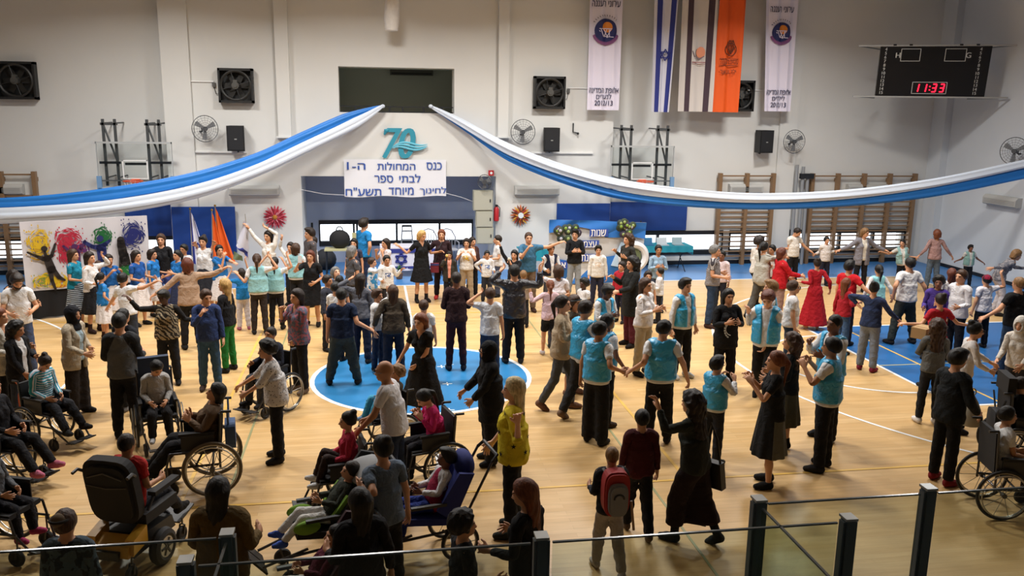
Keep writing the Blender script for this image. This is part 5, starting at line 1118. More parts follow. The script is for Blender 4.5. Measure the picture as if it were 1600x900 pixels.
pr('dark-hooded boy hidden behind the man in the grey raglan sweater', 191, 483, f=645, yaw=150, top=T('sweater', '#1b1d24'), bot=T('trousers', BLK), shoes='#77777a')
pr('man seen from behind in grey raglan sweater with dark sleeves', 185, 490, f=682, yaw=183, top=T('sweater', '#5d5e5e', '#2a2b2d', 'raglan'), bot=T('trousers', '#131316'), hair=('short', 'black'), a=('bent', 'bent'), g=1.08)
pr('woman in zebra-striped top with both arms spread sideways', 254, 455, f=600, yaw=5, sex='f', top=T('long', '#1a1817'), over=T('sleeveless', '#2b2620', '#94856a', 'zebra'), hair=('thick', 'black'), skin=4, a=((199, 464, .2), (312, 500)), hd=(-20, 15), g=1.1)
LB2 = 'boy in grey sweatshirt looking down in a wheelchair with a tall navy back'
pr(LB2, 247, 567, 1.35, yaw=18, sit=.50, legs='sit', top=T('sweater', '#9c9a97'), bot=T('trousers', BLK), shoes='#a0a0a0', a=('lap', 'lap'), hd=(20, 35), lean=6)
pr('child in white T-shirt seen from behind reaching an arm to the right', 191, 427, 1.52, yaw=150, top=T('tee', W_), bot=T('trousers', '#2e333d'), hair=('short', 'black'), a=('outdown', (246, 439)), roll=10)
pr('girl with ponytail in blue T-shirt and long white skirt seen from behind', 157, 426, f=529, yaw=130, sex='f', top=T('tee', BLUT), bot=T('skirt', CREAMSK), hair=('tail', 'black'), shoes='#3a2019', shoe_h=.16, a=('down', (176, 475)))
pr('woman in teal T-shirt and striped skirt in front of the splash painting', 113, 390, 1.6, yaw=75, sex='f', top=T('tee', '#1b7f9a'), bot=T('skirt', '#16171c', '#b9c3cc', 'stripe', 1.5), hair=('long', 'brown'), a=('bent', 'bent'))
pr('woman in white long sleeves raising an arm before the splash painting', 139, 394, f=519, yaw=65, sex='f', top=T('long', '#d6d3d0'), bot=T('skirt', BLK), hair=('long', 'dark'), shoes='#2c1a16', shoe_h=.2, a=('bent', (159, 398)))
pr('small child in blue top peeking between two blue-shirted girls', 153, 408, 1.25, yaw=30, top=T('tee', BLUT), bot=T('trousers', '#3a3f4a'), hair=('short', 'brown'), a=('clap', 'clap'))
pr('long-haired girl in blue top and white skirt left of the black silhouette', 169, 398, 1.48, yaw=45, sex='f', top=T('tee', '#1d5a9c'), bot=T('skirt', CREAMSK), hair=('long', 'dark'), skin=2, a=('claphi', 'claphi'))
pr('long-haired girl in blue top and white skirt under the navy paint splash', 212, 392, 1.54, yaw=60, sex='f', top=T('tee', '#1d4f95'), bot=T('skirt', CREAMSK), hair=('long', 'dark'), a=('bent', 'bent'))
pr('short-haired girl in bright blue T-shirt and white skirt facing right', 237, 390, 1.43, yaw=70, sex='f', top=T('tee', '#2272b8'), bot=T('skirt', CREAMSK), hair=('bob', 'dark'), a=('down', 'bent'))
pr('tall woman with brown hair and black top behind the blue-shirted girls', 251, 366, 1.7, yaw=5, sex='f', top=T('long', BLK), bot=T('trousers', '#4b5aa0'), hair=('long', 'brown'), a=('down', 'down'))
pr('girl in blue T-shirt turning towards the girls on the left', 277, 391, 1.48, yaw=-35, sex='f', top=T('tee', '#2470b6'), bot=T('skirt', '#2a3350'), hair=('tail', 'black'), a=('bent', 'clap'))
pr('boy in white T-shirt behind the girl in blue near the flag pole', 287, 382, 1.5, yaw=-25, top=T('tee', W_), hair=('short', 'black'), skin=2)
pr('person in white T-shirt with sunglasses pushed up and arm across the face', 317, 369, 1.68, yaw=-10, sex='f', top=T('tee', W_), bot=T('skirt', '#2b2c33'), hair=('bun', 'dark'), acc=(('sunglasses',),), a=((333, 379), (306, 381)))
pr('girl in blue T-shirt with arm held level before the orange flags', 342, 383, 1.55, yaw=30, sex='f', top=T('tee', '#2268a8'), bot=T('skirt', CREAMSK), hair=('tail', 'black'), a=((351, 399), 'fwd'))
pr('woman in tan sweater seen from behind with arms spread wide', 292, 404, f=545, yaw=195, sex='f', top=T('sweater', '#a88c74'), bot=T('leggings', BLK), hair=('bob', 'red'), a=('outdown', (356, 417)), g=1.15)
pr('blonde woman in black top and green trousers turning left', 351, 436, f=580, yaw=-110, sex='f', top=T('long', BLK), bot=T('leggings', '#1d6b2c'), hair=('long', 'blonde'), a=('bent', 'hang'))
pr('boy in blue hooded sweatshirt and jeans gesturing with one hand', 322, 453, f=609, yaw=8, top=T('sweater', '#2c3c66'), bot=T('trousers', '#34506b'), hair=('short', 'brown'), a=((316, 489, .2), 'down'), shoes='#3a2c28', hd=(25, 10))
pr('child in blue T-shirt, white trousers and pink boots reaching up', 377, 420, f=515, yaw=200, sex='f', top=T('tee', '#1f76b4'), bot=T('trousers', '#d2cdd4'), hair=('bob', 'dark'), shoes='#b06a86', shoe_h=.24, a=((361, 424), (383, 405)))
FLAGW = 'woman in white blouse raising both arms and waving a flag'
pr(FLAGW, 419, 361, 1.68, yaw=-30, sex='f', top=T('long', '#d5d0c8'), bot=T('trousers', '#20263a'), hair=('long', 'dark'), a=((386, 352), (414, 354)))
pr('girl with long ponytail in pale vest and brown leggings seen from behind', 401, 397, f=522, yaw=183, sex='f', top=T('tee', W_), over=T('vestback', PALEV), bot=T('leggings', '#2d2522'), hair=('tail', 'brown'), a=((368, 426), (420, 400)))
pr('girl with dark braid in pale vest and black leggings seen from behind', 429, 402, f=514, yaw=176, sex='f', top=T('tee', W_), over=T('vestback', PALEV), bot=T('leggings', BLK), hair=('tail', 'black'), a=((417, 400), (448, 398)))
pr('girl in pale vest and black trousers beside the woman with the phone', 462, 381, 1.56, yaw=170, sex='f', top=T('tee', W_), over=T('vestback', PALEV), bot=T('trousers', BLK), hair=('bob', 'brown'), a=((440, 404), 'bent'))
pr('person in white sleeves raising a hand left of the alcove', 454, 379, 1.44, yaw=-20, sex='f', top=T('long', '#d4cfc6'), hair=('long', 'dark'), a=((441, 371), 'down'))
PHON = 'woman in black dress holding up a white phone'
pr(PHON, 485, 392, f=509, yaw=-12, sex='f', top=T('dress', '#121214'), bot=None, hair=('long', 'red'), a=((468, 408, .25, 70), (489, 444, .2)), g=1.15, shoes='#1a1412')
pr('tall dark-haired person in grey standing in the alcove corner', 484, 357, 1.76, yaw=-60, top=T('long', '#4a4648'), bot=T('trousers', '#26262a'), hair=('thick', 'dark'))
pr('boy in white T-shirt facing left beside the alcove corner', 489, 370, 1.48, yaw=-80, top=T('tee', W_), bot=T('trousers', '#2b2d35'), hair=('short', 'dark'))
pr('man in bright blue T-shirt turned away before the alcove windows', 568, 342, 1.84, yaw=130, top=T('tee', '#1e78b4'), bot=T('trousers', '#1f2c49'), hair=('thick', 'dark'), a=('down', (574, 402)), g=1.05)
pr('grey-haired woman in dark grey T-shirt turned to the right', 550, 385, 1.63, yaw=120, sex='f', top=T('tee', '#4b4a4d'), bot=T('trousers', '#2b2b30'), hair=('bob', 'grey'), g=1.15)
pr('dark-haired girl looking over the grey-haired woman', 553, 373, 1.5, yaw=-15, sex='f', top=T('tee', '#35374a'), hair=('long', 'black'))
pr('long-haired girl in white holding a hand to her mouth', 603, 373, 1.52, yaw=-60, sex='f', top=T('tee', '#cfc4c4'), hair=('long', 'dark'), a=('face', (596, 392)))
pr('child wearing a blue and white flag as a cape', 581, 403, 1.27, yaw=70, top=T('jacket', '#d3d6da', '#3f93cc', 'blotch', .35), bot=T('trousers', '#6a6258'), hair=('short', 'brown'), a=((598, 410), 'bent'))
pr('boy in white sweatshirt with blue flag stretching an arm right', 604, 399, 1.38, yaw=15, top=T('sweater', '#d8d6d2', '#4b5a80', 'print'), bot=T('trousers', '#2c2a2e'), hair=('short', 'black'), skin=2, a=('bent', (629, 420)))
pr('short boy in dark hooded top beside the woman with the phone', 511, 430, 1.42, yaw=60, top=T('sweater', '#33353f'), hair=('short', 'dark'), skin=2)
pr('child tilting the head back in the left crowd', 523, 418, 1.46, yaw=20, sex='f', top=T('tee', '#3f4048'), hair=('bob', 'grey'), hd=(10, -20), skin=0)
pr('black-haired child seen from behind right of the dark hooded boy', 530, 431, 1.34, yaw=160, top=T('tee', '#45454c'), hair=('short', 'black'))
pr('dark-haired child in white T-shirt behind the man in navy', 524, 441, 1.42, yaw=150, top=T('tee', W_), hair=('short', 'black'))
pr('woman with long wavy hair in patterned blouse pushing the boy in navy', 464, 452, f=612, yaw=-50, sex='f', top=T('blouse', '#5d6070', '#9a5a62', 'blotch', 1.5), bot=T('trousers', BLK), hair=('long', 'dark'), shoes='#6a5a4c', a=('face', (459, 536)), g=1.08)
pr('boy in navy T-shirt and grey-green trousers seen from behind', 533, 451, f=600, yaw=178, top=T('tee', '#16233c'), bot=T('trousers', '#343c3b'), hair=('short', 'black'), legs='wide', a=('down', (581, 516)), g=1.25)
pr('woman with long wavy hair in grey top raising a wristwatch hand', 563, 428, f=566, yaw=160, sex='f', top=T('long', '#5a5c64'), bot=T('trousers', '#1b2136'), hair=('long', 'dark'), a=((551, 434), 'down'), g=1.1)
pr('brown-haired boy in white shirt holding hands beside the olive hoodie', 589, 453, f=578, yaw=60, top=T('long', W_), bot=T('trousers', '#202c44'), hair=('thick', 'brown'), a=('down', (605, 452)))
pr('woman in olive hooded sweater with long dark hair seen from behind', 614, 446, f=584, yaw=182, sex='f', top=T('jacket', '#41382d'), bot=T('trousers', '#1c2233'), hair=('long', 'brown'), a=((584, 514), 'hang'), g=1.22)
# ---- centre back
pr('blonde woman in belted black dress stretching her arm to the left', 660, 361, f=472, yaw=20, sex='f', top=T('dress', '#101012'), bot=None, hair=('bob', 'blonde'), shoes='#191516', shoe_h=.2, a=((621, 382), (690, 393)), hd=(20, 10))
MAR = 'red-haired woman in dark maroon top and red shoes'
pr(MAR, 690, 359, f=467, yaw=-5, sex='f', top=T('tunic', '#2a171b'), bot=T('leggings', '#1a1116'), hair=('long', 'auburn'), shoes='#b0302c', a=((650, 386), 'down'), g=1.12)
MIC1 = 'boy in dark olive jacket and salmon shirt holding a microphone'
pr(MIC1, 702, 393, f=475, yaw=-5, top=T('tee', '#d58f7c'), over=T('cardigan', '#33302a'), bot=T('trousers', BLK), hair=('short', 'black'), skin=2, a=((697, 404, .2, 70), 'down'))
pr('woman in white shirt with yellow print and khaki trousers clapping', 729, 373, f=471, yaw=-10, sex='f', top=T('tee', '#d9d4cc', '#d8b43a', 'print'), over=None, bot=T('trousers', '#a89478'), hair=('bob', 'dark'), a=('claphi', 'claphi'), g=1.1)
pr('person with black hair standing just behind the yellow-print woman', 738, 371, 1.42, yaw=30, sex='f', top=T('cardigan', '#4a2f2c'), hair=('long', 'dark'))
pr('smiling boy in white shirt with colourful print holding a small flag', 761, 392, f=474, yaw=0, top=T('long', W_, '#5b6f9c', 'print'), bot=T('trousers', '#2a2b33'), hair=('short', 'black'), skin=2, a=((752, 425), 'bent'))
pr('boy in white T-shirt in profile beside the cabinets', 778, 368, 1.48, yaw=-85, top=T('tee', W_), bot=T('trousers', '#444a5c'), hair=('short', 'dark'), a=('bent', 'bent'))
pr('man in blue T-shirt and khaki trousers with both elbows raised', 826, 363, f=487, yaw=0, top=T('tee', '#3a6683'), bot=T('trousers', '#6a5848'), hair=('buzz', 'brown'), shoes='#3a241c', a=((826, 387, .3), (880, 377)))
MIC2 = 'black-haired woman in black singing into a microphone'
pr(MIC2, 804, 391, f=492, yaw=-25, sex='f', top=T('long', '#141316'), bot=T('trousers', '#1b1b22'), hair=('long', 'black'), a=((780, 379), (796, 410, .2, 70)))
pr('person in shiny black puffer jacket seen from behind with arms raised', 804, 414, f=567, yaw=178, top=T('jacket', '#1b1a20', '#ffffff', 'satin'), bot=T('trousers', '#121215'), hair=('short', 'black'), a=((786, 420), (843, 418)), g=1.1)
pr('small sandy-haired child behind the puffer jacket', 818, 423, 1.2, yaw=170, top=T('tee', '#8b7a68'), hair=('short', 'sandy'))
pr('boy in white T-shirt seen from behind filming with raised hands', 766, 450, 1.58, yaw=170, top=T('tee', '#d2d6dc'), bot=T('trousers', '#20304a'), hair=('short', 'brown'), a=((751, 458), 'down'))
pr('man in maroon sweater and plum trousers seen from behind', 713, 425, f=578, yaw=180, top=T('sweater', '#2c191b'), bot=T('leggings', '#33191f'), hair=('buzz', 'dark'), a=('bent', 'bent'), skin=3, shoes='#1a1d2a')
pr('brown-haired boy in white T-shirt seen from behind near the centre circle', 662, 469, 1.4, yaw=175, top=T('tee', W_), hair=('short', 'brown'))
PUSH1 = 'woman with short auburn hair in long black dress pushing a wheelchair'
pr(PUSH1, 657, 491, h=1.58, yaw=-40, sex='f', top=T('gown', '#121112'), bot=None, hair=('bob', 'auburn'), a=((620, 570), (646, 580)), lean=8, g=1.12)
# ---- centre right
pr('young man in black sweater and grey jeans clasping his hands', 899, 359, f=463, yaw=-3, top=T('sweater', '#141518'), bot=T('trousers', '#8d9296'), hair=('thick', 'black'), a=('clap', 'clap'), shoes='#6a5a50', hd=(-20, 0))
pr('boy in dark vest and white sleeves left of the black-sweater man', 861, 382, 1.5, yaw=10, top=T('long', W_), over=T('vest', '#1d2033'), bot=T('trousers', '#4a4a50'), hair=('short', 'dark'), skin=2, a=('bent', 'clap'))
pr('brown-haired woman in white T-shirt seen from behind with raised arm', 873, 415, 1.6, yaw=170, sex='f', top=T('tee', '#d8d2d4'), hair=('bob', 'brown'), a=((849, 410), 'bent'), bot=T('trousers', '#3a3c46'))
pr('girl with long ponytail in pink top and black shorts seen from behind', 860, 438, f=557, yaw=175, sex='f', top=T('long', '#d4b4b8'), bot=T('shorts', '#17171b'), hair=('tail', 'auburn'), shoes='#b3aaa8', a=((828, 450), (884, 462)), legs='walk')
pr('small boy in plain white T-shirt at the foot of the banner', 913, 436, 1.25, yaw=-60, top=T('tee', W_), hair=('curly', 'black'), skin=4)
pr('boy in white sweatshirt and dark trousers in front of the blue banner', 935, 384, f=480, yaw=-8, top=T('sweater', '#dad7cf', '#c9b49c', 'print'), bot=T('trousers', '#26283a'), hair=('thick', 'black'), g=1.08)
pr('tall woman with long brown hair gesturing before the anniversary banner', 982, 366, 1.7, yaw=-65, sex='f', top=T('long', '#2b2a26'), bot=T('trousers', '#33302c'), hair=('curlylong', 'brown'), a=((959, 391), (974, 402)))
pr('woman with black curls in long black coat and dark red trousers', 989, 402, f=541, yaw=-75, sex='f', top=T('coat', '#181816'), bot=T('trousers', '#4a1620'), hair=('curlylong', 'black'), a=((955, 432), 'fwdlow'), shoes='#15100f')
pr('child in red jacket standing before the woman with black curls', 972, 409, 1.32, yaw=-50, top=T('jacket', '#a31f2c'), bot=T('trousers', '#1c2034'), hair=('short', 'dark'))
pr('girl in pale denim shirt right of the anniversary banner', 1029, 383, 1.52, yaw=-5, sex='f', top=T('long', '#8aa4b8'), bot=T('trousers', '#3a4458'), hair=('tail', 'black'), skin=2, a=('clap', 'clap'))
pr('boy in white shirt and black trousers turning left behind the clapping woman', 1032, 419, f=504, yaw=-110, top=T('long', W_), bot=T('trousers', BLK), hair=('short', 'black'), a=('bent', 'bent'))
pr('small girl with dark fringe behind the clapping woman', 1013, 424, 1.26, yaw=-10, sex='f', top=T('tee', '#c8c2bc'), hair=('bob', 'dark'))
pr('woman in white blouse and beige trousers clapping to the right', 1009, 435, f=585, yaw=40, sex='f', top=T('long', '#d9d3d0'), bot=T('trousers', '#a79a83'), hair=('long', 'brown'), a=('clap', (1036, 482)), g=1.12)
pr('boy in open turquoise vest looking down left of the clapping woman', 952, 447, f=590, yaw=25, top=T('long', W_), over=SATF, hair=('thick', 'black'), skin=4, a=('clap', 'clap'), hd=(5, 22), bot=T('trousers', BLK))
pr('woman with ponytail in beige jacket and grey jeans facing right', 879, 462, f=640, yaw=65, sex='f', top=T('jacket', '#a8967c'), bot=T('leggings', '#4a4c50'), hair=('tail', 'dark'), shoes='#6b4c3c', a=('clap', 'bent'), legs='walk')
pr('smiling girl with dark headband behind the beige jacket', 898, 462, f=617, yaw=40, sex='f', top=T('jacket', '#4a4238'), bot=T('skirt', '#55534f'), hair=('bob', 'brown'), acc=(('headband', '#1a2a33'),), shoes='#6b4c3c')
pr('man in turquoise vest leaning right with brown shoes', 917, 470, f=653, yaw=120, top=T('tee', W_), over=SATB, bot=T('trousers', '#2a2a2c'), hair=('short', 'dark'), shoes='#6e5644', a=('bent', 'clap'), legs='walk2', hd=(-10, 10))
pr('boy in turquoise vest and long black trousers holding hands to the right', 939, 503, f=692, yaw=135, top=T('tee', W_), over=SATB, bot=T('wide', '#121214'), hair=('short', 'black'), skin=2, a=('hang', (974, 582)), hd=(-30, 8))
pr('black-haired boy in turquoise vest half hidden behind another', 949, 491, f=664, yaw=110, top=T('tee', W_), over=SATB, bot=T('trousers', '#131315'), hair=('short', 'black'), skin=3, shoes='#3a2a20', a=('down', (978, 580)))
pr('man in turquoise vest seen from behind holding both hands out', 1040, 501, f=690, yaw=165, top=T('tee', W_), over=SATB, bot=T('trousers', '#111113'), hair=('short', 'black'), a=((982, 582), (1077, 601)), hd=(-60, 10), g=1.12)
# ---- right group
pr('smiling young man in open turquoise vest and white shirt', 1071, 436, f=590, yaw=22, top=T('long', W_), over=SATF, bot=T('trousers', '#121214'), hair=('thick', 'black'), shoes='#c8c8c4', a=('hang', 'hang'), g=1.05)
pr('grey-haired man in striped polo shirt and jeans', 1117, 383, f=509, yaw=60, top=T('tee', '#3a3538', '#a9a4a2', 'stripe', 2.0), bot=T('trousers', '#27364a'), hair=('short', 'grey'), shoes='#3a241c', a=('bent', (1132, 428)), g=1.12, legs='wide')
pr('boy in pale pink shirt beside the striped polo man', 1129, 392, 1.42, yaw=-40, top=T('long', '#d2bfc0'), bot=T('trousers', '#20202a'), hair=('short', 'black'), skin=3, a=('bent', 'down'))
PRT = 'woman with long black hair in black sweatshirt with white lettering, clapping'
pr(PRT, 1139, 452, 1.66, yaw=0, sex='f', top=T('tunic', '#101012'), bot=T('trousers', '#0f0f12'), hair=('long', 'black'), skin=2, a=('clap', 'clap'), g=1.12)
pr('curly-haired woman in white top and black trousers walking right', 1187, 370, f=481, yaw=110, sex='f', top=T('long', '#d8d4cc'), bot=T('trousers', BLK), hair=('curly', 'dark'), legs='walk', a=('bent', 'fwdlow'))
pr('woman in pale grey cardigan and grey trousers in the circle of dancers', 1194, 378, f=499, yaw=115, sex='f', top=T('jacket', '#aaa79c'), bot=T('trousers', '#56544f'), hair=('tail', 'black'), legs='walk2', a=('fwdlow', 'fwd'))
pr('black-haired dancer between the grey cardigan and the red sweater', 1207, 383, 1.48, yaw=-60, top=T('tee', '#c2b7b0'), hair=('short', 'black'), skin=2)
pr('woman in loose red sweater with dark red hair facing right', 1222, 388, 1.62, yaw=85, sex='f', top=T('jacket', '#b0161f'), bot=T('trousers', '#8f7368'), hair=('bob', 'red'), a=('fwdlow', (1236, 437)), g=1.2)
pr('tall man in white polo shirt bending his head in the dancers circle', 1249, 357, f=448, yaw=15, top=T('tee', '#d3cdc4'), bot=T('trousers', '#15151a'), hair=('buzz', 'dark'), a=((1216, 389), (1271, 397)), hd=(30, 30), g=1.12)
pr('boy in white shirt holding hands in front of the right climbing bars', 1292, 370, f=447, yaw=0, top=T('long', '#d0c8c2'), bot=T('trousers', '#1d2030'), hair=('short', 'black'), a=((1272, 398), (1308, 392)), g=1.1)
pr('tall woman with long fair hair and grey cardigan spreading her arms', 1353, 357, f=457, yaw=-5, sex='f', top=T('tee', '#cfc7b8'), over=T('cardigan', '#77747a'), bot=T('leggings', '#15151a'), hair=('long', 'sandy'), a=((1308, 392), (1386, 392)), hd=(30, 10))
pr('girl in pale vest with dark ponytail leaning left in the circle', 1411, 374, f=456, yaw=-20, sex='f', top=T('tee', '#c8c4bd'), over=T('vest', '#86a8a6'), bot=T('leggings', '#17171c'), hair=('tail', 'black'), a=((1376, 393), (1432, 402)), roll=-8, hd=(-30, 0))
pr('woman in pink striped sweater and jeans by the right wall', 1465, 359, f=452, yaw=160, sex='f', top=T('long', '#a8867e', '#8a6a68', 'stripe', 2.2), bot=T('trousers', '#566370'), hair=('bob', 'auburn'), a=((1432, 404), (1489, 403)))
pr('boy in pale vest and black hair near the right wall', 1517, 383, f=450, yaw=-10, top=T('tee', '#c9c6c0'), over=T('vest', '#7fa39c'), bot=T('trousers', '#17171c'), hair=('thick', 'black'), skin=3, a=((1493, 408), (1544, 418)))
pr('woman in patterned grey blouse bending forward by the right wall', 1592, 391, 1.62, yaw=75, sex='f', top=T('long', '#5f6068', '#8a8688', 'blotch'), bot=T('trousers', '#a9a4a8'), hair=('bob', 'sandy'), lean=48, legs='bend', a=((1545, 419), (1606, 420)))
pr('small girl in pale blue vest with black ponytail seen from behind', 1374, 414, f=526, yaw=178, sex='f', top=T('long', W_), over=T('vestback', '#8cc8cc'), bot=T('trousers', '#191a22'), hair=('tail', 'black'), a=((1346, 470), (1394, 468)))
pr('man in white T-shirt and dark trousers seen from behind holding hands', 1423, 403, f=537, yaw=182, top=T('tee', '#d6d4d2'), bot=T('trousers', '#2c3230'), hair=('short', 'black'), a=((1396, 465), (1450, 468)), legs='wide', g=1.2)
pr('boy in purple sweatshirt looking left', 1468, 432, 1.56, yaw=-40, top=T('sweater', '#43307a'), bot=T('trousers', BLK), hair=('curly', 'black'), skin=3, a=('bent', 'down'))
pr('woman with very long dark red hair in white top seen from behind', 1488, 420, 1.54, yaw=165, sex='f', top=T('long', '#cfc9c5'), hair=('long', 'red'), bot=T('trousers', BLK))
pr('young man in white long sleeves laughing towards the left', 1504, 422, 1.72, yaw=-75, top=T('sweater', '#d6d5d8'), bot=T('trousers', '#17181f'), hair=('short', 'brown'), a=('bent', 'bent'), g=1.05)
pr('child in dark red cap and white T-shirt raising an arm', 1543, 430, f=543, yaw=185, top=T('tee', '#cfcdd2'), bot=T('trousers', '#17181d'), hair=('short', 'black'), cap='#7d1430', a=('hang', (1565, 428)), g=1.1)
pr('man in black T-shirt reaching left at the right edge', 1594, 433, f=585, yaw=190, top=T('tee', '#0e0e10'), bot=T('trousers', '#27384d'), hair=('buzz', 'sandy'), a=((1527, 505), 'hang'), g=1.15)
pr('girl in red one-shoulder top seen from behind with arms spread', 1471, 459, 1.6, yaw=182, sex='f', top=T('tee', '#a21a26'), bot=T('trousers', BLK), hair=('bun', 'dark'), a=((1411, 506), (1520, 510)))
pr('girl in long red dress and bare feet seen from behind', 1278, 404, f=514, yaw=165, sex='f', top=T('longdress', '#9c1420'), bot=None, shoes=None, hair=('bun', 'dark'), a=((1246, 440), (1297, 456)))
pr('boy in bright red T-shirt with black hair turned away', 1328, 408, 1.66, yaw=120, top=T('tee', '#c11a24'), bot=T('trousers', '#1c1a22'), hair=('thick', 'black'), a=('down', 'outdown'), g=1.08)
pr('girl with light brown hair in dark red top and jeans', 1323, 435, f=553, yaw=110, sex='f', top=T('long', '#9c1a26'), bot=T('trousers', '#3b5578'), hair=('long', 'auburn'), a=('hang', (1345, 472)))
pr('girl in navy top and grey sweatpants with pink shoes', 1367, 441, f=579, yaw=130, sex='f', top=T('long', '#263250'), bot=T('trousers', '#747c88'), hair=('bun', 'black'), shoes='#7a2038', a=((1344, 480), (1408, 504)), g=1.1)
pr('boy with glasses in white T-shirt behind the red-haired vest man', 1240, 439, 1.62, yaw=70, top=T('tee', '#d4d0ce'), bot=T('trousers', '#2c3f58'), hair=('short', 'brown'), acc=(('glasses',),), g=1.12)
pr('sandy-haired boy in turquoise vest behind the striding vest man', 1206, 439, 1.66, yaw=-110, top=T('long', W_), over=SATB, bot=T('trousers', BLK), hair=('thick', 'sandy'))
pr('young man with red-brown hair in turquoise vest striding left', 1200, 456, f=628, yaw=-35, top=T('long', W_), over=SATF, bot=T('trousers', '#141416'), hair=('thick', 'red'), a=((1168, 482), (1186, 566)), legs='walk', hd=(0, 25), skin=0)
pr('small boy with glasses in turquoise vest clapping, centre right', 1121, 558, 1.42, yaw=120, top=T('long', W_), over=SATB, bot=T('trousers', '#22242c'), hair=('thick', 'black'), acc=(('glasses',),), a=('claphi', 'claphi'), g=1.08)
POINT = 'woman with long dark curls and wide maroon trousers pointing left'
pr(POINT, 1082, 613, f=846, yaw=-140, sex='f', top=T('long', '#22251f'), bot=T('culottes', '#1f1214'), hair=('curlylong', 'dark'), shoes='#15171c', shoe_h=.3, a=((1027, 628), 'hang'), lean=10, legs='walk', g=1.1)
pr('girl with light ponytail in black dress with grey panel, clapping', 1215, 549, f=758, yaw=-110, sex='f', top=T('tee', '#131416'), bot=T('skirt', '#17181a', '#5c5a50', 'side'), hair=('tail', 'auburn'), shoes='#121214', a=('claphi', 'claphi'), g=1.05)
pr('woman with curly brown hair, turquoise clip and olive skirt', 1239, 522, f=705, yaw=-120, sex='f', top=T('long', '#131416'), bot=T('skirt', '#4a4738'), hair=('curlylong', 'brown'), shoes='#17140f', shoe_h=.16, acc=(('clip', '#2aa7c0'),), a=('bent', 'bent'))
pr('man in turquoise vest and white shirt clapping, seen from behind', 1302, 528, f=733, yaw=-130, top=T('tee', '#d8d6d4'), over=SATB, bot=T('trousers', '#111114'), hair=('short', 'black'), a=('claphi', 'claphi'), skin=2, g=1.15)
pr('young man with cropped hair in turquoise vest facing left', 1306, 492, f=686, yaw=-75, top=T('long', W_), over=SATF, bot=T('trousers', '#121216'), hair=('buzz', 'black'), skin=3, a=('claphi', 'clap'), g=1.05)
BOXG = 'girl with long curly brown hair, grey top and black leggings seen from behind'
pr(BOXG, 1466, 500, f=661, yaw=165, sex='f', top=T('long', '#5c5b57'), bot=T('leggings', '#1c1d20'), hair=('curlylong', 'brown'), shoes='#cfcac4', a=((1447, 530, -.2), 'bent'))
pr('boy in black jacket and red sneakers walking towards the right', 1500, 547, f=754, yaw=105, top=T('jacket', '#15181a'), bot=T('trousers', '#101012'), hair=('thick', 'black'), shoes='#7a1c22', a=('bent', (1530, 652)), hd=(-10, 10))
pr('woman in white blouse and glasses leaning to push a wheelchair', 1526, 504, f=674, yaw=70, sex='f', top=T('long', '#d3cdc8'), bot=T('trousers', '#1a2036'), hair=('bun', 'black'), acc=(('glasses',),), a=((1551, 583), (1559, 576)), lean=13)
pr('woman in white headscarf and cardigan cut off by the right edge', 1597, 495, 1.6, yaw=-60, sex='f', top=T('long', '#bfb8ad'), hair=None, scarf='#c4bfb6', bot=T('trousers', '#2b2c33'), lean=12, a=('push', 'push'))
RB1 = 'boy in white T-shirt sitting in a wheelchair at the right edge'
pr(RB1, 1575, 636, 1.42, yaw=75, sit=.5, legs='sit', top=T('tee', '#d2d2d0'), bot=T('trousers', BLK), hair=('short', 'black'), skin=2, a=('lap', 'lap'))
RB2 = 'dark-clothed child in a wheelchair behind the boy at the right edge'
pr(RB2, 1597, 590, 1.3, yaw=70, sit=.5, legs='sit', top=T('sweater', '#1b1c22'), hair=('short', 'dark'), a=('lap', 'lap'))
# ---- front
FA = 'person in dark clothes and pink sneakers in a wheelchair at the left edge'
pr(FA, -14, 590, 1.55, yaw=68, sex='f', sit=.5, legs='sitout', top=T('sweater', '#15151a'), bot=T('trousers', '#121216'), shoes='#b06078', hair=('long', 'black'), a=('lap', 'lap'))
FB = 'seated child with pink socks in a wheelchair at the lower left edge'
pr(FB, -22, 690, 1.3, yaw=70, sex='f', sit=.5, legs='sit', top=T('sweater', '#5a5c60'), bot=T('trousers', '#1a1a20'), shoes='#b0406a', hair=('tail', 'dark'), a=('lap', 'lap'))
FP = 'boy with cropped hair and red shirt in the power wheelchair'
pr(FP, 196, 678, 1.5, yaw=160, sit=.55, legs='sitout', top=T('tee', '#a01f1c'), bot=T('trousers', '#2a2c33'), hair=('buzz', 'dark'), a=('bent', 'bent'), skin=2)
KIP = 'boy with skullcap and grey printed hoodie seen from behind, bottom left'
pr(KIP, 100, 798, 1.46, yaw=178, top=T('sweater', '#4c5a64', '#20262e', 'blotch', .7), bot=T('trousers', '#1b1d25'), hair=('short', 'brown'))
pr('woman with long straight black hair and mustard jacket seen from behind', 340, 748, 1.6, yaw=170, sex='f', top=T('jacket', '#5a4620'), bot=T('trousers', '#17181c'), hair=('long', 'black'), a=('bent', 'bent'), g=1.25)
BALD = 'man in white T-shirt and glasses pushing a girl in a wheelchair'
pr(BALD, 600, 564, f=784, yaw=-110, top=T('tee', '#d4d2d4'), bot=T('trousers', '#1d2940'), hair=None, a=((558, 678), (571, 660)), lean=14, skin=2, g=1.1, acc=(('glasses',),))
FG1 = 'girl in red top with bent knees in a wheelchair pushed by the man in white'
pr(FG1, 544, 644, 1.3, yaw=-80, sex='f', sit=.5, legs='situp', top=T('sweater', '#b02a44'), bot=T('leggings', '#2a1c18'), shoes='#cfcfcf', hair=('bun', 'black'), a=('lap', 'lap'))
FG2 = 'girl in bright pink sweater bowing her head in a wheelchair'
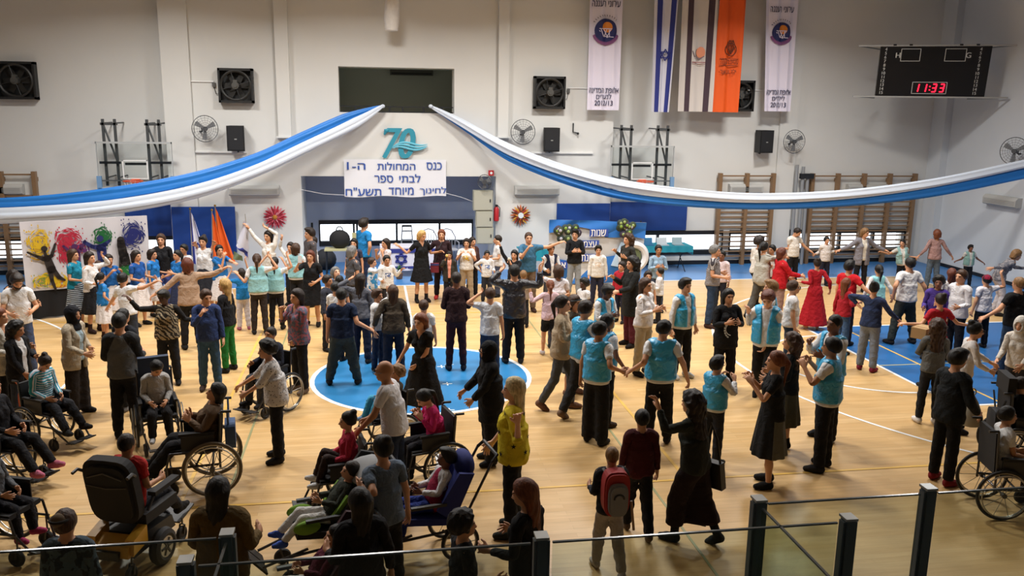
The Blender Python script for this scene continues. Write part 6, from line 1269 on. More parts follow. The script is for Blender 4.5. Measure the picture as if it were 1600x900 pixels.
pr(FG2, 655, 612, 1.4, yaw=-75, sex='f', sit=.5, legs='sit', top=T('sweater', '#c02464'), bot=T('trousers', '#1b1a20'), hair=('tail', 'black'), a=('face', 'face'), lean=16, hd=(0, 30))
HIJ = 'woman in black headscarf, glasses and black coat pushing a wheelchair'
pr(HIJ, 764, 534, f=722, yaw=-85, sex='f', top=T('coat', '#131417'), bot=T('wide', '#131316'), hair=None, scarf='#0f1013', acc=(('glasses',),), a=((720, 617), (734, 631)), lean=4, g=1.15, skin=1)
YEL = 'blonde woman in yellow blouse with dark stars pushing a pushchair'
pr(YEL, 804, 591, f=832, yaw=-105, sex='f', top=T('blouse', '#d8c22a'), bot=T('leggings', '#131316'), hair=('long', 'platinum'), shoes='#22241f', a=((810, 652, .25), (764, 700)), skin=0, g=1.18)
GRB = 'woman with black bun and grey-blue T-shirt seen from behind, lower middle'
pr(GRB, 598, 682, 1.62, yaw=-150, sex='f', top=T('tee', '#5d6b7c'), bot=T('trousers', '#101114'), hair=('bun', 'black'), a=((563, 760), 'hang'), g=1.12)
pr('woman with very long black hair and dark clothes at the lower middle', 562, 765, 1.58, yaw=-160, sex='f', top=T('tunic', '#121115'), bot=T('trousers', '#0f0f12'), hair=('long', 'black'), a=('bent', 'hang'), g=1.1)
FT = 'child with white leggings reclining between green cushions'
pr(FT, 552, 722, 1.17, yaw=-75, sit=.5, recline=32, legs='sitout', top=T('sweater', '#33382f'), bot=T('leggings', '#c9c8c4'), shoes='#3f5cae', hair=('short', 'dark'), a=('lap', 'lap'))
FM = 'child with maroon jacket lying in a maroon pushchair, bottom'
pr(FM, 528, 822, 1.1, yaw=-75, sit=.48, recline=30, legs='sitout', top=T('jacket', '#5a1630'), bot=T('leggings', '#c9c5c6'), shoes='#7a1638', hair=('long', 'black'), a=('lap', 'lap'), sex='f')
FS = 'child in maroon and white top in the blue-cushioned pushchair'
pr(FS, 701, 702, 1.2, yaw=-78, sit=.5, recline=22, legs='sit', top=T('sweater', '#8a1838', '#cfcfd2', 'raglan'), bot=T('trousers', '#1b2f78'), hair=('thick', 'black'), a=('lap', 'lap'), skin=3)
FC = 'child with blue trousers and fair hair in the wheelchair on the circle'
pr(FC, 622, 572, 1.2, yaw=-65, sit=.5, legs='situp', top=T('jacket', '#4a4238'), bot=T('trousers', '#3f93b6'), shoes='#7a9cc0', hair=('curly', 'sandy'), a=('lap', 'lap'), recline=15)
pr('dark curly-haired boy in black in profile, bottom centre', 723, 801, 1.42, yaw=100, top=T('long', '#121318'), bot=T('trousers', '#15161a'), hair=('curly', 'black'), a=('hang', 'bent'), skin=1)
pr('woman with long brown hair and black top, bottom centre', 817, 750, 1.6, yaw=-130, sex='f', top=T('long', '#141416'), bot=T('trousers', '#141418'), hair=('long', 'auburn'), a=('bent', 'bent'), g=1.1, hd=(10, 12))
BKP = 'fair-haired boy with red and grey backpack seen from behind'
pr(BKP, 957, 699, f=893, yaw=180, top=T('long', '#1f2026'), bot=T('trousers', '#9a948e'), hair=('buzz', 'sandy'), shoes='#b0aaa6', a=('bent', 'bent'), skin=1, legs='walk')
pr('boy in maroon sweater and black trousers seen from behind', 1004, 641, f=834, yaw=172, top=T('sweater', '#451419'), bot=T('trousers', '#111115'), hair=('short', 'black'), shoes='#5a4a3a', a=('down', 'down'), legs='walk')
DOT = 'woman in white dotted blouse bending to push the woman in brown'
pr(DOT, 416, 533, f=718, yaw=-80, sex='f', top=T('blouse', '#c9c6c4', '#4a4648', 'dots'), bot=T('trousers', '#111114'), hair=('curly', 'black'), a=((358, 617), (366, 633)), lean=12, g=1.15)
FW = 'woman in brown top leaning back in a wheelchair'
pr(FW, 342, 600, 1.5, yaw=-82, sex='f', sit=.5, legs='sitout', top=T('sweater', '#5b4836'), bot=T('trousers', '#131317'), hair=('bob', 'black'), a=('clap', 'clap'), g=1.35, recline=14, hd=(0, -10))
FN = 'boy in navy jacket sitting in a wheelchair beside the dotted blouse'
pr(FN, 423, 511, 1.45, yaw=-38, sit=.5, legs='sit', top=T('jacket', '#1a1e2c'), bot=T('trousers', '#3a3a3e'), hair=('buzz', 'dark'), skin=2, a=('bent', 'bent'), g=1.1)
# ---- chairs under the seated
M_nb = mat('navy_upholstery', '#1d2c44', .8); M_org = mat('orange_bag', '#c4521c', .7); M_tan = mat('tan_tyre', '#5c5140', .7); M_gry = mat('grey_hood', '#8e9092', .8); M_grn = mat('lime_cushion', '#6f9a2c', .8); M_mrn = mat('maroon_fabric', '#34101c', .8); M_blf = mat('royal_blue_fabric', '#16246e', .8); M_den = mat('denim_bag', '#3e5478', .8)
wheelchair('manual wheelchair with orange bag carrying the striped-sweater girl', *under(LB1), .95, bag=M_org, foot_fwd=.1)
wheelchair('wheelchair with tall navy headrest carrying the boy in grey', *under(LB2), .95, back=M_nb, tall=.12, headrest=M_nb)
wheelchair('wheelchair with tan tyres and denim bag carrying the woman in brown', *under(FW), 1.08, tyre=M_tan, bag=M_den, wr=.31, foot_fwd=.1)
wheelchair('black wheelchair carrying the boy in the navy jacket', *under(FN), .98)
wheelchair('small black wheelchair standing on the blue centre circle', *under(FC), .9)
wheelchair('black wheelchair pushed by the man in white T-shirt', *under(FG1), .95)
wheelchair('black wheelchair with large wheels carrying the girl in pink', *under(FG2), 1.0, wr=.31)
buggy('reclined pushchair with lime green cushions and grey hood', *under(FT), 1.0, pads=M_grn, hood=M_gry, rec=32)
buggy('maroon pushchair at the bottom of the picture', *under(FM), .95, shell=M_mrn, rec=30)
buggy('pushchair with royal blue seat pushed by the blonde woman', *under(FS), 1.0, shell=M_blf, rec=24, big=.2, bh=.5)
power_chair('black power wheelchair with yellow rear shroud', *under(FP), 1.05)
wheelchair('dark wheelchair cut off by the left edge, upper one', *under(FA), 1.0)
wheelchair('wheelchair with black casters at the lower left edge', *under(FB), 1.0)
wheelchair('wheelchair with bright hand rims at the right edge', *under(RB1), 1.0, tall=.1, wr=.3)
wheelchair('dark wheelchair behind another at the right edge', *under(RB2), 1.0, tall=.1, headrest=M_uph, bag=mat('dark_backpack', '#23262b', .8))
# ================================================================== painting, banners, tables, props
random.seed(11)
# splash painting on a black-draped table
pa, pb = at_z(66, 497), at_z(250, 470); PY0, PY1 = 18.6, 19.6
A, B, C, D = at_y(30, 349, PY0), at_y(229, 335, PY1), at_y(236, 441, PY1), at_y(46, 453, PY0)
w = math.hypot(B[0]-A[0], B[1]-A[1]); rz = math.atan2(B[1]-A[1], B[0]-A[0]); zb = (C[2]+D[2])/2; H = (A[2]+B[2])/2-zb
t = thing('splash_painting', 'long white painted sheet with colour splashes and dancing silhouettes', 'painting', ((A[0]+B[0])/2, (A[1]+B[1])/2, zb), rz)
print('painting', w, H, zb)
SX = lambda px: (px-131)/199*w; SZ = lambda py: H*(1-(py-340)/107)
g = MB(); nx = 20
vs = [((i/nx-.5)*w, .02*math.sin(i*.9), z) for i in range(nx+1) for z in (0, H)]; vs += [(x, y+.02, z) for x, y, z in vs]; K = 2*(nx+1)
fs = []
for i in range(nx): a = 2*i; fs += [(a, a+2, a+3, a+1), (a+K, a+1+K, a+3+K, a+2+K), (a, a+K, a+2+K, a+2), (a+1, a+3, a+3+K, a+1+K)]
fs += [(0, 1, 1+K, K), (K-2, 2*K-2, 2*K-1, K-1)]
g.add(vs, fs).build('painted_sheet', mat('white_sheet', '#cfccd0', .85), t, True)
def splash(px, py, rpx, rpy, col, n, name='paint_splash', yy=-.03, seed=1):
    rnd = random.Random(seed); g = MB(); cx, cz = SX(px), SZ(py); rx_, rz_ = rpx/199*w, rpy/107*H
    n = int(n*.5)
    for k in range(n):
        a = rnd.uniform(0, 6.283); q = rnd.random()**.6; x, z = cx+rx_*q*math.cos(a), cz+rz_*q*math.sin(a); L_ = rnd.uniform(.08, .3)*(1.2-q*.5); th = rnd.uniform(.006, .022)*(1.25-q*.6); b_ = a+rnd.uniform(1.0, 2.1); m_ = 7
        poly = []
        pts = [(x+L_*(i/m_-.5)*math.cos(b_+.5*(i/m_-.5)), z+L_*(i/m_-.5)*math.sin(b_+.5*(i/m_-.5))) for i in range(m_+1)]
        up = [(p[0]-math.sin(b_)*th*math.sin(math.pi*(i+.3)/(m_+.6)), p[1]+math.cos(b_)*th*math.sin(math.pi*(i+.3)/(m_+.6))) for i, p in enumerate(pts)]; dn = [(p[0]+math.sin(b_)*th*math.sin(math.pi*(i+.3)/(m_+.6)), p[1]-math.cos(b_)*th*math.sin(math.pi*(i+.3)/(m_+.6))) for i, p in enumerate(pts)]
        if min(p[1] for p in up+dn) < .02: continue
        y = yy-.0004*k/n*10; poly = up+dn[::-1]; g.add([(p[0], y, p[1]) for p in poly], [tuple(range(len(poly)))])
    for k in range(n//4):
        a = rnd.uniform(0, 6.283); q = rnd.uniform(.9, 1.5)
        if not (.03 < cz+rz_*q*math.sin(a) < H-.03 and abs(cx+rx_*q*math.cos(a)) < w/2-.03): continue
        g.add([(cx+rx_*q*math.cos(a)+.012*math.cos(j*1.257), yy-.004, cz+rz_*q*math.sin(a)+.02*math.sin(j*1.257)) for j in range(5)], [(0, 1, 2, 3, 4)])
    o = g.build(name, mat('paint', col, .6), t); o['kind'] = 'stuff'; return o
splash(56, 373, 17, 23, '#d8b21e', 150, seed=2); splash(56, 380, 16, 20, '#b98f1a', 40, seed=3); splash(68, 435, 28, 15, '#d8b41a', 170, seed=4); splash(60, 432, 20, 10, '#7d8f2a', 30, seed=5); splash(85, 440, 14, 9, '#c26a1c', 25, seed=5)
splash(101, 374, 21, 22, '#b3203a', 230, seed=6); splash(97, 398, 13, 10, '#b0203a', 70, seed=7); splash(156, 369, 15, 15, '#12612f', 150, seed=8); splash(205, 370, 19, 22, '#151f66', 230, seed=9); splash(190, 425, 14, 12, '#14702f', 80, seed=10); splash(120, 386, 14, 9, '#5a2466', 40, seed=12)
def silhouette(name, strokes, col, yy):
    g = MB(); rnd = [0]
    for s_ in strokes:
        P = [(SX(x), SZ(y), r_/199*w) for x, y, r_ in s_]
        for i, (x, z, r_) in enumerate(P):
            n = 12; g.add([(x+r_*math.cos(2*math.pi*j/n), yy, z+r_*math.sin(2*math.pi*j/n)) for j in range(n)], [tuple(range(n))])
            if i: 
                x0, z0, r0 = P[i-1]; d = Vector((x-x0, z-z0)); 
                if d.length > 1e-4: d.normalize(); q = [(x0-d.y*r0, z0+d.x*r0), (x-d.y*r_, z+d.x*r_), (x+d.y*r_, z-d.x*r_), (x0+d.y*r0, z0-d.x*r0)]; g.add([(a_, yy, b_) for a_, b_ in q], [(0, 1, 2, 3)])
    return g.build(name, mat('silhouette_paint', col, .7), t)
silhouette('silhouette', [[(64, 382, 5)], [(64, 386, 2), (66, 396, 3)], [(39, 386, 1.5), (52, 393, 2.5), (62, 398, 4), (74, 394, 3), (81, 376, 1.8)], [(67, 397, 6), (72, 415, 7)], [(70, 418, 4), (71, 432, 3), (75, 446, 2)], [(75, 416, 4), (82, 428, 3.5), (90, 433, 2)]], '#241a16', -.055)
silhouette('silhouette', [[(151, 372, 5.5)], [(126, 376, 3), (138, 384, 3.5), (148, 386, 5), (158, 382, 4), (166, 376, 2)], [(152, 388, 8), (152, 410, 7), (150, 440, 6)]], '#1c2462', -.055)
silhouette('silhouette', [[(184, 376, 6), (184, 384, 7), (186, 398, 7.5), (188, 412, 7)], [(182, 405, 3), (180, 418, 2.5)], [(192, 400, 3), (195, 416, 2.5)]], '#201a18', -.055)
silhouette('silhouette', [[(110, 382, 5)], [(110, 386, 2), (111, 394, 3)], [(93, 380, 2), (103, 390, 3), (112, 392, 5), (120, 386, 3), (127, 374, 2)], [(111, 394, 7), (111, 430, 6)]], '#4d1d52', -.055)
M_cl = mat('black_table_cloth', '#121215', .9)
t2 = thing('draped_table', 'long table under black cloth below the splash painting', 'table', ((A[0]+B[0])/2, (A[1]+B[1])/2, 0), rz)
MB().box((-.1, .28, zb-.03), (w*.96, .5, .04)).build('table_top', M_cl, t2)
g = MB(); n = 40; wv = lambda i: .025*math.sin(i*1.1)
for (y0, s_) in ((.03, 1),):
    vs = [((i/n-.5)*w*.96-.1, y0+wv(i)*k, z) for i in range(n+1) for z, k in ((.03, 1), (zb-.02, .1))]; vs += [(x, y+.01, z) for x, y, z in vs]; K = 2*(n+1)
    g.add(vs, [q for i in range(n) for q in ((2*i, 2*i+2, 2*i+3, 2*i+1), (2*i+K, 2*i+1+K, 2*i+3+K, 2*i+2+K))])
g.build('table_skirt', M_cl, t2, True)
for x in (-w*.42, w*.4): MB().span((x-.02, .15, 0), (x+.02, .45, zb-.05)).build('leg', M_dark, t2)
# standing flags by the left padding
def pole_flag(label, bx, by, tx, ty, Y, cloth_m, stripe=None, lean=.0, wid=.34, ln=1.35, starm=None):
    b_, e_ = at_y(bx, by, Y), at_y(tx, ty, Y); t = thing('standing_flag', label, 'flag', (b_[0], Y, 0))
    top = Vector((e_[0]-b_[0], 0, e_[2])); MB().cyl((0, 0, 0), top, .014, 8).build('pole', mat('flag_pole', '#8d8a84', .4), t); MB().ball(top+Vector((0, 0, .03)), .03).build('finial', mat('brass', '#a8843a', .35, metal=.8), t, True)
    MB().cyl((0, 0, 0), (0, 0, .05), .16, 16).build('base', M_dark, t)
    d = -top.normalized(); n, m_ = 14, 12
    def sheet(nm, mm, u0, u1, off):
        vs = []
        for k in (0, 1):
            for i in range(n+1):
                for j in range(m_+1):
                    u = u0+(u1-u0)*i/n; v = j/m_; p = top+d*(v*ln)*(1-.0*u); q = p+Vector((u*wid*(.25+.75*v), -.05*math.sin(u*9)*(.3+.7*v)-off+k*.005, -.28*u*(1-v*.6))); vs.append(q)
        K = (n+1)*(m_+1); fs = []
        for i in range(n):
            for j in range(m_): a = i*(m_+1)+j; q = (a, a+m_+1, a+m_+2, a+1); fs += [q, tuple(x+K for x in q[::-1])]
        return MB().add(vs, fs).build(nm, mm, t, True)
    sheet('flag_cloth', cloth_m, 0, 1, 0)
    for s_ in (stripe or ()): sheet('stripe', M_flb, s_[0], s_[1], .007)
    if starm:
        g = MB(); p = top+d*(ln*.62); star(g, (0, 0), .1, .012, lambda x, z: (p.x+wid*.4+x*.6, -.07, p.z-.08+z)); g.build('star', M_flb, t)
    return t
pole_flag('white and blue star flag standing by the blue padding', 302, 432, 297, 328, 22.4, M_flw, ((.05, .22), (.75, .92)), starm=1, wid=.4)
M_orf = mat('orange_flag_cloth2', '#d85a12', .75)
pole_flag('left one of two furled orange flags', 333, 430, 331, 330, 22.5, M_orf, wid=.3, ln=1.3); pole_flag('right one of two furled orange flags', 344, 430, 336, 323, 22.6, M_orf, wid=.42, ln=1.35)
# flag waved by the woman in white
hp = PEOPLE[FLAGW]['hand-1']; q0 = Vector(hp); q1 = Vector(at_y(372, 418, hp[1])); 
t = thing('hand_flag', 'white and blue flag waved by the woman in white', 'flag', hp)
up = Vector(at_y(383, 334, hp[1]))-q0; MB().cyl(-up*1.2, up, .01, 6).build('stick', mat('flag_pole', '#8d8a84', .4), t)
def quad_cloth(nm, mm, a, b, c, d, parent, rp=.03, n=12, off=0.0):
    vs = []
    for k in (0, 1):
        for i in range(n+1):
            for j in range(n+1):
                u, v = i/n, j/n; p = (Vector(a)*(1-u)+Vector(b)*u)*(1-v)+(Vector(d)*(1-u)+Vector(c)*u)*v; vs.append((p.x, p.y+rp*math.sin(u*7+v*3)-off+k*.005, p.z))
    K = (n+1)**2; fs = []
    for i in range(n):
        for j in range(n): q = i*(n+1)+j; f_ = (q, q+n+1, q+n+2, q+1); fs += [f_, tuple(x+K for x in f_[::-1])]
    return MB().add(vs, fs).build(nm, mm, parent, True)
Q = lambda x, y: Vector(at_y(x, y, hp[1]))-q0
quad_cloth('flag_cloth', M_flw, Q(381, 345), Q(388, 350), Q(389, 412), Q(369, 384), t)
quad_cloth('stripe', M_flb, Q(371, 379), Q(387, 394), Q(387, 402), Q(369, 386), t, off=.008); quad_cloth('green_end', mat('olive_cloth', '#67755a', .8), Q(365, 392), Q(378, 400), Q(380, 408), Q(364, 405), t, off=.006)
# anniversary banner stand -----------------------------------------------------------
Yb = 21.2; A, B, C, D = at_y(858, 343, Yb), at_y(1010, 351, Yb), at_y(1000, 448, Yb), at_y(858, 448, Yb); cx = (A[0]+B[0])/2; zt = A[2]
t = thing('anniversary_banner', 'blue and white anniversary banner with Hebrew words and flower clusters', 'banner', (cx, Yb, 0)); wv = B[0]-A[0]
BX = lambda px: (px-934)/152*wv; BZ = lambda py: zt-(py-344)/ (448-344)*(zt-max(D[2], .02))
V_ = lambda x, y, o=0.0: (BX(x), .0-o, BZ(y))
quad_cloth('banner_cloth', mat('banner_white', '#c4c6c8', .8), V_(858, 344), V_(1010, 350), V_(1004, 446), V_(860, 447), t, .03)
M_bb = mat('banner_blue', '#1f66b0', .7); M_bd = mat('banner_dark_blue', '#2a4aa0', .7)
quad_cloth('blue_band', M_bb, V_(858, 344), V_(905, 345), V_(905, 356), V_(858, 365), t, .03, off=.04); quad_cloth('blue_band', M_bb, V_(905, 345), V_(1010, 350), V_(1008, 376), V_(905, 356), t, .03, off=.04); quad_cloth('blue_band', M_bb, V_(930, 355), V_(1009, 360), V_(1008, 374), V_(945, 373), t, .03, off=.042)
quad_cloth('blue_band', M_bb, V_(860, 404), V_(900, 412), V_(900, 447), V_(860, 447), t, .03, off=.04); quad_cloth('blue_band', M_bb, V_(900, 412), V_(1003, 395), V_(1003, 446), V_(900, 447), t, .03, off=.04)
for body, x0, x1, y, h in (('תונש', 922, 945, 365, .17), ('תואמצע', 893, 931, 383, .16), ('תניד', 908, 928, 405, .17), ('א', 877, 884, 416, .14)):
    MB().span((BX(x0-2), -.085, BZ(y+6)), (BX(x1+4), -.08, BZ(y-6))).build('word_label', M_bd, t); lettering('lettering', body, M_white, t, (BX((x0+x1)/2), -.095, BZ(y)), BX(x1)-BX(x0), h, .015)
def cluster(px, py, rpx):
    r_ = BX(934+rpx)
    for k in range(15):
        a = random.uniform(0, 6.28); q = math.sqrt(random.random())*.8; c = (BX(px)+r_*q*math.cos(a), -.16-.05*random.random(), BZ(py)+r_*q*math.sin(a)*.9); f_ = MB().ball(c, (r_*.3, .05, r_*.3), 10, 6).build('flower_ball', mat('dark_flower', random.choice(['#23302a', '#2c3a1e', '#31283a']), .7), t, True)
        MB().ball((c[0], c[1]-.04, c[2]), (r_*.13, .02, r_*.13), 8, 5).build('flower_eye', mat('pale_flower_eye', random.choice(['#8a9a5c', '#a8a8b4', '#7c9a3c']), .7), f_, True)
cluster(884, 363, 20); cluster(973, 361, 19)
MB().ring((BX(990), -.1, BZ(404)), BX(934+19), .09, 'y', 28, 8).build('white_zero', mat('zero_white', '#d0d2d6', .7), t, True)
MB().disc((BX(990), -.06, BZ(404)), BX(934+13), 'y', .02).build('zero_picture', mat('zero_green', '#6a7a5c', .8, noise=.5, nscale=9), t)
MB().prism([(BX(955), BZ(418)), (BX(966), BZ(420)), (BX(978), BZ(384)), (BX(970), BZ(380))], 'y', -.1, -.06).build('slanted_stroke', mat('pale_blue_paper', '#aac4dc', .7), t)
for x in (862, 1002): MB().cyl((BX(x), .05, 0), (BX(x), .05, zt-.05), .018, 8).build('support_pole', M_dark, t)
# turquoise tables
M_tq = mat('turquoise_cloth', '#1b8fa4', .7)
def cloth_table(label, x0, x1, Yf, depth, zt_, m, drop, legs=True, cat='table'):
    t = thing('cloth_table', label, cat, ((x0+x1)/2, Yf+depth/2, 0)); w = x1-x0
    MB().span((-w/2, -depth/2, zt_-.03), (w/2, depth/2, zt_)).build('table_top', m, t)
    g = MB(); n = 26; vs = []
    for k in (0, 1):
        for i in range(n+1):
            for z, q in ((zt_, 0), (zt_-drop, 1)): vs.append(((i/n-.5)*w, -depth/2-.01-.02*q*(1+math.sin(i*1.3))-k*.006, z))
    K = 2*(n+1); fs = []
    for i in range(n): q = (2*i, 2*i+2, 2*i+3, 2*i+1); fs += [q, tuple(x+K for x in q[::-1])]
    g.add(vs, fs).build('cloth_front', m, t, True)
    MB().span((w/2-.005, -depth/2, zt_-drop*1.5), (w/2+.01, depth/2, zt_)).build('cloth_side', m, t)
    for sx_ in (-1, 1):
        MB().tube([(sx_*w*.38, -depth*.4, 0), (sx_*w*.34, 0, zt_*.5), (sx_*w*.38, depth*.4, 0)], .014, 6).tube([(sx_*w*.36, -depth*.4, zt_-.03), (sx_*w*.34, 0, zt_*.5), (sx_*w*.36, depth*.4, zt_-.03)], .014, 6).build('folding_leg', M_black, t)
    return t
a, b = at_y(1004, 380, 22.9), at_y(1077, 380, 22.9); cloth_table('folding table with turquoise cloth right of the anniversary banner', a[0], b[0], 22.6, .75, .74, M_tq, .16)
for px, lab, c in ((1014, 'small blue box on the turquoise table', '#2b6f9a'), (1037, 'open white laptop on the turquoise table', '#b8c2c8'), (1061, 'small dark-edged white laptop on the turquoise table', '#8fa4ac')):
    p = at_y(px, 378, 22.8); t = thing('laptop' if 'laptop' in lab else 'box', lab, 'laptop' if 'laptop' in lab else 'box', (p[0], 22.85, .74))
    MB().span((-.15, -.1, 0), (.15, .1, .02)).build('base', mat('device', c, .5), t); MB().box((0, .12, .1), (.3, .015, .2), rx=R(-15)).build('lid', mat('device', c, .5), t)
a, b = at_y(812, 385, 22.3), at_y(866, 385, 22.3); cloth_table('turquoise table behind the man with raised elbows', a[0], b[0], 22.2, .6, .76, M_tq, .3)
# table with star flag cloth in front of the alcove
a, b = at_y(594, 400, 22.6), at_y(692, 400, 22.6); t = cloth_table('table covered with a white and blue star flag', a[0], b[0], 22.6, .7, .8, M_flw, .62); w = b[0]-a[0]
MB().span((-w/2, -.39, .66), (w/2, -.385, .77)).build('stripe', M_flb, t); g = MB(); star(g, (0, 0), .17, .022, lambda x, z: (-w/2+.55+x, -.4, .5+z)); g.build('star', M_flb, t); MB().span((-w/2+.3, -.40, .24), (w/2, -.39, .3)).build('stripe', M_flb, t)
t = thing('green_plant', 'small leafy plant at the foot of the star flag table', 'plant', (*at_z(624, 436)[:2], 0))
MB().tube([(0, 0, 0), (0, 0, .02), (0, 0, .16)], [.07, .08, .1], 12).build('pot', mat('clay_pot', '#6a5040', .8), t, True)
for k in range(12): a = k*2.4; MB().prism([(.02, -.0), (.12, .03), (.22, 0), (.12, -.03)], 'z', .2+.01*k, .205+.01*k).build('leaf', mat('leaf_green', '#2c5a34', .7), t).rotation_euler = (0, R(-25), a)
# cream desk with black bag, chairs, step ladder in the alcove
p = at_z(533, 432); t = thing('school_desk', 'cream school desk left of the man in bright blue', 'desk', (p[0], 23.1, 0)); M_cr2 = mat('cream_laminate', '#b5b184', .6)
MB().span((-.42, -.25, .68), (.42, .25, .72)).build('desk_top', M_cr2, t); MB().span((.3, .2, .72), (.44, .24, 1.1)).build('upright_board', M_cr2, t)
for x in (-.38, .38):
    for y in (-.2, .2): MB().cyl((x, y, 0), (x, y, .68), .016, 8).build('leg', M_dark, t)
t = thing('black_bag', 'big black bag standing on the cream desk', 'bag', (p[0]-.02, 23.1, .72)); MB().ball((0, 0, .24), (.28, .16, .26), 12, 8).build('bag_body', M_uph, t, True); MB().ring((0, 0, .5), .08, .015, 'y', 16, 5).build('strap', M_uph, t)
p = at_z(508, 425); t = thing('heap_of_bags', 'dark backpack on the floor in the left of the alcove', 'bag', (p[0], 23.9, 0)); MB().ball((0, 0, .28), (.3, .2, .3), 12, 8).build('bag_body', mat('charcoal_bag', '#24262c', .8), t, True); MB().ball((0, -.18, .2), (.2, .08, .15), 10, 6).build('front_pocket', M_uph, t, True)
def garden_chair(px, label, Y=24.4):
    p = at_y(px, 370, Y); t = thing('plastic_chair', label, 'chair', (p[0], Y, 0), R(10), 'white plastic chairs in the alcove'); m = mat('white_plastic', '#b9bac2', .5)
    MB().span((-.23, -.22, .42), (.23, .22, .45)).build('seat', m, t)
    g = MB().tube([(-.22, .2, .43), (-.25, .26, .75), (-.15, .3, .95), (0, .31, 1.0), (.15, .3, .95), (.25, .26, .75), (.22, .2, .43)], .02, 7); g.build('back_frame', m, t, True)
    for k in range(5): x = -.14+.07*k; MB().tube([(x, .2, .45), (x*1.1, .3, .94)], .011, 5).build('back_slat', m, t)
    for x in (-.2, .2):
        for y in (-.2, .2): MB().cyl((x, y, 0), (x, y, .43), .02, 8).build('leg', m, t)
        MB().tube([(x*1.15, -.2, .43), (x*1.2, -.18, .66), (x*1.15, .24, .68)], .018, 6).build('armrest', m, t)
garden_chair(673, 'white plastic chair behind the red-haired woman'); garden_chair(702, 'white plastic chair in the alcove, the right one')
p = at_y(636, 365, 24.5); t = thing('step_ladder', 'white step ladder in front of the alcove windows', 'ladder', (p[0], 24.5, 0)); m = mat('white_ladder', '#a8abb0', .5)
for s_ in (-1, 1): MB().tube([(s_*.2, -.2, 0), (s_*.13, .1, 1.1)], .018, 6).build('rail', m, t); MB().tube([(s_*.2, .4, 0), (s_*.13, .12, 1.1)], .016, 6).build('rear_leg', m, t)
for k in range(4): z = .24+.24*k; MB().span((-.18+.03*k*.6, -.2+z*.27-.05, z-.015), (.18-.03*k*.6, -.2+z*.27+.05, z+.015)).build('step', m, t)
MB().span((-.14, .03, 1.08), (.14, .18, 1.12)).build('top_cap', M_plast, t)
# small things held or worn --------------------------------------------------------------
def at_hand(label, side): return Vector(PEOPLE[label]['hand%d' % side])
p = at_hand(PHON, -1); t = thing('phone', 'white phone held up by the woman in black dress', 'phone', p+Vector((0, -.03, .05))); MB().box((0, 0, 0), (.075, .012, .15)).build('case', mat('white_phone', '#cfd2d6', .4), t); MB().box((0, .007, 0), (.065, .004, .13)).build('screen', mat('phone_screen', '#2a2c30', .2), t)
for lab, who, sd, cc in (('orange-tipped microphone of the boy in olive jacket', MIC1, -1, '#c9a860'), ('microphone held by the singing woman in black', MIC2, 1, '#bdb3a0')):
    p = at_hand(who, sd); t = thing('microphone', lab, 'microphone', p+Vector((0, -.04, .02))); MB().tube([(0, 0, -.12), (0, 0, .03)], [.012, .018], 8).build('handle', M_plast, t); MB().ball((0, 0, .055), .035).build('mic_head', mat('mic_foam', cc, .8), t, True)
def wear(name, label, cat, who, off):
    q = PEOPLE[who]; v = rzm(q['yaw'])@(np.array(off)*q['sc']); return thing(name, label, cat, q['chest']+v, q['yaw'])
t = wear('backpack', 'red and grey backpack on the fair-haired boy', 'backpack', BKP, (0, .24, .02)); k = PEOPLE[BKP]['sc']; M_bk, M_bg = mat('red_nylon', '#9c1f22', .7), mat('grey_nylon', '#76777a', .7)
rr_ = lambda a_, b_, dz_: [(a_*k*math.copysign(abs(math.cos(q))**.55, math.cos(q)), dz_*k+b_*k*math.copysign(abs(math.sin(q))**.6, math.sin(q))) for q in np.linspace(0, 2*math.pi, 25)[:-1]]
MB().prism(rr_(.165, .29, 0), 'y', -.11*k, .05*k).prism(rr_(.15, .27, 0), 'y', .05*k, .08*k).build('main_bag', M_bk, t); MB().prism(rr_(.125, .21, -.05), 'y', .07*k, .12*k).prism(rr_(.105, .18, -.05), 'y', .12*k, .145*k).build('front_pocket', M_bg, t); MB().ring((0, .15*k, -.02*k), .06*k, .01, 'y', 16, 5, (0, math.pi)).build('zip', M_plast, t)
for s_ in (-1, 1): MB().tube([(s_*.1*k, -.05*k, .2*k), (s_*.12*k, -.16*k, .25*k), (s_*.13*k, -.33*k, .12*k), (s_*.13*k, -.3*k, -.1*k)], .018*k, 6).build('strap', M_bg, t, True)
MB().cyl((-.2*k, .0, -.12*k), (-.24*k, .02, -.5*k), .013, 6).build('hanging_stick', M_wood, t)
t = wear('handbag', 'dark handbag hanging from the shoulder of the pointing woman', 'bag', POINT, (-.24, .12, -.42)); MB().prism([(-.12, -.15), (.14, -.15), (.1, .13), (-.08, .13)], 'x', -.05, .05).build('bag_body', mat('dark_leather', '#17120f', .5), t); MB().tube([(0, -.08, .12), (.06, -.06, .4), (.1, 0, .58), (.06, .06, .4), (0, .08, .12)], .014, 6).build('strap', M_plast, t)
t = wear('shoulder_bag', 'small red patterned bag of the red-haired woman', 'bag', MAR, (-.17, -.2, -.38)); MB().box((0, 0, 0), (.2, .07, .22)).build('bag_body', mat('red_pattern', '#7a2430', .8, noise=.5, nscale=30), t); MB().span((-.1, -.045, .06), (.1, -.035, .1)).build('flap', mat('blue_band', '#3a3a70', .8), t); MB().tube([(0, 0, .1), (.1, .05, .45), (.18, .12, .6)], .01, 5).build('strap', M_plast, t)
t = thing('cardboard_box', 'light brown box carried by the curly-haired girl', 'box', PEOPLE[BOXG]['hand1']+np.array([-.04, .06, .09]), .2); MB().box((0, 0, 0), (.3, .22, .16), rz=.3).build('carton', mat('cardboard', '#a8865a', .8), t); MB().box((0, 0, .082), (.06, .22, .004), rz=.3).build('tape', mat('tape', '#c0a070', .5), t)
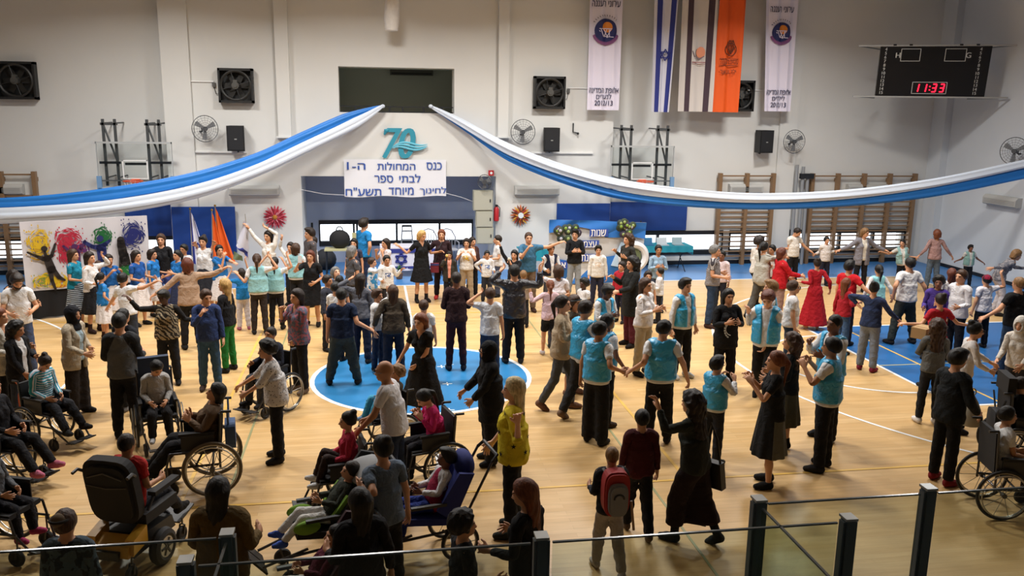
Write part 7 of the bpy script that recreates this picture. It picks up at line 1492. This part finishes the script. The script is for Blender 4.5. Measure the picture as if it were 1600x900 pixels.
q = PEOPLE[KIP]; t = thing('skullcap', 'round knitted skullcap on the boy in the grey hoodie', 'cap', q['head']+rzm(q['yaw'])@np.array([.02, .062, .135])*q['sc']*1.1); k = q['sc']*1.15; MB().ball((0, 0, .0), (.066*k, .06*k, .06*k), 16, 8).build('crown', mat('brown_knit', '#6a5a48', .9), t, True); MB().ring((0, 0, .01), .066*k, .012*k, 'z', 20, 6).build('band', mat('dark_knit', '#1f1a16', .9), t, True)
# lettering on clothes
q = PEOPLE[PRT]; 
t_p = q['obj']
def on_body(who, off, size): q = PEOPLE[who]; return tuple((np.array(off)+[0, 0, (q['hips']-.93*q['sc'])/q['sc']])*q['sc'])
g = MB(); k = q['sc']
for i in range(9):
    a = R(110+i*16); c = on_body(PRT, (.02+.13*math.cos(a), -.175, 1.08+.16*math.sin(a)), 1); g.box(c, (.022*k, .006, .03*k), ry=-a)
g.ring(on_body(PRT, (.02, -.175, 1.08), 1), .11*k, .006, 'y', 20, 4, (R(100), R(260))); o = g.build('white_print', M_pr, t_p)
q2 = PEOPLE[KIP]; lettering('printed_letters', 'OL', mat('dark_print', '#14181d', .8), q2['obj'], on_body(KIP, (.03, .168, 1.12), 1), h=.075*q2['sc'], rz=math.pi)
# stars on the yellow blouse
q = PEOPLE[YEL]; o0 = [c for c in q['obj'].children if c.name.startswith('blouse')][0]; me = o0.data; g = MB(); n = len(me.polygons); rnd = random.Random(5); done = []
for i in rnd.sample(range(n), min(n, 900)):
    P = me.polygons[i]; c = P.center
    if all((c-d).length > .15 for d in done) and abs(P.normal.z) < .6:
        done.append(c.copy()); nn = P.normal; tx = nn.cross(Vector((0, 0, 1))).normalized(); ty = tx.cross(nn) ; ra = rnd.uniform(.022, .04)
        vs = [c+nn*.006+(tx*math.sin(j*math.pi/5)+Vector((0, 0, 1))*math.cos(j*math.pi/5))*(ra if j % 2 == 0 else ra*.4) for j in range(10)]; g.add([c+nn*.007]+vs, [(0, 1+j, 1+(j+1) % 10) for j in range(10)])
o = g.build('star_print', mat('star_black', '#1c1a14', .8), q['obj']); o['kind'] = 'stuff'
# plastic bag carried by the boy in the black jacket
p = at_z(1516, 640, .62); t = thing('plastic_bag', 'pale plastic bag carried beside the boy in the black jacket', 'bag', (*at_z(1516, 640, .7)[:2], .7)); MB().tube([(0, 0, .2), (0, 0, .1), (.02, 0, -.1), (.02, 0, -.2), (.02, 0, -.23)], [.03, .09, .15, .13, .05], 10).build('bag_body', mat('pale_plastic', '#8f8877', .5), t, True); MB().ring((0, 0, .24), .05, .01, 'y', 12, 5).build('handle', mat('pale_plastic', '#8f8877', .5), t)

# ================================================================== glass balustrade of the gallery
ZR, ZD = 2.60, 1.45
M_post = mat('grey_blue_post', '#56646c', .45); M_cap = mat('steel_cap', '#b0b4b4', .35, metal=.6); M_gl = glassy('balustrade_glass', (.86, .9, .86), .05); M_edge = mat('glass_edge', '#5d6a72', .2)
pb = [at_z(x, y, ZR) for x, y in ((355, 834), (1186, 781), (1451, 763))]; YBk = float(np.mean([p[1] for p in pb])); pf = [at_z(x, y, ZR) for x, y in ((290, 877), (846, 839), (1326, 810))]; YFr = float(np.mean([p[1] for p in pf]))
print('rails', YBk, YFr, [round(p[1], 2) for p in pb+pf])
deck = struct(MB().span((XL, -4, ZD-.15), (XR, YBk+.06, ZD)).build('floor_gallery', mat('gallery_concrete', '#77756f', .9)))
def post(p, label):
    t = thing('balustrade_post', label, 'post', (p[0], p[1], ZD), 0, 'posts of the glass balustrade'); h = ZR-ZD
    MB().span((-.022, -.03, 0), (.022, .03, h)).build('column', M_post, t); MB().span((-.036, -.02, 0), (-.026, .02, h-.01)).span((.026, -.02, 0), (.036, .02, h-.01)).build('clamp_strip', M_post, t); MB().span((-.03, -.034, h), (.03, .034, h+.012)).build('cap', M_cap, t); MB().span((-.06, -.06, 0), (.06, .06, .015)).build('foot_plate', M_post, t)
for p, l in zip(pb+pf, ('far-row glass railing post behind the mustard jacket', 'tall grey railing post in the middle of the right foreground', 'rightmost grey railing post', 'front-row railing post at the lower left', 'front-row railing post beside the long brown hair', 'front-row railing post between the two right ones')): post(p, l)
def panel(a, b, label, z1=ZR-.02):
    a, b = Vector((a[0], a[1], 0)), Vector((b[0], b[1], 0)); d = (b-a); L_ = d.length; t = thing('glass_panel', label, 'glass panel', (a.x, a.y, ZD), math.atan2(d.y, d.x), 'glass panels of the balustrade'); h = z1-ZD
    MB().span((0, -.006, .06), (L_, .006, h-.008)).build('pane', M_gl, t); MB().span((0, -.006, h-.008), (L_, .006, h)).build('polished_edge', M_edge, t)
    for x in (.12, L_-.12): MB().span((x-.03, -.02, 0), (x+.03, .02, .1)).build('clamp', M_post, t)
g_ = .05
panel((pb[0][0]-3.2, YBk), (pb[0][0]-g_, YBk), 'glass railing panel at the far lower left'); panel((pb[1][0]+g_, YBk), (pb[2][0]-g_, YBk), 'glass railing panel between the two tall right posts'); panel((pb[2][0]+g_, YBk), (pb[2][0]+1.6, YBk), 'glass railing panel at the lower right edge')
panel((pf[0][0]+g_, YFr), (pf[1][0]-g_, YFr), 'long front glass panel across the lower left'); panel((pf[1][0]+g_, YFr), (pf[2][0]-g_, YFr), 'long front glass panel below the boy with the backpack')
panel((pb[0][0], YBk-.05), (pb[0][0], .6), 'side glass panel running back from the left far post'); panel((pb[1][0], YBk-.05), (pb[1][0], .6), 'side glass panel running back from the middle right post')
